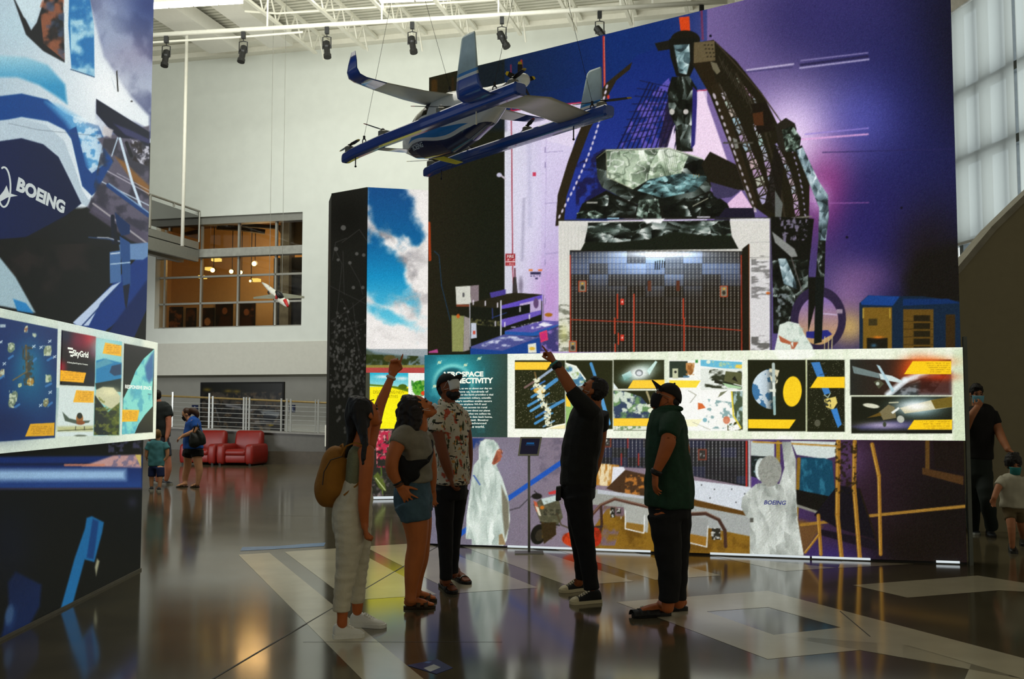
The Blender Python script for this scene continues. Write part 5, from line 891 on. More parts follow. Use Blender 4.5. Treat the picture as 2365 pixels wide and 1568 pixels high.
def paint_leftbox():
    B = Art(-330, 640, 372, 1130, 1.0, (206, 218, 200)); R = B.rect; YEL = (232, 170, 20)
    B.clouds([(-330, 640), (372, 640), (372, 1130), (-330, 1130)], (170, 186, 176), 60, .42, .66, .5, 3); B.glow(190, 757, 40, 10, (244, 250, 240), .8); B.glow(320, 1010, 50, 30, (240, 246, 220), .8); B.poly([(330, 780), (364, 788), (364, 1020), (330, 1020)], (236, 240, 214), .7, 10)
    # blue map
    q = [(-330, 640), (0, 733), (134, 760), (127, 1011), (0, 1020), (-330, 1060)]; B.poly(q, (10, 40, 92)); B.glow(68, 850, 34, 60, (20, 110, 140), .95); B.glow(80, 900, 60, 60, (14, 84, 120), .6); B.glow(10, 980, 60, 40, (10, 24, 66), .7)
    B.line([(60, 798), (62, 860), (72, 884)], 5, (96, 84, 56)); B.line([(62, 858), (30, 878)], 3, (100, 90, 60)); B.clouds([(50, 800), (75, 800), (80, 890), (55, 890)], (60, 56, 44), 6, .45, .6, .9, 5)
    for x, y, w, h, c in ((26, 803, 8, 12, (110, 130, 100)), (110, 810, 9, 12, (140, 150, 110)), (112, 874, 7, 9, (120, 140, 96)), (30, 922, 9, 20, (110, 124, 96)), (106, 930, 6, 10, (130, 124, 80)), (60, 760, 4, 8, (150, 100, 70)), (4, 862, 6, 10, (130, 110, 80)), (70, 882, 8, 9, (170, 130, 50)), (46, 890, 4, 5, (110, 130, 60)), (80, 774, 5, 5, (120, 140, 140))):
        B.ell(x, y, w, h, c, .9, 20); B.clouds([(x - w, y - h), (x + w, y - h), (x + w, y + h), (x - w, y + h)], (190, 200, 170), 5, .5, .62, .9, int(x + y))
    for x, y, w in ((25, 826, 9), (115, 830, 10), (112, 890, 12), (40, 938, 9), (116, 934, 8), (4, 872, 8), (80, 832, 6)): B.line([(x - w / 2, y + 2), (x + w / 2, y - 4)], 5, (60, 120, 176), .8)
    for x, y in ((10, 840), (2, 790), (115, 788), (95, 802), (116, 906), (126, 824), (94, 936), (78, 800)): B.line([(x - 3, y + 3), (x + 3, y - 3)], 2, (200, 214, 220)); B.line([(x - 3, y - 2), (x + 3, y + 2)], 1.5, (200, 214, 220))
    B.poly([(70, 979), (126, 976), (125, 1006), (58, 1008)], YEL, .92); R(0, 749, 13, 756, (190, 206, 206), .8)
    # red and dark panel
    q = [(142, 762), (221, 777), (218, 893), (138, 889)]; B.poly(q, (14, 12, 12)); B.glow(205, 780, 26, 26, (186, 14, 22), .98); B.glow(178, 785, 26, 30, (110, 14, 50), .8); B.glow(152, 775, 14, 20, (14, 26, 56), .8); B.glow(144, 848, 10, 16, (150, 16, 34), .9); B.glow(216, 815, 10, 14, (90, 14, 40), .8); B.glow(210, 868, 14, 20, (14, 20, 44), .8); B.poly(q + [(142, 762)], (0, 0, 0), 0)
    B.poly([(134, 725), (300, 725), (300, 794), (222, 779), (221, 777), (142, 762), (138, 889), (218, 893), (218, 900), (130, 895)], (206, 218, 206), 1); B.poly([(140, 855), (199, 861), (193, 884), (139, 880)], (244, 176, 20))
    # lorry panel
    B.poly([(137, 893), (218, 896), (215, 1006), (132, 1008)], (206, 220, 214)); B.poly([(132, 985), (215, 983), (215, 996), (132, 996)], (176, 176, 110), .8, 6); B.line([(134, 995), (215, 991)], 2, (70, 76, 40)); B.poly([(144, 951), (160, 966), (185, 972), (208, 971), (205, 976), (180, 980), (150, 972)], (70, 84, 70), 1, 2); B.ell(184, 967, 8, 13, (150, 96, 40)); B.ell(184, 960, 6, 7, (30, 34, 24)); B.ell(186, 976, 10, 5, (130, 70, 30)); B.line([(175, 985), (174, 993)], 1.5, (50, 50, 40)); B.line([(195, 985), (195, 993)], 1.5, (50, 50, 40)); B.ell(186, 1006, 14, 2.5, (110, 120, 104)); B.poly([(176, 901), (217, 903), (216, 930), (169, 929)], (236, 176, 40))
    # coast panel
    B.poly([(222, 780), (282, 789), (276, 1005), (216, 1006)], (126, 196, 196)); B.glow(240, 800, 30, 30, (170, 214, 206), .8); B.poly([(222, 833), (240, 828), (281, 838), (280, 880), (221, 885)], (30, 120, 166), 1, 3); B.poly([(222, 838), (245, 828), (262, 838), (222, 852)], (80, 150, 170), 1, 3); B.poly([(253, 860), (258, 845), (280, 840), (280, 865), (264, 868)], (30, 60, 90), 1, 2); B.poly([(220, 885), (250, 880), (280, 874), (279, 905), (245, 905), (222, 900)], (26, 40, 36), 1, 2); B.poly([(222, 900), (238, 893), (262, 895), (278, 915), (276, 940), (255, 944), (232, 930), (220, 915)], (196, 196, 156), 1, 3); B.glow(255, 905, 20, 10, (230, 226, 176), .8); B.poly([(219, 912), (240, 940), (255, 960), (252, 1005), (217, 1005)], (18, 28, 26), 1, 2); B.poly([(245, 955), (276, 930), (275, 1005), (250, 1005)], (70, 84, 20), 1, 3); B.clouds([(219, 912), (276, 940), (275, 1005), (217, 1005)], (110, 116, 40), 8, .5, .62, .8, 31); B.clouds([(219, 940), (276, 950), (275, 1005), (217, 1005)], (20, 30, 24), 8, .5, .62, .8, 33); B.poly([(243, 791), (281, 798), (280, 823), (237, 816)], (240, 180, 40))
    # earth limb panel
    B.poly([(287, 793), (356, 806), (353, 998), (282, 1003)], (14, 15, 8)); e = [(356, 806), (352, 900), (353, 938), (335, 958), (320, 980), (311, 1001), (282, 1003), (285, 920), (300, 890), (314, 855), (332, 828)]; B.poly(e, (130, 214, 200)); B.clouds(e, (70, 160, 180), 13, .48, .64, .8, 35, sy=1.6); B.poly([(335, 845), (348, 820), (355, 812), (354, 870), (345, 885), (338, 872)], (56, 96, 146), .9, 6); B.glow(305, 905, 5, 12, (70, 150, 170), .8); B.poly([(283, 946), (322, 947), (317, 973), (282, 974)], (240, 180, 20)); B.line([(342, 910), (349, 911)], 2, (70, 120, 130))
    for (x0, y0, x1, y1, n, c) in ((72, 984, 120, 1004, 5, (150, 104, 20)), (142, 860, 192, 880, 4, (170, 116, 10)), (180, 905, 212, 927, 5, (170, 116, 10)), (246, 797, 276, 818, 5, (170, 116, 10)), (284, 950, 316, 970, 6, (176, 124, 0))):
        for i in range(n): y = y0 + (y1 - y0) * i / n; B.clouds([(x0, y), (x1, y + .5), (x1, y + 2), (x0, y + 1.6)], c, 3, .4, .5, .8, i)
    return B
B2 = paint_leftbox()
l2 = Plane(lm.at(0, 0, .13), lm.d); b0 = l2.hit(-320, 900)[0]; b1 = l2.hit(362, 900)[0]
z1_, z0_ = l2.hit(362, 791)[1], l2.hit(357, 1013)[1]
lb2 = thing('light_box', l2.at(b1, z0_), 'light box with a blue map picture and a dark red logo panel', 'light box')
m = MB(); m.hexa([l2.at(b0, z0_, -.003), l2.at(b1, z0_, -.003), l2.at(b1, z1_, -.003), l2.at(b0, z1_, -.003)], l2.n * -.12); m.build('case', mat('light_box_case', (150, 156, 140), .5), lb2)
sheet('front_sheet', l2, b0, b1, z0_, z1_, B2, .006, M_lb, lb2)
def pic2(u0, u1, vt, vb, um, lab):
    a0, a1 = l2.hit(u0, 900)[0], l2.hit(u1, 900)[0]; zt_ = l2.hit(um, vt)[1]; zb_ = l2.hit(um, vb)[1]
    label(sheet('picture_panel', l2, a0, a1, zb_, zt_, B2, .005, M_lb, lb2, .003), lab)
pic2(-300, 131, 747, 1015, 66, 'blue map picture of an island with model aircraft'); pic2(140, 219.5, 769, 891, 180, 'dark red picture with a white logo'); pic2(135, 217, 894, 1007, 178, 'picture of an aircraft on a runway'); pic2(219, 279, 785, 1005.5, 250, 'picture of a coast'); pic2(285, 354, 799, 1000.5, 320, 'picture of the edge of the earth')
fit('lettering', 'SkyGrid', l2, 168, 826, 204, 807, .004, M_glowtext, lb2, bold=.03); fit('lettering', 'A Boeing SparkCognition Company', l2, 155, 839, 203, 834.5, .004, M_glowtext, lb2, bold=.01)
m = MB()
for i in range(3): a, z = l2.hit(155 + i * 3, 804 + i * 8.5); a2, _ = l2.hit(167, 804 + i * 8.5); m.quad(l2.at(a, z - .007, .005), l2.at(a2, z - .007, .005), l2.at(a2, z + .007, .005), l2.at(a, z + .007, .005))
m.build('logo', M_glowtext, lb2)
fit('lettering', 'RESPONSIVE SPACE', l2, 289, 897, 350, 888, .004, M_glowtext, lb2, bold=.03)
# ------------------------------------------------------------------ kiosk with sky picture behind the mural
kc = P(845, 900, 17.4); ksky = Plane(kc, (1, .25)); kl = P(761, 900, 17.92); kdark = Plane(kl, (kc - kl)); kL = (kc - kl).length; kh = ksky.hit(845, 432)[1]; kW = 1.9
def paint_kiosk():
    A = Art(836, 420, 1020, 1170, 1.2, (60, 150, 190)); R = A.rect
    w = A.win(836, 420, 1020, 845, 0); sl, X, Y = w
    blue = np.stack([np.interp(Y, [430, 560, 640, 740], [16, 12, 20, 96]), np.interp(Y, [430, 560, 640, 740], [72, 96, 140, 196]), np.interp(Y, [430, 560, 640, 740], [128, 150, 190, 220])], -1)
    gap = np.minimum(A.rad(897, 470, 40, 78, -36, X, Y), np.minimum(A.rad(882, 630, 34, 98, -32, X, Y), np.minimum(A.rad(934, 515, 16, 50, -32, X, Y), A.rad(908, 735, 50, 16, 20, X, Y))))
    n1 = A.fbm(46, X, Y, 3, 5); n2 = A.fbm(20, X * .8, Y, 9, 4); dens = np.clip((gap - 1.0) * 1.1 + (n1 - .5) * 2.2 + (n2 - .5) * .7 + .28, 0, 1); dens = dens * dens * (3 - 2 * dens)
    n3 = A.fbm(30, X, Y, 21, 4); sh = np.clip((n3 - .42) / .26, 0, 1) * np.exp(-(A.rad(905, 600, 46, 110, -34, X, Y) / 1.2) ** 2); cl = np.array([238, 234, 230]) - sh[..., None] * np.array([104, 104, 96]) - (np.clip((n2 - .5) * 2, 0, 1) * 26)[..., None]
    A.im[sl] = blue * (1 - dens[..., None]) + cl * dens[..., None]
    R(836, 806, 1020, 850, (150, 160, 164)); A.poly([(836, 800), (865, 812), (930, 820), (1020, 826), (1020, 850), (836, 850)], (110, 130, 134), 1, 4); A.poly([(836, 806), (848, 808), (868, 818), (930, 822), (940, 850), (836, 850)], (70, 80, 60), .8, 5); A.clouds([(836, 818), (1020, 824), (1020, 848), (836, 848)], (44, 54, 20), 11, .4, .55, .95, 15); A.ell(900, 828, 14, 8, (84, 74, 34)); R(836, 843, 1020, 849, (140, 130, 60)); R(836, 849, 1020, 862, (176, 70, 66))
    R(836, 862, 1020, 992, (210, 210, 206))
    R(836, 990, 1020, 1170, (40, 40, 34)); A.clouds([(836, 990), (1020, 990), (1020, 1040), (836, 1040)], (150, 110, 110), 9, .5, .64, .9, 17); A.clouds([(868, 995), (905, 995), (900, 1080), (870, 1080)], (190, 40, 70), 7, .4, .55, .95, 19); A.clouds([(868, 995), (905, 995), (900, 1080), (870, 1080)], (230, 150, 150), 6, .58, .68, .9, 21); A.line([(880, 1080), (884, 1145)], 3, (80, 100, 40)); A.poly([(862, 1100), (872, 1090), (888, 1110), (892, 1135), (876, 1128)], (84, 96, 40), 1, 3); A.line([(868, 1104), (890, 1132)], 2, (200, 210, 150)); A.line([(898, 1000), (905, 1100)], 2, (110, 130, 80)); A.poly([(868, 1152), (876, 1138), (884, 1152)], (196, 176, 166), 1, 3); A.clouds([(855, 1090), (1020, 1090), (1020, 1150), (855, 1150)], (90, 80, 80), 8, .55, .68, .8, 23); A.clouds([(905, 1000), (1020, 1000), (1020, 1090), (905, 1090)], (96, 30, 44), 10, .5, .62, .8, 25)
    return A
def paint_kdark():
    A = Art(740, 420, 860, 1290, 1.0, (54, 56, 54)); rs = np.random.RandomState(9); G_ = (150, 152, 158)
    A.glow(800, 500, 60, 60, (28, 28, 26), .7); 
    for p in ([(770, 800), (790, 610), (776, 580)], [(792, 580), (795, 680)], [(808, 610), (830, 650), (838, 680)], [(762, 660), (800, 680), (850, 704)], [(765, 740), (800, 720), (850, 680)], [(765, 770), (850, 745)], [(800, 720), (835, 820)], [(815, 700), (832, 840)], [(790, 560), (830, 530), (850, 560)], [(790, 690), (806, 720)], [(768, 600), (775, 560), (800, 550)]): A.line(p, 1.4, (104, 104, 108), .8)
    for x, y, r in ((793, 526, 6), (776, 575, 5), (824, 586, 4), (840, 589, 4), (781, 600, 3.5), (808, 607, 4), (816, 664, 4), (838, 664, 4), (796, 712, 3), (804, 720, 3)): A.ell(x, y, r, r, G_, .9)
    for i in range(330):
        t = rs.rand(); x = 765 + 25 * rs.randn() + 34 * rs.rand() + 25 * t; y = 730 + 180 * t + 20 * rs.randn(); r = 1 + 2.4 * rs.rand(); A.ell(x, y, r, r * 1.3, G_, .35 + .5 * rs.rand())
    for i in range(26): A.ell(765 + 60 * rs.rand(), 890 + 120 * rs.rand(), 2 + 2 * rs.rand(), 3 + 2 * rs.rand(), G_, .6)
    A.line([(800, 960), (850, 880)], 14, (70, 72, 76), .4, 16)
    return A
K = paint_kiosk()
ki = thing('exhibit_kiosk', Vector((kc.x, kc.y, 0)), 'tall kiosk with a sky and clouds picture beside a dark speckled side', 'kiosk')
sheet('sky_picture', ksky, 0, kW, .05, kh, K, .009, print_mat('backlit_sky_print', 1.0), ki); label(ki.children[0], 'backlit picture of clouds in a blue sky above fields')
sheet('dark_side_panel', kdark, 0, kL, .0, kh, paint_kdark(), .009, print_mat('painted_panel_print', 0.0, .6, .2), ki, .01)
m = MB(); e = ksky.at(kW, 0); bk = ksky.n * -1.2; m.hexa([kl + Vector((0, 0, -kl.z)), Vector((kc.x, kc.y, 0)) - ksky.n * .012, e - ksky.n * .012, e + bk, Vector((kl.x, kl.y, 0)) + bk * .6], (0, 0, kh)); m.build('case', M_dark, ki)
ks = Plane(ksky.at(0, 0, .10), ksky.d); s0, s1 = ks.hit(854, 900)[0], ks.hit(854, 900)[0] + 1.55; sz0, sz1 = ks.hit(900, 990)[1], ks.hit(900, 861)[1]
def paint_sign():
    A = Art(845, 850, 1040, 1000, .8, (236, 240, 236)); A.rect(853, 850, 943, 1000, (250, 232, 20)); A.rect(853, 850, 943, 893, hgrad(862, (40, 176, 206), 892, (150, 216, 220))); A.poly([(853, 887), (900, 890), (943, 897), (943, 905), (900, 894), (853, 891)], (90, 120, 20)); A.ell(930, 893, 10, 6, (70, 100, 20)); A.glow(885, 870, 18, 4, (230, 240, 236), .9); A.glow(928, 874, 14, 4, (230, 240, 236), .9); A.glow(880, 960, 60, 40, (255, 250, 30), .7); A.poly([(943, 850), (1040, 850), (1040, 1000), (943, 1000)], (242, 246, 240)); A.ell(966, 896, 14, 17, (96, 170, 50)); A.clouds([(950, 878), (985, 878), (985, 915), (950, 915)], (40, 120, 30), 5, .48, .6, .9, 3); A.ell(978, 908, 6, 5, (226, 70, 30)); A.rect(974, 880, 985, 890, (120, 170, 70)); A.rect(955, 918, 1000, 985, (230, 236, 226))
    return A
sg = thing('light_box', ks.at((s0 + s1) / 2, sz0), 'bright yellow light box under a blue strip, on the sky kiosk behind the women', 'light box')
sheet('front_sheet', ks, s0, s1, sz0, sz1, paint_sign(), .008, M_lb, sg)
m = MB(); m.hexa([ks.at(s0 - .06, sz0, -.004), ks.at(s1, sz0, -.004), ks.at(s1, sz1, -.004), ks.at(s0 - .06, sz1, -.004)], ks.n * -.09); m.build('case', mat('light_box_case', (150, 156, 140), .5), sg)
M_ol = mat('olive_lettering', (120, 112, 20), .6, var=0, emit=(170, 156, 10), es=.6)
fit('lettering', 'DISCOVERING NEW', ks, 862, 909, 934, 902, .003, M_ol, sg, bold=.0); fit('lettering', 'ALTERNATIVES', ks, 870, 919, 919, 912, .003, M_ol, sg)
m = MB(); a0, a1 = ksky.hit(857, 1151)[0], kW; m.hexa([ksky.at(a0, .01, .04), ksky.at(a1, .01, .04), ksky.at(a1, .05, .04), ksky.at(a0, .05, .04)], ksky.n * -.03); m.build('base_light', glow_mat('base_light_strip', (226, 236, 240), .85), ki)
# ------------------------------------------------------------------ poster wall on the ramp: workshop photograph, small blue signs
lwp = Plane(bw.at(0, 0, -2.2), BU)
q0, q1 = lwp.hit(468, 940)[0], lwp.hit(653, 940)[0]; pz1 = lwp.hit(560, 886)[1]; pz0 = lwp.hit(560, 996)[1]
def paint_work():
    A = Art(460, 876, 660, 1002, .9, (46, 42, 34)); A.rect(460, 876, 660, 912, (22, 24, 12)); A.clouds([(460, 905), (660, 905), (660, 1000), (460, 1000)], (96, 88, 76), 16, .42, .64, .9, 3, sx=1.6); A.clouds([(460, 905), (660, 905), (660, 1000), (460, 1000)], (18, 18, 14), 10, .5, .64, .9, 5); A.clouds([(460, 905), (660, 905), (660, 1000), (460, 1000)], (150, 120, 80), 7, .6, .72, .6, 6)
    for x, y in ((478, 900), (527, 903), (547, 904)): A.glow(x, y, 9, 4, (150, 126, 20), .9)
    A.line([(524, 936), (560, 942), (580, 948)], 6, (176, 176, 180), .9, 4); A.poly([(600, 950), (620, 948), (648, 952), (640, 965), (612, 962)], (176, 184, 190), .9, 3); A.line([(590, 974), (646, 974)], 3, (190, 190, 190), .9, 3); A.line([(497, 940), (508, 975)], 3, (140, 140, 140), .7); A.line([(558, 888), (558, 1000)], 2, (20, 20, 16)); A.poly([(610, 955), (640, 962), (630, 975), (606, 970)], (24, 30, 40), .8, 3); A.ell(626, 982, 6, 2, (150, 130, 20))
    return A
wm = thing('photo_mural', lwp.at((q0 + q1) / 2, pz0), 'dark workshop photograph in a thin frame behind the ramp railing', 'photograph')
sheet('photograph', lwp, q0, q1, pz0, pz1, paint_work(), .012, print_mat('paper_print', 0.0, .4, .3), wm, .05)
m = MB()
for (xa, za, xb, zb_) in ((q0 - .06, pz1, q1 + .06, pz1 + .05), (q0 - .06, pz0, q0, pz1), (q1, pz0, q1 + .06, pz1)): m.hexa([lwp.at(xa, za, .06), lwp.at(xb, za, .06), lwp.at(xb, zb_, .06), lwp.at(xa, zb_, .06)], lwp.n * -.06)
m.build('frame', M_dark, wm)
for (u0, u1, lab) in ((669, 682, 'small blue sign on the lower wall, to the right of the workshop photograph'), (444, 458, 'small blue sign on the lower wall, to the left of the workshop photograph')):
    a0, a1 = lwp.hit(u0, 940)[0], lwp.hit(u1, 940)[0]; zz1, zz0 = lwp.hit(u0, 935)[1], lwp.hit(u0, 952)[1]
    t = thing('wall_sign', lwp.at(a0, zz0), lab, 'sign', 'small blue wall signs'); m = MB(); m.hexa([lwp.at(a0, zz0, .03), lwp.at(a1, zz0, .03), lwp.at(a1, zz1, .03), lwp.at(a0, zz1, .03)], lwp.n * -.03); m.build('board', mat('sign_blue', (26, 44, 92), .5), t)
    m = MB(); c = lwp.at((a0 + a1) / 2, zz0 + (zz1 - zz0) * .4, .032); m.ball(c, lwp.d * .04, Vector((0, 0, .05)), lwp.n * .004); m.ball(c + Vector((0, 0, .08)), lwp.d * .025, Vector((0, 0, .03)), lwp.n * .004); m.build('pictogram', mat('sign_pale', (150, 160, 190), .5), t)
# ------------------------------------------------------------------ gallery pictures, lamps, sky print, hanging glider
def gal(uc, v0, v1, w, depth, seed, lab, pal):
    pl = Plane(bw.at(0, 0, depth), BU); a0 = pl.hit(uc - w / 2, 700)[0]; a1 = pl.hit(uc + w / 2, 700)[0]; za, zb2 = pl.hit(uc, v1)[1], pl.hit(uc, v0)[1]
    A = Art(uc - w / 2 - 2, v0 - 2, uc + w / 2 + 2, v1 + 2, .7, pal[0])
    q = [(uc - w, v0 - 9), (uc + w, v0 - 9), (uc + w, v1 + 9), (uc - w, v1 + 9)]
    for i, c in enumerate(pal[1:]): A.clouds(q, c, 9, .5, .62, .9, seed + i * 7)
    if seed in (4, 5): A.ell(uc, v0 + 18, 6, 8, (150, 96, 60)); A.poly([(uc - 16, v1), (uc - 10, v0 + 30), (uc + 10, v0 + 30), (uc + 16, v1)], (70, 40, 24), .9, 3)
    if seed == 3: A.ell(uc - 2, v1 - 14, 7, 9, (200, 150, 100))
    t = thing('framed_photograph', pl.at(a0, za), lab, 'photograph', 'photographs on the gallery wall'); sheet('photograph', pl, a0, a1, za, zb2, A, .03, print_mat('paper_print', 0.0, .4, .3), t, .05)
    m = MB(); m.hexa([pl.at(a0 - .03, za - .03, .04), pl.at(a1 + .03, za - .03, .04), pl.at(a1 + .03, zb2 + .03, .04), pl.at(a0 - .03, zb2 + .03, .04)], pl.n * -.035); m.build('frame', M_dark, t)
gal(399, 711, 757, 46, -4.95, 1, 'wide dark group photograph farthest left on the gallery wall', ((30, 20, 12), (90, 52, 26), (18, 14, 10), (170, 110, 60)))
gal(443, 713, 757, 20, -4.95, 2, 'narrow dark photograph to the right of the group photograph in the gallery', ((30, 20, 12), (110, 66, 34)))
gal(481, 713, 757, 28, -4.95, 3, 'gallery photograph with a pale round shape, third from the left', ((26, 18, 12), (70, 40, 20)))
gal(519, 700, 757, 36, -4.95, 4, 'gallery photograph of a seated figure, second from the right', ((22, 16, 10), (56, 34, 20)))
gal(569, 703, 757, 40, -4.95, 5, 'gallery photograph of a figure with raised hand, farthest right', ((26, 18, 12), (120, 70, 36), (40, 26, 16)))
M_bulb = glow_mat('warm_lamp', (255, 214, 130), 9.0); M_bulb2 = glow_mat('pale_ceiling_lamp', (250, 216, 110), 1.6)
BN = ['beside the mullion on the left', 'in the middle of the window', 'just right of the middle mullion', 'near the grey column', 'small and low, before the column']
for (u, v, r), n in zip(((491, 624, .075), (534, 627, .07), (556, 629, .06), (587, 609, .08), (578, 649, .04)), BN):
    p = P(u, v, 34.2); t = thing('spot_lamp', p, 'warm glowing gallery spot lamp ' + n, 'lamp', 'glowing spot lamps in the gallery'); m = MB(); m.ball(p, r); m.build('bulb', M_bulb, t, smooth=True)
    m = MB(); m.lathe(p + Vector((0, .02, 0)), [(r * 1.1, 0), (r * 1.15, .12), (r * .5, .2)], 10, (0, 1, .3)); m.tube([p + Vector((0, .12, .05)), Vector((p.x, p.y + .12, zt + .58))], .015, 6); m.build('housing', M_black, t)
DN = ['above the left lamps', 'at the far left of the lamps', 'below the left lamps', 'right of the smallest lamp']
for (u, v, w), n in zip(((500, 600, .26), (484, 621, .22), (468, 640, .2), (591, 647, .25)), DN):
    p = P(u, v, 34.8); m = MB(); m.obox(p, BU * w / 2, BV * .12, Vector((0, 0, .05))); tag(m.build('ceiling_lamp', M_bulb2), 'flat pale yellow ceiling lamp in the gallery ' + n, 'lamp', 'flat ceiling lamps in the gallery')
skp = Plane(bw.at(0, 0, -1.2), BU); sa0, sa1 = skp.hit(631, 700)[0], skp.hit(706, 700)[0]
A = Art(625, 620, 710, 760, 1, (52, 54, 60)); A.clouds([(600, 600), (720, 600), (720, 780), (600, 780)], (120, 120, 112), 26, .44, .64, .9, 3); A.clouds([(600, 600), (720, 600), (720, 780), (600, 780)], (40, 44, 60), 22, .5, .66, .7, 8); A.rect(620, 600, 712, 634, (56, 48, 34))
o = sheet('cloud_print', skp, sa0, sa1, zb - .02, skp.hit(640, 596)[1], A, .03, print_mat('paper_print', 0.0, .4, .3)); tag(o, 'grey storm cloud print behind the right-hand panes of the gallery window', 'print')
fan = P(580, 525, 33.8); t = thing('gallery_duct', fan, 'dark round duct under the gallery ceiling behind the upper panes', 'duct'); m = MB(); m.tube([P(500, 524, 33.6), P(560, 528, 33.8), P(612, 536, 34)], .09, 8); m.tube([P(560, 520, 33.5), P(690, 528, 33.5)], .07, 8); m.build('pipe', mat('dull_duct', (44, 34, 20), .6), t)
m = MB(); m.bar(P(660, 566, 32.4), P(700, 535, 32.4), .12); m.bar(P(640, 520, 32.4), P(668, 566, 32.4), .08); m.build('brace', mat('ochre_brace', (110, 76, 34), .6), t)
gl_ = thing('hanging_glider', P(645, 682, 27), 'small white and red aircraft model diving in front of the gallery window', 'model aircraft'); D = 27.0
def gp(u, v, d=0): return P(u, v, D + d)
m = MB(); m.tube([gp(606, 653, .9), gp(615, 660, .7), gp(628, 672, .45), gp(642, 684, .15), gp(652, 694, -.1), gp(660, 703, -.3), gp(664, 708, -.4)], [.02, .05, .075, .10, .095, .06, .02], 14); m.build('fuselage', mat('glider_white', (226, 224, 212), .4), gl_, smooth=True)
m = MB(); m.loft([[gp(585, 687, .1), gp(585, 690, -.1), gp(585, 689, -.1), gp(585, 686, .1)], [gp(635, 680, .25), gp(638, 690, -.1), gp(638, 688, -.1), gp(635, 678, .25)], [gp(655, 679, .25), gp(656, 690, -.1), gp(656, 688, -.1), gp(655, 677, .25)], [gp(703, 685, .1), gp(703, 689, -.1), gp(703, 688, -.1), gp(703, 684, .1)]]); label(m.build('wing', mat('glider_grey', (120, 120, 104), .5), gl_), 'grey wing')
m = MB(); m.ball(gp(646, 681, -.12), (.06, 0, .05), (0, .12, 0), (-.10, 0, .12)); label(m.build('cockpit', M_black, gl_, smooth=True), 'black cockpit'); m = MB(); m.tube([gp(658, 693, -.38), gp(665, 708, -.5)], [.05, .03], 8); m.tube([gp(640, 678, -.06), gp(638, 690, -.1)], .035, 8); label(m.build('stripe', mat('glider_red', (190, 40, 40), .5), gl_, smooth=True), 'red nose stripe'); m = MB(); m.ball(gp(664, 698, -.3), (.05, 0, .03), (0, .05, 0), (-.03, 0, .08)); m.build('wheel_fairing', mat('glider_white', (226, 224, 212), .4), gl_, smooth=True)
m = MB(); m.ngon([gp(617, 676, .4), gp(624, 684, .3), gp(620, 668, .5)]); m.build('fin', M_black, gl_)
m = MB()
for u, v in ((622, 664), (651, 680)): p = gp(u, v, .2); m.tube([p, Vector((p.x, p.y, CEIL))], .006, 5)
m.build('suspension_wire', M_grey, gl_)
# ------------------------------------------------------------------ right: stair wall, daylight window with roller blinds
st = Plane(P(2235, 1245, 12.9), (1, -.05)); m = MB(); u_ = lambda u, v: st.at(*st.hit(u, v))
pts = [st.at(st.hit(2140, 900)[0], 0), st.at(st.hit(2600, 900)[0], 0), u_(2600, 250), u_(2365, 462), u_(2290, 535), u_(2212, 628), u_(2140, 700)]
m.hexa(pts, st.n * -.25); struct(m.build('wall_stair', mat('stair_wall_paint', (150, 142, 114), .8, var=.03)))
m = MB(); cp = [u_(2140, 700), u_(2212, 628), u_(2290, 535), u_(2365, 462), u_(2600, 250)]
for a, b in zip(cp[:-1], cp[1:]): m.bar(a + st.n * -.10 + Vector((0, 0, .03)), b + st.n * -.10 + Vector((0, 0, .03)), .36, .07)
struct(m.build('trim_6', mat('stair_cap', (150, 146, 130), .6)))
rw = Plane(P(2150, 900, 16.4), (P(2500, 900, 12.9) - P(2150, 900, 16.4))); 
def rq(u, v, off=0): a, z = rw.hit(u, v); return rw.at(a, z, off)
ra, rb = rw.hit(2185, 900)[0], rw.hit(2440, 900)[0]; rz0 = 3.4; rz1 = rw.hit(2200, 26)[1]
m = MB(); wallbox(m, ra - 9, rb + 2, 0, rz0, 0, -.3, rw); wallbox(m, ra - 9, ra, rz0, rz1, 0, -.3, rw); wallbox(m, rb, rb + 2, rz0, rz1, 0, -.3, rw); wallbox(m, ra - 9, rb + 2, rz1, CEIL, 0, -.3, rw); struct(m.build('wall_right', mat('right_wall_paint', (196, 194, 184), .75)))
w2 = thing('window_2', rw.at(ra, rz0), 'tall window behind the stair wall', 'window'); struct(w2)
m = MB(); wallbox(m, ra, rb, rz0, rz1, -.28, -.29, rw); m.build('pane', glow_mat('daylight_in_pane', (226, 236, 240), 2.2), w2)
m = MB()
for u in (2203, 2258, 2322, 2400): a = rw.hit(u, 560)[0]; wallbox(m, a - .05, a + .05, rz0, rz1, -.12, -.24, rw)
for (u, v) in ((2208, 369), (2198, 218)): z = rw.hit(u, v)[1]; wallbox(m, ra, rb, z - .06, z + .06, -.12, -.24, rw)
z = rw.hit(2208, 556)[1]; wallbox(m, ra, rb, z - .05, z + .03, -.12, -.24, rw); m.build('window_frame', mat('mullion_grey', (110, 118, 120), .5), w2)
bm_ = bpy.data.materials.new('blind_fabric'); bm_.use_nodes = True; nt = bm_.node_tree; nt.nodes.remove(nt.nodes['Principled BSDF']); out = nt.nodes['Material Output']
tl = nt.nodes.new('ShaderNodeBsdfTranslucent'); tl.inputs[0].default_value = (.62, .62, .58, 1); tt = nt.nodes.new('ShaderNodeBsdfTransparent'); tt.inputs[0].default_value = (.62, .65, .66, 1); mx = nt.nodes.new('ShaderNodeMixShader'); mx.inputs[0].default_value = .35
nt.links.new(tl.outputs[0], mx.inputs[1]); nt.links.new(tt.outputs[0], mx.inputs[2]); nt.links.new(mx.outputs[0], out.inputs[0])
zbb = rw.hit(2208, 562)[1]
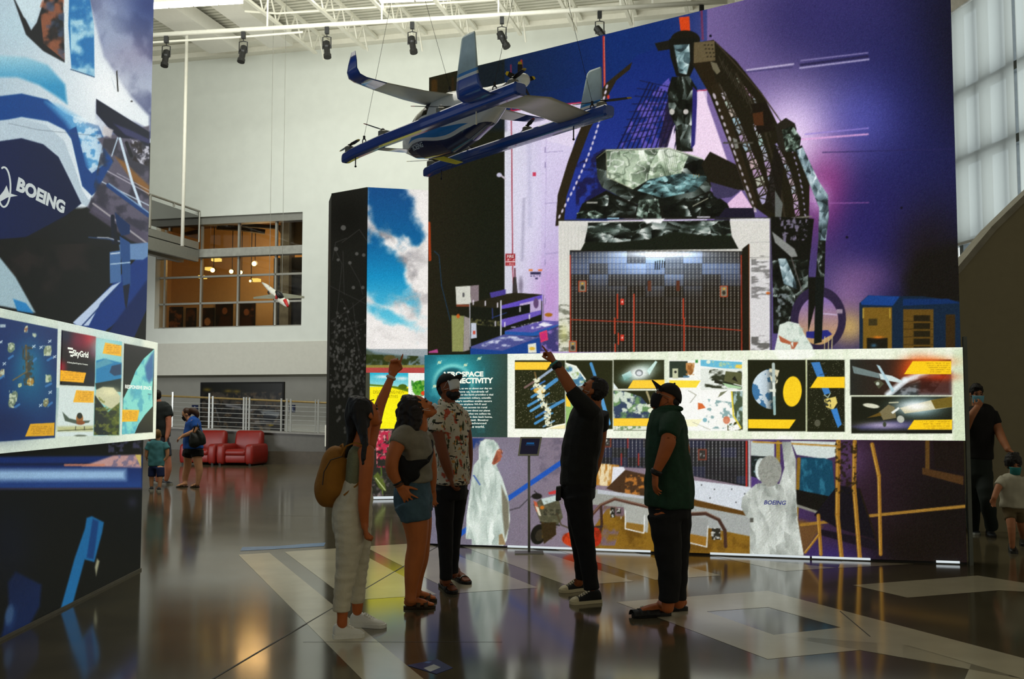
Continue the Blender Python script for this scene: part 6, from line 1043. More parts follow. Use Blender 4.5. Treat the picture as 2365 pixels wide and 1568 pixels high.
for i, (u0, u1, lab) in enumerate(((2186, 2349, 'pale roller blind drawn over most of the tall window, next to the big mural'), (2357, 2440, 'pale roller blind at the right edge, beyond the bright gap'))):
    a0, a1 = rw.hit(u0, 560)[0], rw.hit(u1, 560)[0]; t = thing('roller_blind', rw.at(a0, zbb), lab, 'blind', 'roller blinds of the tall window'); m = MB(); wallbox(m, a0, a1, zbb, rz1 - .02, -.03, -.035, rw); m.build('fabric', bm_, t); m = MB(); wallbox(m, a0, a1, zbb - .04, zbb, -.02, -.045, rw); m.build('hem_bar', mat('hem_grey', (140, 140, 134), .5), t)
# ------------------------------------------------------------------ red armchairs
M_red = mat('red_leather', (120, 18, 6), .45, var=.10, scale=5, bump=.08, bscale=30)
def cush(mb, c, sx, sy, sz, r, ax, ay, tilt=0.0, n=6):
    """pillow-shaped block, rounded on every edge"""
    c = Vector(c); az = Vector((0, 0, 1)) * math.cos(tilt) + ay * math.sin(tilt); ay2 = ay * math.cos(tilt) - Vector((0, 0, 1)) * math.sin(tilt)
    rings = []; K_ = [0, .15, .5, .85, 1.0]
    for zz, ins in ((-1, r), (-1 + .35 * r / sz, r * .35), (-1 + r / sz, 0), (0, -.015), (1 - r / sz, 0), (1 - .35 * r / sz, r * .35), (1, r)):
        ring = []
        for qx, qy, a0 in ((1, 1, 0), (-1, 1, 90), (-1, -1, 180), (1, -1, 270)):
            for k in range(n):
                t = math.radians(a0 + 90 * k / (n - 1)); ring.append(c + ax * (qx * (sx - r) + (r - ins) * math.cos(t)) + ay2 * (qy * (sy - r) + (r - ins) * math.sin(t)) + az * zz * sz)
        rings.append(ring)
    mb.loft(rings)
def armchair(px, py, D, lab):
    b = P(px, 1068, D); b.z = 0; t = thing('armchair', b, lab, 'armchair', 'red armchairs by the ramp'); X_ = BU; F_ = -BV
    def at(x, y, z): return b + X_ * x - F_ * y + Vector((0, 0, z))
    m = MB(); cush(m, at(0, .02, .34), .30, .40, .09, .05, X_, BV); m.build('seat_cushion', M_red, t, True)
    m = MB(); cush(m, at(0, -.30, .19), .30, .05, .12, .03, X_, BV); cush(m, at(0, .1, .17), .30, .36, .09, .03, X_, BV); m.build('base', M_red, t, True)
    m = MB(); cush(m, at(0, .42, .56), .40, .11, .36, .08, X_, BV, .12); m.build('backrest', M_red, t, True)
    for s in (-1, 1): m = MB(); cush(m, at(s * .42, .04, .30), .12, .45, .27, .07, X_, BV); m.build('armrest', M_red, t, True)
    for sx in (-1, 1):
        for sy in (-1, 1): m = MB(); m.box(-.03, -.03, 0, .03, .03, .07); m.v = [tuple(Vector(v) + at(sx * .44, sy * .36, 0)) for v in m.v]; m.build('leg', M_black, t)
armchair(558, 1068, 28.2, 'red leather armchair to the right, fully in view by the ramp wall'); armchair(473, 1066, 28.5, 'red leather armchair half hidden behind the woman in blue')
# ------------------------------------------------------------------ small floor things
sp = G(1222, 1277); t = thing('sign_stand', sp, 'slim floor stand with a framed dark blue notice before the big mural', 'sign stand'); D = sp.y
m = MB(); m.box(sp.x - .15, sp.y - .12, .0, sp.x + .15, sp.y + .10, .012); m.build('base_plate', mat('stand_grey', (150, 150, 140), .4, .5), t, bevel=.003)
ztop_ = P(1222, 1052, D).z; m = MB(); m.tube([sp + Vector((0, 0, .01)), Vector((sp.x, sp.y, ztop_ + .05))], .014, 10); m.build('pole', mat('stand_grey', (150, 150, 140), .4, .5), t, smooth=True)
q = [P(1196, 1052, D - .03), P(1244, 1052, D - .03), P(1252, 1009, D + .03), P(1202, 1009, D + .03)]; c = sum(q, Vector()) / 4
m = MB(); n = (q[1] - q[0]).cross(q[3] - q[0]).normalized(); m.hexa(q, n * -.02); label(m.build('frame', mat('frame_silver', (176, 176, 156), .4, .3), t), 'silver frame')
q2 = [c + (p - c) * .84 + n * .003 for p in q]; m = MB(); m.ngon(q2); m.build('notice', mat('notice_navy', (20, 20, 44), .3, emit=(28, 26, 52), es=.35), t)
M4 = Matrix.Identity(4); ux = (q2[1] - q2[0]).normalized(); uy = n.cross(ux)
for i in range(3): M4[i][0] = ux[i]; M4[i][1] = uy[i]; M4[i][2] = n[i]; M4[i][3] = (q2[3] * .70 + q2[2] * .30 + (q2[0] - q2[3]) * .34)[i] + n[i] * .002
m = MB()
for i, (w, h) in enumerate(((.42, .1), (.5, .02))):
    a = q2[3].lerp(q2[2], .5 - w / 2); d = (q2[0] - q2[3]) * (.27 + i * .15); e = (q2[2] - q2[3]) * w; m.quad(a + d + n * .002, a + d + e + n * .002, a + d + e + (q2[0] - q2[3]) * h + n * .002, a + d + (q2[0] - q2[3]) * h + n * .002)
label(m.build('printed_lines', mat('notice_blue', (30, 110, 180), .4, emit=(30, 110, 180), es=.4), t), 'blue heading lines')
m = MB(); dq = [ZP(u, v, .003) for u, v in ((940, 1536), (1008, 1556), (1046, 1542), (1010, 1522))]; m.hexa(dq[::-1], (0, 0, -.002)); t = tag(m.build('floor_sticker', mat('sticker_blue', (22, 40, 96), .35)), 'dark blue sticker on the floor at the bottom edge', 'sticker')
m = MB(); m.ngon([ZP(u, v, .0036) for u, v in ((978, 1543), (994, 1551), (1018, 1541), (1002, 1534))]); label(m.build('white_patch', mat('sticker_white', (176, 180, 176), .5), t), 'plain white patch')
m = MB(); m.ngon([ZP(u, v, .0036) for u, v in ((978, 1530), (990, 1532), (998, 1528), (986, 1527))]); m.build('printed_mark', mat('sticker_mark', (80, 110, 170), .5), t)
m = MB(); tp_ = [(555, 1272), (600, 1270), (668, 1266), (748, 1261), (752, 1253), (700, 1256), (640, 1261), (560, 1263)]; m.ngon([ZP(u, v, .002) for u, v in tp_]); tag(m.build('floor_tape', mat('pale_blue_tape', (96, 130, 170), .4)), 'strip of pale blue tape on the floor left of the woman with the backpack', 'tape')
# ================================================================== HANGING AIRCRAFT MODEL (air taxi with two rotor booms)
AO = Vector((.4266, 8.3947, 0)); AF = Vector((-.62724, .77883, 0)); AR = Vector((.77883, .62724, 0))
def AC(s, l, h): return AO + AF * s + AR * l + Vector((0, 0, h))
M_navy = mat('aircraft_navy', (30, 72, 160), .22, var=.06, coat=.5); M_deep = mat('aircraft_deep_navy', (12, 34, 84), .2, var=.06, coat=.5)
M_awhite = mat('aircraft_white', (226, 230, 226), .25, var=.03, coat=.4); M_sky = mat('aircraft_sky_blue', (40, 130, 200), .25, var=.04, coat=.4); M_agrey = mat('aircraft_pale_grey', (236, 234, 214), .35, var=.05)
M_win = mat('aircraft_window', (14, 16, 14), .12); M_motor = mat('motor_grey', (120, 120, 108), .4, .3); M_blade = mat('rotor_black', (20, 20, 16), .35); M_yel = mat('tip_yellow', (220, 190, 30), .5); M_redt = mat('tip_red', (170, 40, 30), .5)
air = thing('hanging_aircraft', AC(1.3, 0, 3.9), 'blue and white air taxi model with two long rotor booms hanging from cables', 'model aircraft')
sec = [(.56, .015, .015, 4.335), (.62, .045, .04, 4.32), (.78, .095, .08, 4.275), (1.0, .175, .135, 4.215), (1.25, .240, .18, 4.195), (1.55, .290, .205, 4.19), (1.8, .275, .205, 4.185), (2.0, .235, .185, 4.16), (2.15, .18, .15, 4.135), (2.27, .11, .105, 4.12), (2.34, .06, .06, 4.10), (2.372, .012, .012, 4.095)]
def fus(s):
    for a, b in zip(sec[:-1], sec[1:]):
        if s <= b[0] or b is sec[-1]:
            t = min(1, max(0, (s - a[0]) / (b[0] - a[0]))); t = t * t * (3 - 2 * t) if 0 else t; return [a[i] + (b[i] - a[i]) * t for i in range(4)]
def stripe(s): return 4.02 + .028 * math.sin((s - 1.72) * 7.0) + .05 * max(0, 1.15 - s) / .5 - .03 * max(0, s - 2.12) / .2
m = MB(); NS = 200; S = np.linspace(.56, 2.372, NS); CNT = (10, 3, 5, 22); ring = []
def bands(s):
    st = stripe(s); return st, st + .03, st + .03 + (.085 * max(0, math.sin((s - 1.15) * 3.3)) if s < 2.1 else 0)
for s in S:
    _, rh, rw_, zc = fus(s); ang = [-math.pi / 2]
    lim = [math.asin(max(-1, min(1, (h - zc) / rh))) for h in bands(s)] + [math.pi / 2]; a0 = -math.pi / 2
    for a1, n in zip(lim, CNT): ang += [a0 + (a1 - a0) * (k + 1) / n for k in range(n)]; a0 = a1
    half = [AC(s, rw_ * math.cos(a), zc + rh * math.sin(a)) for a in ang]; other = [AC(s, -rw_ * math.cos(a), zc + rh * math.sin(a)) for a in ang[::-1]]; ring.append(half + other)
KS = sum(([k] * n for k, n in zip((1, 0, 2, 0), CNT)), [])
for i in range(NS - 1):
    s = (S[i] + S[i + 1]) / 2; _, rh, rw_, zc = fus(s)
    for half, off in ((KS, 0), (KS[::-1], len(KS) + 1)):
        for k, kk in enumerate(half):
            q = [ring[i][off + k], ring[i][off + k + 1], ring[i + 1][off + k + 1], ring[i + 1][off + k]]; c = sum(q, Vector()) / 4
            m.k = 4 if (1.72 < s < 2.24 and .30 * rh < c.z - zc < .86 * rh and not 1.94 < s < 1.975) else kk; m.add(q, [(0, 1, 2, 3)])
o = m.build('fuselage', [M_awhite, M_deep, M_sky, M_navy, M_win], air); bm = bmesh.new(); bm.from_mesh(o.data); bmesh.ops.remove_doubles(bm, verts=bm.verts, dist=2e-5); bmesh.ops.recalc_face_normals(bm, faces=bm.faces); bm.to_mesh(o.data); bm.free(); o.data.polygons.foreach_set('use_smooth', [True] * len(o.data.polygons))
label(o, 'white fuselage with a deep navy belly and dark cockpit windows')
# booms: long flattened beams
def boom(l):
    m = MB(); rings = []
    for s, w, h, z in ((-.04, .05, .042, 4.03), (-.02, .06, .054, 4.03), (.5, .062, .054, 4.03), (2.0, .060, .050, 4.025), (2.5, .055, .048, 4.01), (2.70, .048, .048, 3.99), (2.73, .04, .04, 3.985)):
        r = []
        for k in range(16):
            a = 2 * math.pi * k / 16; ca, sa = math.cos(a), math.sin(a); ex = .45
            r.append(AC(s, l + w * math.copysign(abs(ca) ** ex, ca), z + h * math.copysign(abs(sa) ** ex, sa)))
        rings.append(r)
    m.loft(rings); o = m.build('boom', M_navy, air); return o
def airfoil(sl, ch, l, z, th, up=Vector((0, 0, 1)), n=9):
    pts = []
    for k in range(n): x = k / (n - 1); pts.append((x, th * (2.0 * math.sqrt(x) * (1 - x) + .0)))
    top = [AC(sl - ch * x, l, z) + up * (t * ch) for x, t in pts]; bot = [AC(sl - ch * x, l, z) - up * (t * ch * .55) for x, t in pts[1:-1]]
    return top + bot[::-1]
def wing_half(sg):
    m = MB(); m.loft([airfoil(1.86, .46, sg * .12, 4.40, .07), airfoil(1.80, .37, sg * .40, 4.385, .07), airfoil(1.70, .26, sg * .80, 4.38, .065)], False)
    m.k = 1; z = Vector((0, 0, 1))
    R_ = [airfoil(1.70, .26, sg * .80, 4.38, .065), airfoil(1.64, .21, sg * 1.02, 4.385, .06), airfoil(1.62, .20, sg * 1.09, 4.40, .06, (z * .75 - AR * sg * .66)), airfoil(1.59, .18, sg * 1.125, 4.44, .06, (z * .3 - AR * sg * .95)), airfoil(1.55, .15, sg * 1.135, 4.50, .06, -AR * sg), airfoil(1.48, .07, sg * 1.145, 4.585, .05, -AR * sg)]
    m.loft(R_, True); o = m.build('wing', [M_agrey, M_navy], air, smooth=True); label(o, 'pale wing with navy upturned tip'); return o
for sg in (-1, 1): wing_half(sg)
for sg in (-1, 1): boom(sg * .488)
# tail plane through both booms, fins curling up outside them
m = MB(); m.loft([airfoil(.56, .42, -.50, 4.03, .05), airfoil(.60, .44, 0, 4.10, .05), airfoil(.56, .42, .50, 4.03, .05)]); label(m.build('tailplane', M_agrey, air, smooth=True), 'pale grey tailplane between the booms')
for sg in (-1, 1):
    z = Vector((0, 0, 1)); m = MB(); m.k = 1
    m.loft([airfoil(.56, .40, sg * .49, 4.03, .05), airfoil(.58, .37, sg * .60, 4.035, .05), airfoil(.58, .35, sg * .66, 4.06, .05, z * .7 - AR * sg * .7), airfoil(.57, .33, sg * .68, 4.12, .05, -AR * sg), airfoil(.555, .30, sg * .685, 4.19, .05, -AR * sg)], False); m.k = 0
    m.loft([airfoil(.555, .30, sg * .685, 4.19, .05, -AR * sg), airfoil(.55, .29, sg * .687, 4.215, .05, -AR * sg)], False); m.k = 2; m.loft([airfoil(.55, .29, sg * .687, 4.215, .05, -AR * sg), airfoil(.545, .285, sg * .689, 4.24, .05, -AR * sg)], False); m.k = 3
    m.loft([airfoil(.545, .285, sg * .689, 4.24, .05, -AR * sg), airfoil(.47, .19, sg * .70, 4.52, .05, -AR * sg), airfoil(.44, .15, sg * .70, 4.54, .04, -AR * sg)], True)
    label(m.build('fin', [M_awhite, M_navy, M_sky, mat('fin_pale_blue', (206, 230, 234), .35)], air, smooth=True), 'pale tail fin with blue stripes at its curved foot')
# canards from the nose to the booms
for sg, mm, lab in ((-1, M_awhite, 'white canard'), (1, mat('canard_yellow_glow', (226, 222, 70), .4), 'canard with yellow light painted in')):  # yellow glow from below is put into the starboard half's colour
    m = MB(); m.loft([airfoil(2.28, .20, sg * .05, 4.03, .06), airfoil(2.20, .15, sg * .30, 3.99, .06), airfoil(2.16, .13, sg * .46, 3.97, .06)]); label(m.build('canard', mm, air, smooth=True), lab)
def blades(mb, c, ax, r, ang, n=2, w=.02, tip=1, tw=.4):
    ax = Vector(ax).normalized(); e = ax.orthogonal().normalized(); g = ax.cross(e)
    for i in range(n):
        a = ang + 2 * math.pi * i / n; d = e * math.cos(a) + g * math.sin(a); t = ax.cross(d)
        for (r0, r1, w0, w1, k) in ((.012, r * .35, w * .5, w, 0), (r * .35, r * .86, w, w * .75, 0), (r * .86, r, w * .75, w * .45, tip)):
            mb.k = k; q = [c + d * r0 - t * w0 + ax * tw * w0 * .5, c + d * r1 - t * w1 + ax * tw * w1 * .5, c + d * r1 + t * w1 - ax * tw * w1 * .5, c + d * r0 + t * w0 - ax * tw * w0 * .5]; mb.hexa(q, ax * .004)
rnd = random.Random(3)
for sg, angs in ((-1, (1.15, 2.45, .2, 1.3)), (1, (1.95, 1.0, .1, 2.15))):
    for s, a, tp in zip((.06, 1.06, 2.02, 2.64), angs, (1, 2, 2, 1)):
        c = AC(s, sg * .488, 4.07 if s < 2.3 else 4.045); m = MB(); m.lathe(c, [(.045, -.01), (.045, .045), (.03, .055)], 14); mo = m.build('motor', M_motor, air, smooth=False)
        m = MB(); blades(m, c + Vector((0, 0, .06)), (0, 0, 1), .265, a, 2, .02, tp); m.k = 0; m.lathe(c, [(.015, .05), (.018, .07), (.004, .08)], 10); ro = m.build('rotor', [M_blade, M_yel, M_redt], mo)
pc = AC(.50, 0, 4.335); m = MB(); m.lathe(pc, [(.055, -.07), (.062, -.02), (.05, .01), (.012, .035)], 16, -AF); pm = m.build('spinner', M_awhite, air, smooth=True)
m = MB(); blades(m, AC(.56, 0, 4.335), -AF, .17, .35, 5, .024, 1, .8); m.build('pusher_propeller', [M_blade, M_yel], pm)
# short landing legs, lifting shackles and cables
for s, sg in ((2.52, -1), (.42, 1), (.55, -1), (2.45, 1)):
    m = MB(); c = AC(s, sg * .488, 3.98); m.tube([c, c - Vector((0, 0, .10))], .006, 6); m.ball(c - Vector((0, 0, .105)), .011); m.build('landing_leg', M_blade if s != .55 else M_agrey, air)
def cable(s, l, h, utop):
    b = AC(s, l, h); m = MB()
    m.tube([b + Vector((.016 * math.cos(t), 0, .03 + .028 * math.sin(t))) for t in np.linspace(-1.57, 4.7, 14)], .005, 6); m.bar(b + Vector((0, 0, .05)), b + Vector((0, 0, .085)), .02); m.build('shackle', M_black, air)
    top = P(utop, -60, b.y + .05); d = top - b; top = b + d * ((CEIL - b.z) / d.z); m = MB(); m.tube([b + Vector((0, 0, .08)), top], .0019, 5); m.build('suspension_cable', M_dark, air)
cable(2.36, -.488, 4.06, 919); cable(1.62, 0, 4.46, 960); cable(.30, -.488, 4.075, 1201); cable(.18, .488, 4.075, 1292)
# lettering on the port side: set on the fuselage skin
def on_skin(s0, s1, h0, h1, txt, m_, bold, shear, off=.004):
    o = text('lettering', txt, Matrix.Identity(4), 0, 0, 0, 1.0, m_, air, bold, shear, depth=0); me = o.data; bm = bmesh.new(); bm.from_mesh(me); bmesh.ops.triangulate(bm, faces=bm.faces); bmesh.ops.subdivide_edges(bm, edges=bm.edges, cuts=2, use_grid_fill=True); bm.to_mesh(me); bm.free()
    c = np.array([v.co for v in me.vertices]); lo, hi = c.min(0), c.max(0)
    for v in me.vertices:
        fx = (v.co.x - lo[0]) / (hi[0] - lo[0]); fy = (v.co.y - lo[1]) / (hi[1] - lo[1]); s = s0 + (s1 - s0) * fx; h = h0 + (h1 - h0) * fy
        _, rh, rw_, zc = fus(s); q = max(-.98, min(.98, (h - zc) / rh)); v.co = AC(s, -rw_ * math.sqrt(1 - q * q) - off, h + (.6 * off * q))
    return o
on_skin(2.04, 1.83, 3.99, 4.035, 'BOEING', mat('pale_lettering', (206, 214, 216), .5), .03, .2)
on_skin(1.00, .68, 4.235, 4.30, 'N83AU', mat('dark_lettering', (14, 16, 20), .5), .02, .35)
from mathutils.bvhtree import BVHTree
# ================================================================== PEOPLE
def remesh(name, mb, voxel, mats, parent=None, smooth=4, wr=0.0, wf=18.0, ws=(1, 1, 1), pick=None):
    """one continuous surface grown around overlapping limbs"""
    me = bpy.data.meshes.new('src'); me.from_pydata(mb.v, [], mb.f)
    bm = bmesh.new(); bm.from_mesh(me); bmesh.ops.recalc_face_normals(bm, faces=bm.faces); bm.to_mesh(me); bm.free()
    o = bpy.data.objects.new('src', me); COL.objects.link(o)
    r = o.modifiers.new('r', 'REMESH'); r.mode = 'VOXEL'; r.voxel_size = voxel; r.use_smooth_shade = True
    if smooth: s = o.modifiers.new('s', 'SMOOTH'); s.factor = .5; s.iterations = smooth
    dg = bpy.context.evaluated_depsgraph_get(); out = bpy.data.meshes.new_from_object(o.evaluated_get(dg)); out.name = name
    bpy.data.objects.remove(o); bpy.data.meshes.remove(me)
    if wr:
        n = len(out.vertices); co = np.zeros(n * 3); no = np.zeros(n * 3); out.vertices.foreach_get('co', co); out.vertex_normals.foreach_get('vector', no); co = co.reshape(-1, 3); no = no.reshape(-1, 3)
        d = np.array([mnoise.noise(Vector((p[0] * wf * ws[0], p[1] * wf * ws[1], p[2] * wf * ws[2]))) for p in co]); out.vertices.foreach_set('co', (co + no * (d * wr)[:, None]).ravel())
    if not isinstance(mats, (list, tuple)): mats = [mats]
    out.materials.clear()
    for m in mats: out.materials.append(m)
    if pick:
        for p in out.polygons: p.material_index = pick(p.center)
    out.polygons.foreach_set('use_smooth', [True] * len(out.polygons)); out.update()
    if parent is not None and parent.name.startswith('person') and name not in ('hair', 'beard'): tuck(parent, out)
    return link(name, out, parent)
def tuck(body, cloth, depth=.005):
    """keep the skin just inside the garment that covers it"""
    t = BVHTree.FromPolygons([v.co for v in cloth.vertices], [tuple(p.vertices) for p in cloth.polygons])
    vs = body.data.vertices; k = len(vs); co = np.zeros(k * 3); no = np.zeros(k * 3); vs.foreach_get('co', co); body.data.vertex_normals.foreach_get('vector', no); co = co.reshape(-1, 3); no = no.reshape(-1, 3)
    bb = np.array([v.co for v in cloth.vertices]); lo, hi = bb.min(0) - .05, bb.max(0) + .05
    for j in np.nonzero(((co > lo) & (co < hi)).all(1))[0]:
        if any(((co[j] - hc_) ** 2).sum() < .0145 for hc_ in HANDS): continue
        c = Vector(co[j]); q, n, i, d = t.find_nearest(c, .05)
        if q is not None and n.dot(Vector(no[j])) > .55 and -depth < (c - q).dot(n) < .040: co[j] = q - n * depth
    vs.foreach_set('co', co.ravel()); body.data.update()
class Fig:
    def __init__(s, D): s.D = D; s.k = D / FPX
    def p(s, u, v, dy=0.0): return P(u, v, s.D + dy)
    def limb(s, mb, pts, n=14, sub=4, pad=0.0):
        """limb traced as (u, v, radius px[, depth offset m[, depth radius px]])"""
        L = []
        for q in pts:
            u, v, r = q[:3]; dy = q[3] if len(q) > 3 else 0.0; rd = q[4] if len(q) > 4 else r
            L.append((s.p(u, v, dy), r * s.k + pad, rd * s.k + pad))
        return limb3(mb, L, n, sub)
def limb3(mb, L, n=14, sub=4):
    """limb through (point, half width, half depth)"""
    C = [np.array([*a, b, c]) for a, b, c in L]; R = []
    for i in range(len(C) - 1):
        p0 = C[max(i - 1, 0)]; p1 = C[i]; p2 = C[i + 1]; p3 = C[min(i + 2, len(C) - 1)]
        for k in range(sub):
            t = k / sub; R.append(.5 * ((2 * p1) + (p2 - p0) * t + (2 * p0 - 5 * p1 + 4 * p2 - p3) * t * t + (3 * p1 - p0 - 3 * p2 + p3) * t ** 3))
    R.append(C[-1]); rings = []
    ctr = [Vector(r[:3]) for r in R]
    def frame(i):
        t = ctr[min(i + 1, len(ctr) - 1)] - ctr[max(i - 1, 0)]; t = t.normalized() if t.length > 1e-9 else Vector((0, 0, 1))
        y = Vector((0, 1, 0)); e = y - t * y.dot(t)
        if e.length < .25: e = Vector((0, 0, 1)) - t * t.z
        e.normalize(); return t, e, t.cross(e).normalized()
    def ring(c, e, g, w, d): return [c + g * (w * math.cos(2 * math.pi * k / n)) + e * (d * math.sin(2 * math.pi * k / n)) for k in range(n)]
    t, e, g = frame(0); w, d = R[0][3], R[0][4]
    for a in (80, 50, 25): ca, sa = math.cos(math.radians(a)), math.sin(math.radians(a)); rings.append(ring(ctr[0] - t * min(w, d, getattr(mb, 'cx', .035)) * sa, e, g, w * ca, d * ca))
    for i in range(len(R)):
        t, e, g = frame(i); rings.append(ring(ctr[i], e, g, max(R[i][3], .002), max(R[i][4], .002)))
    w, d = R[-1][3], R[-1][4]
    for a in (25, 50, 80): ca, sa = math.cos(math.radians(a)), math.sin(math.radians(a)); rings.append(ring(ctr[-1] + t * min(w, d, getattr(mb, 'cx', .035)) * sa, e, g, w * ca, d * ca))
    return mb.loft(rings)
def head(mb, c, f, up, k=.86, ears=True):
    """skull, jaw, brow, nose, lips, chin and ears; returns a helper that places points on the head"""
    f = Vector(f).normalized(); up = Vector(up); up = (up - f * up.dot(f)).normalized(); s = f.cross(up)
    def at(a, b, h): return Vector(c) + (f * a + s * b + up * h) * k
    def el(a, b, h, ra, rb, rh, rot=0): mb.ball(at(a, b, h), f * ra * k, s * rb * k, up * rh * k, 16, 10)
    el(-.012, 0, .03, .100, .079, .104); el(.030, 0, -.035, .070, .062, .085); el(.045, 0, -.085, .048, .045, .045); el(.074, 0, -.108, .026, .030, .024)
    el(.070, 0, .025, .030, .052, .018); el(.088, 0, -.004, .016, .012, .030); el(.100, 0, -.032, .020, .014, .016); el(.093, .013, -.038, .012, .009, .009); el(.093, -.013, -.038, .012, .009, .009)
    el(.088, 0, -.068, .016, .026, .009); el(.086, 0, -.080, .016, .024, .010); el(.055, .040, -.030, .030, .022, .024); el(.055, -.040, -.030, .030, .022, .024)
    if ears:
        for q in (-1, 1): el(-.012, q * .080, -.012, .022, .010, .034)
    return at, f, s, up, k
def eyes(h, par):
    at, f, s, up, k = h; m = MB()
    for q in (-1, 1): m.ball(at(.083, q * .032, .002), f * .012 * k, s * .015 * k, up * .009 * k, 10, 6)
    o = m.build('eyes', mat('eye_dark', (30, 22, 18), .2), par, smooth=True); m = MB()
    for q in (-1, 1): m.tube([at(.096, q * .014, .026), at(.096, q * .034, .031), at(.080, q * .056, .022)], [.0035, .004, .002], 6)
    m.build('eyebrows', mat('brow_dark', (26, 18, 14), .7), par, smooth=True); return o
def face_mask(h, m_, par, top=-.012, bot=-.118, name='face_mask', side=68, drop=0.0):
    at, f, s, up, k = h; rows = []
    for i in range(9):
        t = i / 8; hh = top + (bot - top) * t; fx = .122 - .020 * t + .012 * math.sin(math.pi * t); sx = .078 - .012 * t; r = []
        for j in range(17):
            a = math.radians(-side + 2 * side * j / 16); r.append(at(fx * max(0.0, math.cos(a)) ** .8 + .004 + drop * t, sx * math.sin(a) * 1.08, hh + .004 * math.sin(t * 16) * .5))
        rows.append(r)
    m = MB(); m.loft(rows, False, False); o = m.build(name, m_, par, smooth=True); sd = o.modifiers.new('thick', 'SOLIDIFY'); sd.thickness = .003
    m = MB()
    for q in (-1, 1):
        for hh in (top - .006, bot + .02): m.tube([at(.05, q * .070, hh), at(.02, q * .080, (hh - .012) / 2 - .006), at(-.012, q * .086, -.012)], .0013, 5)
    m.build('ear_loop', m_, o); return o
def cap(h, m_, par, tilt=0.0, brim=.085, low=.045):
    at, f, s, up, k = h; m = MB(); rings = []
    for i in range(9):
        t = i / 8 * math.pi / 2; cz, cr = math.sin(t), max(math.cos(t), .02); r = []
        for j in range(24):
            a = 2 * math.pi * j / 24; r.append(at(-.012 + .112 * cr * math.cos(a), .092 * cr * math.sin(a), low + .004 + .100 * cz - .035 * max(0, -math.cos(a)) * (1 - t / 1.57)))
        rings.append(r)
    m.loft(rings, False); m.ball(at(-.012, 0, low + .105), .008, n=8, m=6); o = m.build('cap', m_, par, smooth=True); sd = o.modifiers.new('thick', 'SOLIDIFY'); sd.thickness = .004
    m = MB(); rows = []
    for i in range(6):
        t = i / 5; rows.append([at(.078 + (brim * t + .022) * math.cos(a), (.080 + .006 * t) * math.sin(a) * (1 - .12 * t), low + .012 - .004 * t + tilt * t * .06 - .020 * math.sin(a) ** 2) for a in np.linspace(-1.35, 1.35, 13)])
    m.loft(rows, False, False); b = m.build('brim', m_, o, smooth=True); sd = b.modifiers.new('thick', 'SOLIDIFY'); sd.thickness = .005; return o
HANDS = []
def hand(mb, w, d, n, size=1.0, curl=(35, 35, 35, 35), thumb=1, spread=6, tcurl=25, r=.0088):
    """palm with four unequal bent fingers and a thumb from its side; d = finger direction, n = way the fingers curl"""
    w = Vector(w); d = Vector(d).normalized(); HANDS.append(np.array(w + d * .10 * size)); n = Vector(n); n = (n - d * n.dot(d)).normalized(); s = d.cross(n) * thumb; K = size
    mb.tube([w - d * .03 * K, w], [.024 * K, .026 * K], 10)
    for o in (-.027, -.009, .009, .027): mb.tube([w - d * .006 * K + s * o * .7 * K, w + d * .05 * K + s * o * K, w + d * .09 * K + s * o * 1.05 * K], [.013 * K, .0145 * K, .0115 * K], 8)
    for i, (o, L) in enumerate(zip((.030, .010, -.010, -.029), (.072, .080, .075, .060))):
        b = w + d * (.088 - .004 * abs(i - 1)) * K + s * o * K; a = math.radians(spread * (1.5 - i) * .7); dd = d * math.cos(a) + s * math.sin(a); pts = [b - d * .012 * K, b]; ang = 0; p = b
        for q, seg in enumerate((.44, .32, .24)):
            ang += math.radians(curl[i]) * (.8 if q == 0 else 1.1); v = dd * math.cos(ang) + n * math.sin(ang); p = p + v * L * seg * K; pts.append(p)
        mb.tube(pts, [r * 1.1 * K, r * 1.06 * K, r * 1.0 * K, r * .92 * K, r * .72 * K], 8); mb.ball(pts[-1], r * .74 * K, n=8, m=6)
    b = w + d * .022 * K + s * .026 * K; t = math.radians(tcurl); v1 = (d * .62 + s * .72 + n * .28).normalized(); p1 = b + v1 * .040 * K; v2 = (d * (.62 + t * .3) + s * (.55 - t) + n * (.3 + t * .5)).normalized(); p2 = p1 + v2 * .032 * K; p3 = p2 + v2 * .026 * K
    mb.tube([w + d * .008 * K + s * .012 * K, b, p1, p2, p3], [.015 * K, .0145 * K, .0115 * K, .0105 * K, .0075 * K], 8); mb.ball(p3, .0078 * K, n=8, m=6)
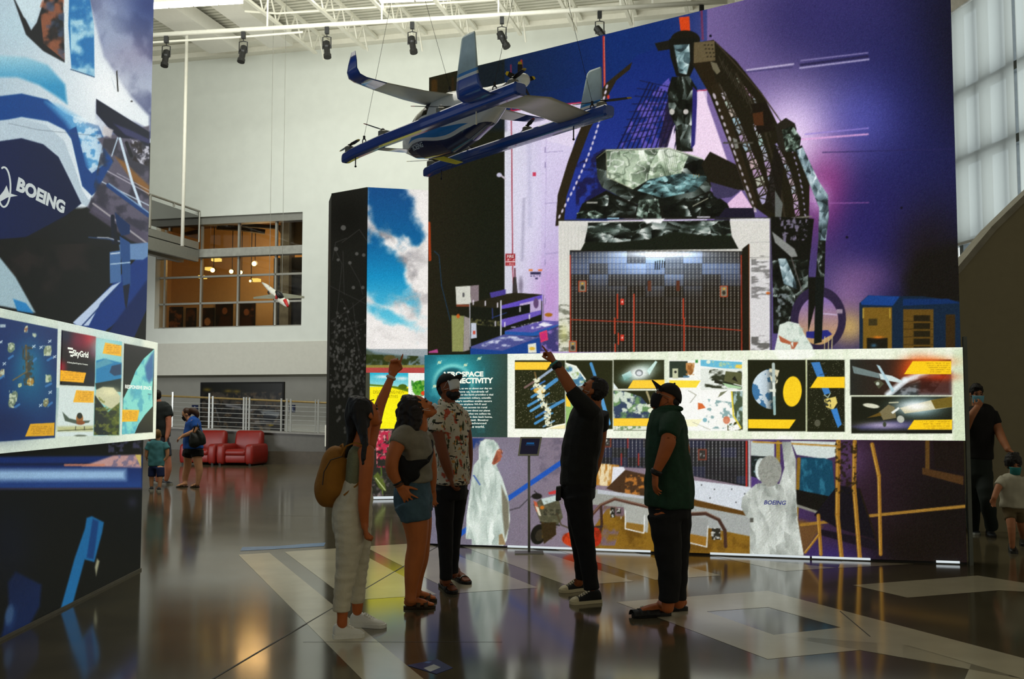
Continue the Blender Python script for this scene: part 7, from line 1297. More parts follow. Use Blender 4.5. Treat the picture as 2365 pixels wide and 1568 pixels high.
def shoe(heel, toe, par, upper, sole, laces=None, wd=.046, hh=.085, cap_m=None, name='shoe', lace_n=5):
    """low shoe between two floor points: sole, upper, toe cap and laces"""
    h = Vector(heel); t = Vector(toe); h.z = t.z = 0; d = (t - h); L = d.length; d.normalize(); s = Vector((-d.y, d.x, 0)); z = Vector((0, 0, 1))
    prof = [(0, .62, .78), (.05, .74, .95), (.18, .80, 1.0), (.32, .78, .98), (.45, .82, .80), (.6, .95, .66), (.75, 1.0, .55), (.88, .92, .46), (.96, .68, .36), (1.0, .35, .26)]
    rings = []
    for x, w, hgt in prof:
        c = h + d * (L * x); r = []
        for k in range(14):
            a = math.pi * k / 13; r.append(c + s * (wd * w * math.cos(a)) + z * (.014 + (hh * hgt - .014) * max(0.0, math.sin(a)) ** .62))
        r += [c - s * wd * w * .7 + z * .010, c + s * wd * w * .7 + z * .010]; rings.append(r)
    m = MB(); m.loft(rings); o = m.build(name, upper, par, smooth=True); rings = []
    for x, w, _ in prof:
        c = h + d * (L * (x * 1.03 - .015)); ww = wd * w * 1.06 + .002; rings.append([c + s * ww * math.cos(a) * .98 + z * b for a, b in ((0, .026), (.5, .027), (1.57, .027), (2.64, .027), (3.14, .026), (3.14, .001), (1.57, .001), (0, .001))])
    m = MB(); m.loft(rings); m.build('sole', sole, o)
    if cap_m:
        rings = []
        for x, w, hgt in [(.80, .99, .52), (.88, .93, .47), (.96, .70, .38), (1.0, .38, .28), (1.01, .2, .2)]:
            c = h + d * (L * x); rings.append([c + s * (wd * w * 1.03 * math.cos(a)) + z * (.014 + (hh * hgt * 1.06 - .012) * max(0.0, math.sin(a)) ** .62) for a in [math.pi * k / 13 for k in range(14)]])
        m = MB(); m.loft(rings, False, False); q = m.build('toe_cap', cap_m, o, smooth=True); sd = q.modifiers.new('t', 'SOLIDIFY'); sd.thickness = .002
    if laces:
        m = MB()
        for i in range(lace_n):
            x = .40 + .075 * i; c = h + d * (L * x); hgt = hh * (0.92 - .09 * i); w = .022; m.tube([c - s * w + z * (hgt - .008), c + z * (hgt + .004), c + s * w + d * .012 + z * (hgt - .008)], .0036, 6); m.tube([c + s * w + z * (hgt - .008), c + z * (hgt + .005), c - s * w + d * .012 + z * (hgt - .008)], .0032, 6)
        m.build('laces', laces, o)
    return o
def bare_foot(mb, heel, toe, ankle, ra=.034, lift=.02, wd=.042):
    h = Vector(heel); t = Vector(toe); h.z = t.z = 0; d = (t - h).normalized(); L = (t - h).length; s = Vector((-d.y, d.x, 0)); z = Vector((0, 0, 1)); a = Vector(ankle)
    limb3(mb, [(a, ra, ra), (h + d * L * .22 + z * (lift + .06), ra * 1.02, ra * 1.02), (h + d * L * .20 + z * (lift + .03), ra * 1.05, ra)], 12, 3)
    mb.ball(h + d * L * .14 + z * (lift + .03), d * .038, s * .033, z * .034, 12, 8)
    for o_, w_ in ((-.5, .018), (0, .02), (.5, .018)): mb.tube([h + d * L * .2 + s * wd * .3 * o_ + z * (lift + .04), h + d * L * .55 + s * wd * .7 * o_ + z * (lift + .028), h + d * L * .80 + s * wd * .8 * o_ + z * (lift + .018)], [.03, .026, .017], 10)
    for i, o_ in enumerate((-.85, -.42, -.02, .38, .75)): mb.tube([h + d * L * .78 + s * wd * o_ * .8 + z * (lift + .014), h + d * L * (1.0 - .02 * abs(i - 1)) + s * wd * o_ * .86 + z * (lift + .011)], [.013, .0095], 8)
def sandal(heel, toe, par, sole_m, strap_m, straps=(.52, .78), wd=.05, h=.02, ankle=False, stripes=None, wide=.05):
    a = Vector(heel); b = Vector(toe); a.z = b.z = 0; d = (b - a).normalized(); L = (b - a).length; s = Vector((-d.y, d.x, 0)); z = Vector((0, 0, 1)); m = MB(); rings = []
    for x, w in ((-.03, .35), (.0, .6), (.08, .74), (.3, .74), (.5, .82), (.72, 1.0), (.88, .95), (.98, .7), (1.04, .35)):
        c = a + d * L * x; rings.append([c + s * wd * w + z * h, c - s * wd * w + z * h, c - s * wd * w * .96 + z * .001, c + s * wd * w * .96 + z * .001])
    m.loft(rings); o = m.build('sandal', sole_m, par, bevel=.003)
    for x in straps:
        m = MB(); r0 = []
        for dx in (-.5, -.17, .17, .5): c = a + d * (L * x + dx * wide); hh = .055 - .03 * (x - .4); r0.append([c + s * (wd * .93 * math.cos(t)) + z * (.012 + hh * math.sin(t)) for t in np.linspace(0, math.pi, 14)])
        m.loft(r0, False, False); q = m.build('strap', strap_m, o, smooth=True); sd = q.modifiers.new('t', 'SOLIDIFY'); sd.thickness = .004; sd.offset = 1
        if stripes:
            m = MB()
            for dx in (-.3, 0, .3): 
                c0 = a + d * (L * x + dx * wide - wide * .07); c1 = a + d * (L * x + dx * wide + wide * .07); hh = .055 - .03 * (x - .4); m.loft([[c + s * (wd * .965 * math.cos(t)) + z * (.014 + (hh + .005) * math.sin(t)) for t in np.linspace(.1, math.pi - .1, 14)] for c in (c0, c1)], False, False)
            q = m.build('stripes', stripes, o)
    if ankle:
        m = MB(); c = a + d * L * .2 + z * .075; m.tube([c + (d * math.cos(t) + s * math.sin(t)) * .043 for t in np.linspace(0, 2 * math.pi, 18)], .006, 6); m.build('ankle_strap', strap_m, o)
    return o
def cuff(c, ax, r, m_, par, name='bracelet', th=.004, wd=1.0):
    ax = Vector(ax).normalized(); e = ax.orthogonal().normalized(); g = ax.cross(e); m = MB()
    m.lathe(c, [(r, -th * 2 * wd), (r + th, -th * wd), (r + th, th * wd), (r, th * 2 * wd)], 20, ax); return m.build(name, m_, par, smooth=False)
def skin(n, rgb): return mat(n, rgb, .55, var=.08, scale=14, bump=.06, bscale=160, spec=.35)
def person(body, lab, group=None): body.name = 'person'; body.data.name = 'person'; return tag(body, lab, 'person', group)
M_hair = mat('black_hair', (14, 10, 7), .6, var=.3, scale=40, bump=.8, bscale=70, stretch=(1, 1, .12)); M_hair2 = mat('dark_brown_hair', (26, 17, 10), .62, var=.3, scale=40, bump=.8, bscale=60, stretch=(1, 1, .16))
M_maskw = mat('mask_white', (216, 220, 218), .8, var=.03); M_maskb = mat('mask_black', (16, 17, 18), .8); M_maskt = mat('mask_light_blue', (110, 170, 190), .8)
M_black_cloth = mat('black_cloth', (15, 16, 15), .85, var=.2, scale=60, bump=.25, bscale=120)
# ------------------------------------------------------------------ woman with the yellow backpack
F1 = Fig(7.05); SK1 = skin('skin_tan', (182, 98, 46)); b = MB()
hc = F1.p(846, 955, .0); f1 = Vector((.72, .52, .40)); H1 = head(b, hc, f1, (-.25, -.15, 1))
F1.limb(b, [(842, 975, 17), (838, 1005, 17, .0), (832, 1035, 22)]); F1.limb(b, [(832, 1045, 24, .0, 52), (828, 1090, 26, 0, 48), (826, 1130, 30, 0, 44), (822, 1158, 25, 0, 34)])
F1.limb(b, [(846, 1040, 19, -.13), (847, 1070, 17, -.17), (844, 1105, 15.5, -.18), (842, 1140, 14.5, -.18), (840, 1170, 13, -.18), (842, 1205, 9.5, -.17), (843, 1216, 8.6, -.17)])
hand(b, F1.p(843, 1214, -.17), (F1.p(849, 1262, -.17) - F1.p(843, 1214, -.17)), (1, .3, 0), .98, (70, 75, 80, 80), -1, 4, 40)
F1.limb(b, [(852, 1028, 17, .14), (864, 985, 15, .19), (876, 940, 13.5, .23), (890, 905, 11.5, .26), (901, 878, 9, .29), (907, 863, 8, .30)])
wv = F1.p(907, 862, .30); hand(b, wv, F1.p(921, 812, .36) - wv, (-.1, -.9, -.1), 1.0, (4, 78, 82, 84), 1, 4, 70)
for pts, hl, to, an in (([(810, 1190, 29, -.10, 28), (806, 1240, 27, -.11), (797, 1300, 23, -.12), (792, 1360, 20, -.12), (791, 1415, 12.5, -.12), (790, 1440, 12, -.12)], (780, 1462), (838, 1466), (790, 1440)), ([(822, 1190, 29, .08, 28), (828, 1250, 24, .11), (827, 1320, 21, .13), (826, 1380, 15, .14), (825, 1410, 12, .15)], (820, 1442), (885, 1446), (826, 1412))): F1.limb(b, pts)
W1 = person(remesh('person', b, .0062, SK1), 'woman in white trousers with two dark braids, pointing up with a raised arm'); eyes(H1, W1)
c = MB(); c.cx = .008; F1.limb(c, [(834, 1034, 17, 0, 34), (830, 1050, 24, 0, 52), (828, 1085, 26, 0, 52), (826, 1118, 27, 0, 50)], pad=.006); remesh('tank_top', c, .011, mat('sage_knit', (122, 124, 92), .85, var=.12, scale=50, bump=.4, bscale=90, stretch=(1, 1, 2)), W1, 3, .003, 22)
c = MB(); c.cx = .008; F1.limb(c, [(827, 1110, 27, 0, 50), (823, 1140, 37, 0, 53), (814, 1180, 45, 0, 57), (812, 1215, 42, 0, 52), (816, 1240, 36, 0, 44)], pad=.004)
F1.limb(c, [(808, 1180, 38, -.07, 38), (808, 1240, 33, -.10, 32), (803, 1290, 27, -.11, 27), (796, 1340, 22, -.12, 22), (790, 1385, 19.5, -.12, 19), (788, 1410, 20, -.12, 19)], pad=.002); F1.limb(c, [(824, 1180, 36, .06, 38), (830, 1250, 27, .11, 28), (829, 1310, 21, .13, 22), (826, 1360, 18, .14, 18), (823, 1390, 18, .15, 18)], pad=.002)
remesh('trousers', c, .009, mat('white_denim', (206, 198, 172), .85, var=.07, scale=14, bump=.35, bscale=50), W1, 2, .0075, 17, (.6, .6, 1.7))
h = MB(); at, ff, ss, uu, kk = H1
h.ball(at(-.030, 0, .038), ff * .105 * kk, ss * .094 * kk, uu * .116 * kk, 18, 12); h.ball(at(-.062, 0, -.02), ff * .066 * kk, ss * .088 * kk, uu * .095 * kk, 16, 10)
F1.limb(h, [(822, 925, 20), (816, 960, 21), (814, 995, 14), (808, 1025, 9), (801, 1052, 6)]); F1.limb(h, [(832, 960, 20, -.05), (838, 1000, 11, -.10), (843, 1030, 8, -.16), (841, 1050, 7, -.19), (838, 1068, 5, -.20), (838, 1084, 3, -.20)])
for q in range(7): t = q / 6; h.ball(F1.p(843 - 3 * t, 1015 + 66 * t, -.14 - .065 * min(1, t * 1.5)), .025 - .011 * t, n=10, m=7)
remesh('hair', h, .008, M_hair, W1, 2, .005, 50, (1, 1, .3))
sg_ = MB(); sg_.tube([at(.075, -.075, .055), at(.100, -.04, .070), at(.105, 0, .072)], .004, 6); sg_.tube([at(.075, -.078, .055), at(-.03, -.098, .045)], .0025, 5); sg_.build('sunglasses', mat('glasses_frame', (70, 62, 50), .25, .5), W1)
for pts in ((F1.p(903, 872, .295), F1.p(907, 863, .30)),): cuff(pts[0], pts[1] - pts[0], .031, mat('pale_beads', (206, 190, 170), .5), W1, 'bracelet', .005)
WS = mat('shoe_white', (222, 222, 212), .6, var=.04)
shoe(F1.p(770, 1466, -.13), G(840, 1470), W1, WS, WS, mat('lace_white', (232, 230, 220), .8), .044, .100, lace_n=4); shoe(G(811, 1446), G(890, 1450), W1, WS, WS, mat('lace_white', (232, 230, 220), .8), .044, .100, lace_n=4)
# backpack: soft bag with pocket, straps, top loop
bp_ = MB(); rings = []
BP = [(790, 1042, 14, 20), (782, 1050, 30, 34), (776, 1075, 36, 40), (771, 1105, 40, 44), (768, 1130, 42, 46), (772, 1148, 38, 40), (777, 1156, 22, 26)]
F1.limb(bp_, [(u, v, r, .02, d) for u, v, r, d in BP], 20); M_bag = mat('mustard_canvas', (150, 98, 22), .8, var=.12, scale=12, bump=.3, bscale=70)
bag = remesh('backpack', bp_, .010, M_bag, None, 3, .006, 10); tag(bag, 'mustard yellow canvas backpack on the back of the woman pointing upwards', 'backpack')
q = MB(); F1.limb(q, [(757, 1092, 12, .0, 26), (750, 1115, 15, .0, 32), (752, 1138, 14, .0, 30)], 16); remesh('front_pocket', q, .010, M_bag, bag, 3)
for dy in (-.15, .14):
    m = MB(); pts = [F1.p(u, v, dy + e) for u, v, e in ((789, 1052, .04 if dy < 0 else -.04), (800, 1030, .02), (820, 1022, 0), (842, 1030, 0), (850, 1052, 0), (846, 1090, .01), (825, 1120, .02), (795, 1143, .03))]; rr = []
    for i, p in enumerate(pts): t = (pts[min(i + 1, 7)] - pts[max(i - 1, 0)]).normalized(); nrm = t.cross(Vector((0, 1, 0))).normalized(); rr.append([p + Vector((0, .024, 0)) + nrm * .005, p - Vector((0, .024, 0)) + nrm * .005, p - Vector((0, .024, 0)) - nrm * .005, p + Vector((0, .024, 0)) - nrm * .005])
    m.loft(rr); m.build('strap', M_bag, bag)
m = MB(); m.tube([F1.p(789, 1044, .03), F1.p(786, 1030, .01), F1.p(791, 1026, 0), F1.p(794, 1040, -.03)], .008, 8); m.build('top_loop', M_bag, bag, smooth=True); m = MB(); m.tube([F1.p(u, v, -.13) for u, v in ((792, 1054), (764, 1062), (748, 1090), (745, 1120))], .004, 6); m.build('zip', mat('zip_dark', (60, 40, 14), .5), bag)
# ------------------------------------------------------------------ woman in grey tee and denim shorts
F2 = Fig(7.75); SK2 = skin('skin_warm', (190, 108, 54)); b = MB(); hc = F2.p(969, 943); H2 = head(b, hc, (.72, .16, .66), (-.66, 0, .75))
F2.limb(b, [(968, 962, 18), (971, 985, 17), (966, 1008, 21)]); F2.limb(b, [(960, 1010, 30, 0, 50), (962, 1060, 32, 0, 48), (958, 1100, 32, 0, 44), (954, 1150, 37, 0, 48)])
F2.limb(b, [(930, 1005, 20, -.14), (915, 1035, 17.5, -.19), (906, 1062, 15.5, -.22), (906, 1088, 14, -.22), (915, 1108, 11, -.21), (924, 1124, 8.5, -.20)])
wv = F2.p(924, 1124, -.20); hand(b, wv, F2.p(948, 1158, -.21) - wv, (.1, .9, 0), .98, (12, 14, 16, 20), 1, 22, 5)
F2.limb(b, [(978, 1010, 17, .14), (993, 1055, 14, .18), (998, 1095, 12, .19), (998, 1130, 8.5, .19)]); wv = F2.p(998, 1130, .19); hand(b, wv, (0, 0, -1), (.4, -.6, 0), .95, (25, 28, 30, 32), 1, 6)
for pts in ([(953, 1175, 37, -.09, 36), (960, 1205, 31, -.1, 32), (963, 1240, 25, -.10), (962, 1265, 22, -.10), (957, 1295, 22, -.09), (952, 1330, 18, -.09), (949, 1365, 13.5, -.08), (948, 1385, 13, -.08)], [(965, 1175, 33, .09, 34), (971, 1210, 27, .1), (972, 1250, 22, .1), (970, 1290, 20, .11), (964, 1330, 15, .12), (960, 1370, 12, .12)]): F2.limb(b, pts)
n1, n2 = G(934, 1406), G(1003, 1404); r1, r2 = G(950, 1389), G(1007, 1389)
bare_foot(b, n1, n2, F2.p(948, 1380, -.08), .038); bare_foot(b, r1, r2, F2.p(961, 1368, .12), .036)
W2 = person(remesh('person', b, .0062, SK2), 'woman with long dark hair looking up, grey tee and denim shorts, hand on hip'); eyes(H2, W2)
c = MB(); c.cx = .008; F2.limb(c, [(962, 992, 24, 0, 40), (958, 1012, 34, 0, 54), (962, 1045, 35, 0, 52), (962, 1080, 34, 0, 50), (964, 1112, 33, 0, 50)], pad=.006); F2.limb(c, [(940, 1000, 21, -.1, 24), (928, 1012, 22, -.15), (919, 1028, 21, -.18)], pad=.006); F2.limb(c, [(976, 1005, 20, .12), (986, 1030, 18, .16)], pad=.006)
remesh('tee_shirt', c, .010, mat('grey_tee', (128, 122, 104), .85, var=.1, scale=20, bump=.25, bscale=60), W2, 3, .010, 13, (.7, .7, 1.5))
c = MB(); c.cx = .008; F2.limb(c, [(958, 1098, 33, 0, 48), (956, 1112, 37, 0, 52), (953, 1140, 43, 0, 56), (955, 1165, 43, 0, 54)], pad=.004); F2.limb(c, [(950, 1160, 40, -.09, 40), (958, 1182, 36, -.10, 38), (961, 1200, 35, -.10, 37)], pad=.004); F2.limb(c, [(964, 1160, 34, .09, 38), (971, 1185, 29, .10, 35)], pad=.004)
remesh('denim_shorts', c, .009, mat('blue_denim', (66, 92, 104), .85, var=.22, scale=16, bump=.4, bscale=110), W2, 3, .007, 18)
h = MB(); at, ff, ss, uu, kk = H2; h.ball(at(-.030, 0, .036), ff * .100 * kk, ss * .096 * kk, uu * .114 * kk, 18, 12); h.ball(at(-.07, 0, -.01), ff * .07 * kk, ss * .096 * kk, uu * .10 * kk, 16, 10)
F2.limb(h, [(950, 925, 24, 0, 30), (940, 950, 25, 0, 34), (940, 975, 24, 0, 36), (929, 996, 20, 0, 36), (917, 1012, 15, -.04, 40), (910, 1022, 7, -.06, 26)]); F2.limb(h, [(956, 950, 20, -.06), (958, 980, 15, -.10), (948, 1002, 10, -.12)])
for i in range(14): r_ = random.Random(i); h.ball(F2.p(918 + 40 * r_.random(), 935 + 75 * r_.random(), -.08 + .12 * r_.random()), .035, n=8, m=6)
remesh('hair', h, .008, M_hair2, W2, 2, .012, 34)
mk = face_mask(H2, M_maskw, W2, -.05, -.10, side=50, drop=.012)
cuff(F2.p(919, 1115, -.205), F2.p(924, 1124, -.2) - F2.p(916, 1108, -.21), .036, M_black, W2, 'bracelet', .004); cuff(F2.p(922, 1120, -.2), F2.p(924, 1124, -.2) - F2.p(916, 1108, -.21), .034, mat('bead_brown', (90, 60, 40), .5), W2, 'bracelet', .003)
for a_, b_ in ((n1, n2), (r1, r2)): sandal(a_, b_, W2, mat('sandal_sole', (52, 40, 24), .7), mat('sandal_strap', (72, 56, 34), .6), (.45, .70), .05, .02, True, None, .032)
sb = MB(); F2.limb(sb, [(928, 1060, 8, -.14, 14), (935, 1082, 18, -.17, 14), (948, 1088, 26, -.17, 14), (960, 1076, 15, -.17, 13), (985, 1066, 6, -.16, 8)], 16); F2.limb(sb, [(926, 1055, 5, -.15, 10), (930, 1095, 12, -.17, 12), (938, 1116, 8, -.17, 10)], 12)
slb = remesh('sling_bag', sb, .009, M_black_cloth, None, 3, .004, 16); tag(slb, 'black sling bag on the hip of the woman in denim shorts', 'bag')
m = MB(); m.tube([F2.p(u, v, d) for u, v, d in ((988, 1066, -.15), (998, 1045, -.02), (997, 1020, .10), (985, 1000, .16), (975, 992, .12))], .012, 8); m.tube([F2.p(u, v, d) for u, v, d in ((928, 1058, -.13), (922, 1040, .02), (928, 1010, .12))], .012, 8); m.build('strap', M_black_cloth, slb, smooth=True)
# ------------------------------------------------------------------ man in the floral shirt
F3 = Fig(8.62); SK3 = skin('skin_brown', (122, 66, 32)); b = MB(); hc = F3.p(1036, 896); H3 = head(b, hc, (.72, -.50, .34), (-.22, .2, 1))
F3.limb(b, [(1034, 908, 17), (1036, 930, 16), (1036, 950, 22)]); F3.limb(b, [(1038, 950, 34, 0, 34), (1040, 1000, 38, 0, 32), (1040, 1060, 38, 0, 32), (1041, 1110, 34, 0, 27), (1040, 1130, 32, 0, 26)])
F3.limb(b, [(1012, 962, 17, -.10), (1012, 1000, 14, -.16), (1020, 1035, 13, -.19), (1030, 1070, 12, -.20), (1040, 1100, 8.5, -.20)]); wv = F3.p(1040, 1100, -.20); hand(b, wv, F3.p(1047, 1130, -.2) - wv, (1, .2, .1), .98, (35, 38, 40, 42), -1, 4)
F3.limb(b, [(1068, 965, 15, .10), (1078, 1010, 13, .14), (1081, 1060, 11.5, .14), (1079, 1105, 8.5, .12)]); wv = F3.p(1079, 1105, .12); hand(b, wv, F3.p(1074, 1140, .1) - wv, (-1, 0, 0), .98, (35, 38, 40, 42), 1, 4)
F3.limb(b, [(1026, 1140, 22, -.06), (1026, 1200, 19, -.08), (1028, 1260, 16, -.10), (1030, 1320, 12, -.1), (1031, 1345, 11, -.1)]); F3.limb(b, [(1055, 1130, 24, .08), (1050, 1200, 19, .10), (1046, 1260, 16, .12), (1044, 1320, 11, .14)])
a1, a2 = G(1020, 1353), G(1049, 1372); a3, a4 = G(1046, 1336), G(1082, 1350); bare_foot(b, a1, a2, F3.p(1029, 1342, -.1), .038); bare_foot(b, a3, a4, F3.p(1047, 1326, .14), .036)
P3 = person(remesh('person', b, .0065, SK3), 'bearded man in a white floral shirt and black trousers, white mask worn over his eyes'); eyes(H3, P3)
fm = mat('floral_print', (206, 198, 176), .8, var=.04, bump=.2, bscale=60); nt = fm.node_tree; bs = nt.nodes['Principled BSDF']; prev = bs.inputs['Base Color'].links[0].from_socket; tc = nt.nodes.new('ShaderNodeTexCoord')
for i, (rgb, sc, lo, hi, st_) in enumerate((((186, 84, 58), 17, .57, .62, (1, 1, 1)), ((206, 150, 76), 24, .62, .66, (1, 1, 1)), ((64, 74, 46), 17, .585, .61, (2.0, 2.0, .7)), ((24, 24, 20), 21, .62, .64, (.6, .6, 2.0)))):
    mp = nt.nodes.new('ShaderNodeMapping'); mp.inputs['Scale'].default_value = st_; mp.inputs['Location'].default_value = (i * 7.3, i * 3.1, i * 5.7); mp.inputs['Rotation'].default_value = (0, .6 * i, .4); n = nt.nodes.new('ShaderNodeTexNoise'); n.inputs['Scale'].default_value = sc; n.inputs['Detail'].default_value = 2; r = nt.nodes.new('ShaderNodeMapRange'); r.inputs['From Min'].default_value = lo; r.inputs['From Max'].default_value = hi; mx = nt.nodes.new('ShaderNodeMix'); mx.data_type = 'RGBA'
    nt.links.new(tc.outputs['Object'], mp.inputs[0]); nt.links.new(mp.outputs[0], n.inputs['Vector']); nt.links.new(n.outputs[0], r.inputs[0]); nt.links.new(r.outputs[0], mx.inputs[0]); nt.links.new(prev, mx.inputs[6]); mx.inputs[7].default_value = (*lin(rgb), 1); prev = mx.outputs[2]
nt.links.new(prev, bs.inputs['Base Color'])
c = MB(); c.cx = .008; F3.limb(c, [(1033, 934, 22, 0, 26), (1036, 952, 36, 0, 40), (1040, 990, 40, 0, 38), (1041, 1040, 40, 0, 36), (1042, 1090, 41, 0, 42), (1042, 1118, 41, 0, 45)], pad=.006); F3.limb(c, [(1018, 950, 20, -.06), (1009, 972, 20, -.13), (1008, 998, 19, -.17)], pad=.006); F3.limb(c, [(1062, 955, 18, .08), (1075, 990, 16, .14)], pad=.006)
shirt = remesh('floral_shirt', c, .010, fm, P3, 3, .008, 12); m = MB(); F3.limb(m, [(1020, 930, 10, -.05), (1030, 938, 9, -.10), (1045, 946, 7, -.10)], pad=0); remesh('collar', m, .008, fm, shirt, 2)
c = MB(); c.cx = .008; F3.limb(c, [(1041, 1100, 36, 0, 36), (1040, 1130, 39, 0, 44), (1040, 1152, 38, 0, 44)]); F3.limb(c, [(1025, 1130, 26, -.06, 26), (1027, 1200, 21, -.08), (1029, 1270, 17, -.10), (1030, 1318, 15, -.10), (1030, 1337, 15, -.10)]); F3.limb(c, [(1057, 1130, 26, .07, 26), (1051, 1200, 20, .10), (1047, 1270, 15, .12), (1045, 1322, 14, .14)]); remesh('trousers', c, .009, mat('black_trousers', (14, 15, 17), .85, var=.2, scale=30, bump=.2), P3, 3, .005, 16)
face_mask(H3, M_maskw, P3, .045, -.050, side=66); cap(H3, mat('black_cap', (20, 19, 16), .8, bump=.2), P3, .3)
at, ff, ss, uu, kk = H3; m = MB(); m.ball(at(.045, 0, -.095), ff * .062 * kk, ss * .056 * kk, uu * .045 * kk); m.ball(at(.02, 0, -.07), ff * .06 * kk, ss * .072 * kk, uu * .05 * kk); remesh('beard', m, .006, M_hair, P3, 2, .003, 80)
m = MB(); m.ball(at(-.045, 0, .0), ff * .075 * kk, ss * .083 * kk, uu * .09 * kk); remesh('hair', m, .008, M_hair, P3, 2)
for a_, b_ in ((a1, a2), (a3, a4)): sandal(a_, b_, P3, mat('slide_black', (16, 16, 15), .6), mat('slide_black', (16, 16, 15), .6), (.66,), .05, .026, False, mat('stripe_white', (216, 214, 204), .6), .085)
# ------------------------------------------------------------------ man in black, pointing
F4 = Fig(8.15); SK4 = skin('skin_olive', (160, 90, 46)); b = MB(); hc = F4.p(1367, 903); H4 = head(b, hc, (-.80, .20, .56), (.56, 0, .83))
F4.limb(b, [(1372, 915, 18), (1370, 935, 19), (1362, 960, 26)]); F4.limb(b, [(1356, 955, 34, 0, 52), (1346, 1010, 40, 0, 50), (1338, 1060, 40, 0, 46), (1334, 1110, 40, 0, 48), (1334, 1150, 38, 0, 48)])
F4.limb(b, [(1364, 954, 20, -.14), (1345, 932, 17, -.16), (1322, 902, 14.5, -.17), (1306, 876, 13.5, -.17), (1292, 853, 11, -.16), (1281, 838, 8.6, -.16)]); wv = F4.p(1281, 838, -.16); hand(b, wv, F4.p(1257, 796, -.17) - wv, (-.5, .25, -.35), 1.04, (3, 72, 80, 84), 1, 4, 60)
F4.limb(b, [(1384, 960, 20, .16), (1385, 1010, 16, .22), (1378, 1060, 14, .22), (1368, 1100, 9, .2)]); wv = F4.p(1368, 1100, .20); hand(b, wv, (-.1, 0, -1), (-1, 0, 0), 1, (40, 40, 40, 42), 1, 4)
F4.limb(b, [(1334, 1150, 30, -.08), (1346, 1230, 22, -.09), (1356, 1300, 16, -.1), (1362, 1360, 13, -.1)]); F4.limb(b, [(1336, 1150, 28, .1), (1334, 1230, 20, .14), (1336, 1300, 15, .18), (1336, 1345, 12, .2)])
P4 = person(remesh('person', b, .0065, SK4), 'man dressed in black, leaning back and pointing up, white mask over his mouth'); eyes(H4, P4)
BS = M_black_cloth; c = MB(); c.cx = .008; F4.limb(c, [(1368, 935, 24, 0, 34), (1358, 955, 36, 0, 55), (1348, 1005, 43, 0, 53), (1340, 1050, 42, 0, 50), (1337, 1090, 41, 0, 49), (1335, 1122, 40, 0, 49)], pad=.006); F4.limb(c, [(1366, 958, 25, -.12), (1348, 936, 21, -.16), (1330, 914, 18, -.17), (1319, 901, 15, -.17)], pad=.004); F4.limb(c, [(1384, 956, 22, .15), (1388, 990, 19, .2)], pad=.006)
remesh('black_shirt', c, .010, mat('black_shirt_cloth', (16, 18, 15), .8, var=.2, scale=40, bump=.3, bscale=80), P4, 3, .008, 14)
c = MB(); c.cx = .008; F4.limb(c, [(1335, 1110, 40, 0, 50), (1334, 1150, 40, 0, 50)]); F4.limb(c, [(1334, 1145, 34, -.08, 32), (1344, 1210, 27, -.09), (1354, 1270, 21, -.10), (1361, 1320, 19, -.1), (1366, 1360, 18, -.1)]); F4.limb(c, [(1337, 1150, 32, .1, 30), (1336, 1220, 24, .14), (1342, 1290, 18, .18), (1344, 1336, 16, .2)]); remesh('trousers', c, .009, mat('black_trousers', (14, 15, 17), .85), P4, 3, .006, 16)
h = MB(); at, ff, ss, uu, kk = H4; h.ball(at(-.034, 0, .042), ff * .100 * kk, ss * .090 * kk, uu * .108 * kk, 18, 12); h.ball(at(.015, 0, .100), ff * .066 * kk, ss * .066 * kk, uu * .038 * kk); h.ball(at(-.06, 0, -.01), ff * .062 * kk, ss * .082 * kk, uu * .082 * kk); remesh('hair', h, .007, M_hair, P4, 2, .006, 60)
face_mask(H4, M_maskw, P4, -.030, -.122, side=66)
d_ = F4.p(1281, 838, -.16) - F4.p(1291, 852, -.16); wt = cuff(F4.p(1286, 845, -.16), d_, .036, M_black, P4, 'watch', .006, 1.3); m = MB(); e = F4.p(1291, 842, -.20); m.lathe(e, [(.024, -.006), (.026, .004), (.020, .008)], 16, (.5, -.8, .2)); m.build('watch_dial', M_black, wt); cuff(F4.p(1279, 839, -.16) , d_, .032, mat('turquoise_beads', (70, 150, 150), .5), P4, 'bracelet', .005)
CN = mat('canvas_black', (18, 20, 18), .8, var=.1); RB = mat('rubber_cream', (206, 196, 160), .6, var=.05)
shoe(G(1386, 1391), G(1318, 1396), P4, CN, RB, mat('lace_cream', (214, 206, 180), .8), .047, .105, RB); shoe(G(1352, 1363), G(1294, 1369), P4, CN, RB, mat('lace_cream', (214, 206, 180), .8), .047, .105, RB)
m = MB(); q = F4.p(1290, 1139, -.05); m.obox(q, (.02, 0, .004), (0, .04, 0), (.002, 0, .055)); tag(m.build('phone_pouch', M_black, bevel=.006), 'small black pouch clipped to the belt of the man in black', 'pouch')
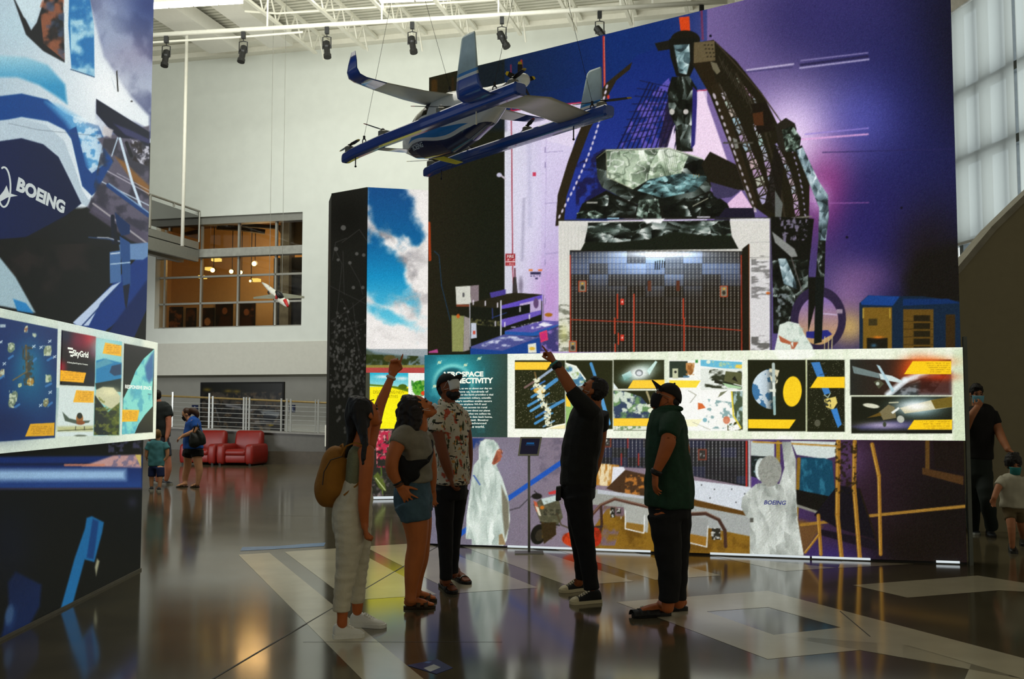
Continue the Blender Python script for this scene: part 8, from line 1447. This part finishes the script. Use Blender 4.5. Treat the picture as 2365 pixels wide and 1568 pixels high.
# ------------------------------------------------------------------ man in the green shirt
F5 = Fig(7.52); SK5 = skin('skin_warm_tan', (176, 96, 48)); b = MB(); hc = F5.p(1541, 919); H5 = head(b, hc, (-.86, -.12, .36), (.36, 0, .93))
F5.limb(b, [(1545, 930, 21), (1542, 948, 22), (1540, 968, 30)]); F5.limb(b, [(1540, 965, 38, 0, 56), (1540, 1030, 46, 0, 58), (1545, 1100, 48, 0, 56), (1546, 1145, 36, 0, 40)])
F5.limb(b, [(1556, 975, 22, -.17), (1548, 1000, 19, -.23), (1543, 1022, 17.5, -.26), (1533, 1050, 15, -.26), (1521, 1078, 11, -.25), (1514, 1094, 9.5, -.24)]); wv = F5.p(1514, 1093, -.24); hand(b, wv, F5.p(1512, 1136, -.23) - wv, (.95, .25, .0), 1.0, (14, 18, 22, 26), -1, 8, -12)
F5.limb(b, [(1560, 975, 20, .18), (1574, 1020, 16, .26), (1580, 1045, 14, .27), (1568, 1080, 11, .24)]); wv = F5.p(1568, 1080, .24); hand(b, wv, (-.6, 0, -.6), (-.4, -.8, 0), 1, (20, 20, 22, 24), 1, 6)
F5.limb(b, [(1541, 1180, 33, -.09, 28), (1546, 1260, 28, -.1), (1546, 1340, 19, -.1), (1542, 1405, 14, -.1)]); F5.limb(b, [(1558, 1180, 31, .1, 27), (1570, 1260, 24, .12), (1570, 1340, 18, .14), (1568, 1395, 14, .14)])
k1, k2 = G(1546, 1421), G(1464, 1426); k3, k4 = G(1585, 1409), G(1520, 1412); bare_foot(b, k1, k2, F5.p(1539, 1398, -.1), .033, .03); bare_foot(b, k3, k4, F5.p(1567, 1388, .14), .033, .03)
P5 = person(remesh('person', b, .0065, SK5), 'heavy man in a dark green shirt and black cap looking up with hand on hip'); eyes(H5, P5)
GS = mat('dark_green_cotton', (20, 56, 36), .8, var=.2, scale=30, bump=.25, bscale=70)
c = MB(); c.cx = .008; F5.limb(c, [(1541, 944, 26, 0, 32), (1540, 965, 40, 0, 58), (1540, 1000, 46, 0, 62), (1541, 1050, 50, 0, 63), (1546, 1100, 54, 0, 63), (1546, 1140, 56, 0, 65), (1545, 1170, 56, 0, 65)], pad=.005); F5.limb(c, [(1554, 968, 24, -.14), (1548, 990, 22, -.22), (1543, 1007, 20, -.26)], pad=.005); F5.limb(c, [(1560, 968, 22, .16), (1571, 1005, 18, .24)], pad=.005)
sh = remesh('green_shirt', c, .011, GS, P5, 3, .010, 11); m = MB(); F5.limb(m, [(1562, 944, 8, -.03, 22), (1545, 944, 9, -.07, 12), (1524, 948, 9, -.06, 10), (1511, 958, 6, -.03)]); remesh('collar', m, .008, GS, sh, 2)
c = MB(); c.cx = .008; F5.limb(c, [(1547, 1130, 46, 0, 54), (1547, 1165, 49, 0, 57), (1548, 1195, 48, 0, 55)]); F5.limb(c, [(1535, 1188, 39, -.08, 40), (1541, 1250, 34, -.09, 32), (1546, 1320, 27, -.10, 26), (1545, 1365, 25, -.10, 24), (1543, 1388, 24, -.10, 23)]); F5.limb(c, [(1560, 1188, 39, .10, 38), (1564, 1250, 30, .12, 30), (1566, 1320, 24, .14, 24), (1566, 1384, 19, .14, 20)]); remesh('trousers', c, .010, mat('black_trousers', (14, 15, 17), .85), P5, 3, .010, 12)
face_mask(H5, M_maskb, P5, -.002, -.118, side=66); cap(H5, mat('black_cap', (20, 19, 16), .8, bump=.2), P5, .8, .08, .030)
at, ff, ss, uu, kk = H5; m = MB()
for q in (-1, 1): m.tube([at(.108 - .012 * (math.cos(t) > 0), q * (.034 + .021 * math.cos(t)), .002 + .018 * math.sin(t)) for t in np.linspace(math.pi, -math.pi, 17)], .0016, 5); m.tube([at(.110, 0, .008), at(.108, q * .013, .004)], .0016, 5); m.tube([at(.10, q * .056, .006), at(-.01, q * .086, .006)], .0018, 5)
m.build('glasses', mat('glasses_silver', (190, 190, 180), .2, .8), P5); m = MB(); m.ball(at(-.05, 0, -.01), ff * .066 * kk, ss * .082 * kk, uu * .075 * kk); remesh('hair', m, .008, M_hair, P5, 2)
d_ = F5.p(1514, 1094, -.24) - F5.p(1521, 1078, -.25); cuff(F5.p(1516, 1090, -.243), d_, .036, M_black, P5, 'watch', .006, 1.5)
CL = mat('clog_dark', (24, 24, 22), .6, var=.1)
for a_, b_ in ((k1, k2), (k3, k4)):
    o = sandal(a_, b_, P5, CL, CL, (.52, .70, .88), .056, .03, False, None, .10)
m = MB(); a_ = k1.copy(); b_ = k2; dd = (b_ - a_).normalized(); cc = a_ + dd * .20; s_ = Vector((-dd.y, dd.x, 0))
for e in (0, .012): m.tube([cc + dd * e + s_ * .05 * math.cos(t) + Vector((0, 0, .02 + .058 * math.sin(t))) for t in np.linspace(2.0, 3.1, 8)], .0025, 5)
m.build('shoe_lace', mat('mint_lace', (90, 170, 140), .6), P5)
# ------------------------------------------------------------------ family by the left light box
F6 = Fig(20.2); SK6 = skin('skin_fair', (206, 150, 112)); b = MB(); H6 = head(b, F6.p(431, 957), (-.82, -.15, -.42), (-.3, 0, 1))
F6.limb(b, [(434, 964, 6), (439, 974, 8)]); F6.limb(b, [(443, 976, 13, 0, 20), (445, 1010, 17, 0, 18), (446, 1042, 16, 0, 17)]); F6.limb(b, [(447, 972, 8, -.16), (452, 992, 6.5, -.2), (440, 1000, 5.5, -.22), (427, 1005, 4.4, -.2), (421, 1008, 3.8, -.2)]); hand(b, F6.p(421, 1008, -.2), (-.8, 0, -.5), (0, 0, -1), 1, (30, 30, 30, 30), 1)
F6.limb(b, [(437, 976, 8, .16), (433, 996, 6, .2), (424, 1006, 4.5, .18)]); hand(b, F6.p(424, 1006, .18), (-.8, 0, -.3), (0, 0, -1), 1, (30, 30, 30, 30), -1)
F6.limb(b, [(434, 1052, 10, .08), (433, 1075, 9, .1), (428, 1098, 7.5, .1), (427, 1118, 4.5, .1)]); F6.limb(b, [(454, 1050, 12, -.08), (458, 1072, 9.5, -.1), (460, 1090, 8, -.1), (456, 1118, 4.5, -.1)]); s1, s2, s3, s4 = G(433, 1124), G(408, 1125.5), G(460, 1125), G(440, 1126); bare_foot(b, s1, s2, F6.p(428, 1116, .1)); bare_foot(b, s3, s4, F6.p(456, 1117, -.1))
P6 = person(remesh('person', b, .011, SK6), 'woman in a blue tee and dark shorts standing before the red armchairs'); eyes(H6, P6)
c = MB(); c.cx = .008; F6.limb(c, [(440, 967, 8, 0, 12), (445, 974, 15, 0, 21), (446, 1000, 20, 0, 20), (446, 1036, 22, 0, 22)], pad=.01); F6.limb(c, [(448, 972, 10, -.14), (453, 987, 8.5, -.19)], pad=.008); F6.limb(c, [(438, 975, 9, .15), (434, 988, 8, .18)]); remesh('tee_shirt', c, .015, mat('royal_blue_tee', (28, 84, 170), .85, var=.1), P6, 3, .012, 10)
c = MB(); c.cx = .008; F6.limb(c, [(446, 1030, 21, 0, 22), (446, 1046, 22, 0, 23)]); F6.limb(c, [(437, 1040, 14, .07, 14), (434, 1054, 14, .09)]); F6.limb(c, [(455, 1040, 15, -.07, 15), (456, 1055, 14.5, -.09)]); remesh('shorts', c, .014, M_black_cloth, P6, 3)
h = MB(); at, ff, ss, uu, kk = H6; h.ball(at(-.03, 0, .04), ff * .1 * kk, ss * .09 * kk, uu * .11 * kk); F6.limb(h, [(440, 948, 7), (449, 950, 8), (455, 957, 6), (455, 965, 3)]); remesh('hair', h, .012, mat('brown_hair', (66, 40, 26), .5, bump=.4), P6, 2); face_mask(H6, M_maskb, P6)
for a_, b_ in ((s1, s2), (s3, s4)): sandal(a_, b_, P6, mat('sandal_sole', (52, 40, 24), .7), mat('sandal_strap', (72, 56, 34), .6), (.6,), .045, .015)
sb = MB(); F6.limb(sb, [(444, 1000, 5, -.22, 7), (448, 1012, 13, -.24, 9), (452, 1022, 17, -.24, 10), (455, 1028, 12, -.24, 8)], 16); F6.limb(sb, [(458, 995, 6, -.22, 7), (466, 1010, 8, -.24, 8), (468, 1024, 8, -.24, 8)], 12); hb = remesh('shoulder_bag', sb, .014, mat('bag_black_green', (14, 20, 14), .6), None, 3, .01, 10); tag(hb, 'large black shoulder bag hanging at the side of the woman in blue', 'bag')
m = MB(); m.tube([F6.p(u, v, d) for u, v, d in ((445, 1002, -.25), (450, 985, -.26), (452, 970, -.18), (450, 967, -.05))], .012, 6); m.tube([F6.p(u, v, d) for u, v, d in ((465, 1006, -.25), (458, 985, -.25), (453, 969, -.16))], .012, 6); m.build('strap', M_black, hb)
F7 = Fig(20.8); SK7 = skin('skin_rosy', (206, 132, 104)); b = MB(); H7 = head(b, F7.p(362, 914), (-.7, .6, .1), (0, 0, 1)); F7.limb(b, [(364, 925, 8), (367, 938, 9)]); F7.limb(b, [(366, 942, 22, 0, 18), (368, 985, 22, 0, 16), (368, 1030, 20, 0, 16)]); F7.limb(b, [(386, 942, 9, -.05), (389, 970, 7, -.08), (389, 990, 6, -.1), (385, 1010, 4.6, -.14)]); hand(b, F7.p(385, 1009, -.14), (-.1, 0, -1), (-1, 0, 0), 1.05, (25, 25, 25, 25), 1); F7.limb(b, [(347, 942, 9, .05), (343, 972, 7, .05), (344, 1005, 5, 0)]); hand(b, F7.p(344, 1004, 0), (0, 0, -1), (1, 0, 0), 1.05, (25, 25, 25, 25), -1)
F7.limb(b, [(380, 1030, 12), (387, 1065, 8.5), (388, 1085, 8), (384, 1108, 5)]); F7.limb(b, [(358, 1030, 12, .1), (362, 1070, 8.5, .1), (364, 1110, 5, .1)]); P7 = person(remesh('person', b, .012, SK7), 'man in a dark tee and grey shorts half hidden behind the left light box'); eyes(H7, P7)
c = MB(); c.cx = .008; F7.limb(c, [(366, 929, 14, 0, 12), (367, 940, 25, 0, 19), (368, 975, 25, 0, 19), (368, 1008, 24, 0, 18)], pad=.012); F7.limb(c, [(384, 940, 11, -.03), (390, 962, 10, -.06)], pad=.01); F7.limb(c, [(349, 940, 11, .03), (344, 962, 10, .05)], pad=.01); remesh('tee_shirt', c, .016, mat('charcoal_tee', (34, 40, 40), .85, var=.15), P7, 3, .012, 9)
c = MB(); c.cx = .008; F7.limb(c, [(368, 1005, 22, 0, 17), (369, 1025, 22, 0, 17)]); F7.limb(c, [(380, 1025, 14), (386, 1054, 11)]); F7.limb(c, [(358, 1025, 13, .1), (362, 1054, 11, .1)]); remesh('shorts', c, .015, mat('grey_shorts', (58, 62, 76), .85), P7, 3); h = MB(); at, ff, ss, uu, kk = H7; h.ball(at(-.02, 0, .05), ff * .104 * kk, ss * .087 * kk, uu * .1 * kk); h.ball(at(-.06, 0, 0), ff * .06 * kk, ss * .082 * kk, uu * .08 * kk); remesh('hair', h, .012, M_hair2, P7, 2); face_mask(H7, M_maskb, P7)
SD = mat('trainer_dark', (44, 50, 58), .6); SS = mat('trainer_sole', (170, 170, 160), .6); shoe(G(372, 1117), G(397, 1119), P7, SD, SS, None, .05, .10); shoe(G(352, 1114), G(372, 1115), P7, SD, SS, None, .05, .10)
F8 = Fig(19.4); b = MB(); H8 = head(b, F8.p(365, 1004), (.1, .95, .1), (0, 0, 1), .76); F8.limb(b, [(365, 1012, 5), (364, 1020, 6)]); F8.limb(b, [(363, 1024, 15, 0, 10), (362, 1050, 16, 0, 11), (361, 1078, 15, 0, 11)]); F8.limb(b, [(380, 1024, 5.5), (386, 1040, 5), (386, 1054, 3.8), (380, 1062, 3)]); hand(b, F8.p(380, 1062), (-.6, -.3, -.4), (-1, 0, 0), .66, (20, 20, 20, 20), 1); F8.limb(b, [(347, 1024, 5.5), (340, 1040, 5), (338, 1054, 3.6)]); hand(b, F8.p(338, 1054), (0, .2, -1), (1, 0, 0), .66, (20, 20, 20, 20), -1)
F8.limb(b, [(351, 1080, 8), (350, 1105, 5.5), (350, 1124, 4)]); F8.limb(b, [(370, 1080, 8, -.08), (370, 1105, 5.5, -.1), (368, 1128, 4, -.1)]); P8 = person(remesh('person', b, .011, SK6), 'small boy with fair hair in a teal tee and navy shorts, seen from behind'); eyes(H8, P8)
c = MB(); c.cx = .008; F8.limb(c, [(364, 1017, 9, 0, 7), (363, 1024, 17, 0, 11), (362, 1050, 18, 0, 12), (361, 1076, 18, 0, 12)], pad=.008); F8.limb(c, [(379, 1023, 7), (386, 1037, 7)], pad=.006); F8.limb(c, [(348, 1023, 7), (340, 1038, 7)], pad=.006); remesh('tee_shirt', c, .013, mat('teal_tee', (72, 132, 140), .85, var=.2, scale=6), P8, 3, .01, 12); c = MB(); c.cx = .008; F8.limb(c, [(361, 1072, 16, 0, 12), (361, 1082, 16, 0, 12)]); F8.limb(c, [(352, 1080, 9.5), (351, 1100, 9)]); F8.limb(c, [(370, 1080, 9.5, -.06), (371, 1101, 9, -.08)]); remesh('shorts', c, .013, mat('navy_shorts', (22, 36, 78), .85), P8, 3)
h = MB(); at, ff, ss, uu, kk = H8; h.ball(at(-.03, 0, .03), ff * .1 * kk, ss * .09 * kk, uu * .115 * kk); remesh('hair', h, .011, mat('sandy_hair', (120, 88, 40), .55, bump=.4), P8, 2); shoe(G(356, 1127), G(349, 1124), P8, SD, SS, None, .04, .08) if False else None
shoe(P(351, 1129, 19.3), P(348, 1126, 19.52), P8, SD, SS, None, .04, .08); shoe(P(368, 1134, 19.15), P(365, 1130, 19.36), P8, SD, SS, None, .04, .08)
# ------------------------------------------------------------------ man and child at the right edge
F9 = Fig(12.35); SK9 = skin('skin_light_tan', (168, 110, 74)); b = MB(); H9 = head(b, F9.p(2256, 910), (-.12, -.98, -.1), (0, 0, 1)); F9.limb(b, [(2257, 922, 12), (2258, 940, 13)]); F9.limb(b, [(2260, 950, 32, 0, 20), (2262, 1000, 28, 0, 20), (2262, 1060, 25, 0, 20), (2262, 1090, 26, 0, 20)])
F9.limb(b, [(2290, 955, 13, 0), (2302, 985, 11, -.05), (2314, 1012, 9.5, -.2), (2328, 1038, 7, -.5)]); hand(b, F9.p(2328, 1038, -.5), (.5, -.5, -.4), (.2, -.3, -.9), 1, (20, 20, 20, 20), 1)
F9.limb(b, [(2232, 955, 13, 0), (2228, 990, 11, -.12), (2240, 965, 9.5, -.28), (2256, 942, 7, -.30)]); hand(b, F9.p(2256, 943, -.29), (.45, 0, .7), (0, .9, .2), .95, (45, 50, 50, 50), 1); F9.limb(b, [(2252, 1090, 18), (2248, 1150, 14, .1), (2246, 1215, 8, .3)]); F9.limb(b, [(2272, 1090, 18), (2276, 1150, 14, -.15), (2286, 1215, 8, 0)])
P9 = person(remesh('person', b, .009, SK9), 'man in a black tee and blue mask walking behind the right end of the mural'); eyes(H9, P9)
c = MB(); c.cx = .008; F9.limb(c, [(2258, 936, 18, 0, 14), (2260, 950, 36, 0, 24), (2262, 1000, 32, 0, 24), (2263, 1060, 29, 0, 24)], pad=.006); F9.limb(c, [(2288, 954, 15), (2300, 980, 14, -.03)], pad=.006); F9.limb(c, [(2234, 954, 15), (2230, 978, 14, -.06)], pad=.006); remesh('tee_shirt', c, .013, BS, P9, 3, .008, 10); c = MB(); c.cx = .008; F9.limb(c, [(2262, 1052, 28, 0, 23), (2262, 1095, 29, 0, 23)]); F9.limb(c, [(2252, 1090, 20), (2249, 1150, 18, .1), (2247, 1205, 15, .25), (2247, 1222, 14, .3)]); F9.limb(c, [(2273, 1090, 20), (2278, 1150, 17, -.14), (2288, 1200, 15, -.05), (2290, 1220, 14, 0)]); remesh('trousers', c, .012, mat('dark_green_trousers', (26, 36, 32), .85), P9, 3, .01, 10)
h = MB(); at, ff, ss, uu, kk = H9; h.ball(at(-.02, 0, .045), ff * .108 * kk, ss * .092 * kk, uu * .108 * kk); h.ball(at(.05, 0, .095), ff * .05 * kk, ss * .07 * kk, uu * .03 * kk); remesh('hair', h, .010, M_hair, P9, 2, .006, 50); face_mask(H9, M_maskt, P9)
shoe(G(2246, 1228), G(2256, 1236), P9, SD, mat('sole_pale', (170, 176, 170), .6), None, .05, .1); shoe(G(2284, 1232), G(2292, 1242), P9, SD, M_black, None, .05, .1)
F10 = Fig(11.05); b = MB(); H10 = head(b, F10.p(2341, 1074), (-.1, -.97, -.1), (0, 0, 1), .80); F10.limb(b, [(2341, 1086, 10), (2341, 1100, 11)]); F10.limb(b, [(2340, 1105, 25, 0, 18), (2340, 1150, 24, 0, 18), (2340, 1180, 22, 0, 18)]); F10.limb(b, [(2318, 1106, 9), (2306, 1125, 8, -.05), (2296, 1150, 6.4, -.1)]); hand(b, F10.p(2296, 1150, -.1), (-.2, 0, -1), (0, -1, 0), .72, (30, 30, 30, 30), 1); F10.limb(b, [(2364, 1106, 9), (2374, 1130, 8), (2378, 1160, 6)]); hand(b, F10.p(2378, 1160), (0, 0, -1), (0, -1, 0), .72, (30, 30, 30, 30), -1)
F10.limb(b, [(2332, 1180, 12), (2336, 1220, 9, -.1), (2338, 1262, 6, -.1)]); F10.limb(b, [(2352, 1180, 12), (2360, 1220, 9, .1), (2362, 1240, 6, .3)]); P10 = person(remesh('person', b, .009, SK9), 'child with curly dark hair and teal mask in a pale tee, at the right edge'); eyes(H10, P10)
c = MB(); c.cx = .008; F10.limb(c, [(2341, 1096, 14, 0, 11), (2340, 1106, 28, 0, 20), (2340, 1140, 29, 0, 20), (2340, 1172, 29, 0, 20)], pad=.006); F10.limb(c, [(2318, 1105, 11), (2306, 1122, 11, -.03)], pad=.005); F10.limb(c, [(2364, 1105, 11), (2373, 1122, 11)], pad=.005); remesh('tee_shirt', c, .011, mat('pale_tee', (176, 172, 152), .85, var=.08), P10, 3, .012, 12); c = MB(); c.cx = .008; F10.limb(c, [(2340, 1168, 25, 0, 18), (2340, 1182, 25, 0, 18)]); F10.limb(c, [(2331, 1180, 14), (2334, 1200, 13, -.05)]); F10.limb(c, [(2353, 1180, 14), (2358, 1200, 13, .05)]); remesh('shorts', c, .011, mat('tan_shorts', (92, 78, 50), .85), P10, 3)
h = MB(); at, ff, ss, uu, kk = H10; h.ball(at(-.02, 0, .045), ff * .12 * kk, ss * .112 * kk, uu * .12 * kk)
for i in range(26): r_ = random.Random(i + 50); a = 6.28 * r_.random(); e = r_.random(); h.ball(at(-.02 + .1 * math.cos(a) * (1 - e * .5), .1 * math.sin(a) * (1 - e * .5), .05 + .1 * e), .022, n=8, m=6)
remesh('hair', h, .009, M_hair, P10, 1, .008, 50); face_mask(H10, mat('mask_teal', (40, 120, 120), .8), P10); shoe(G(2336, 1268), G(2342, 1279), P10, M_black, M_black, None, .042, .09); shoe(G(2362, 1254), G(2366, 1262), P10, M_black, M_black, None, .042, .09)
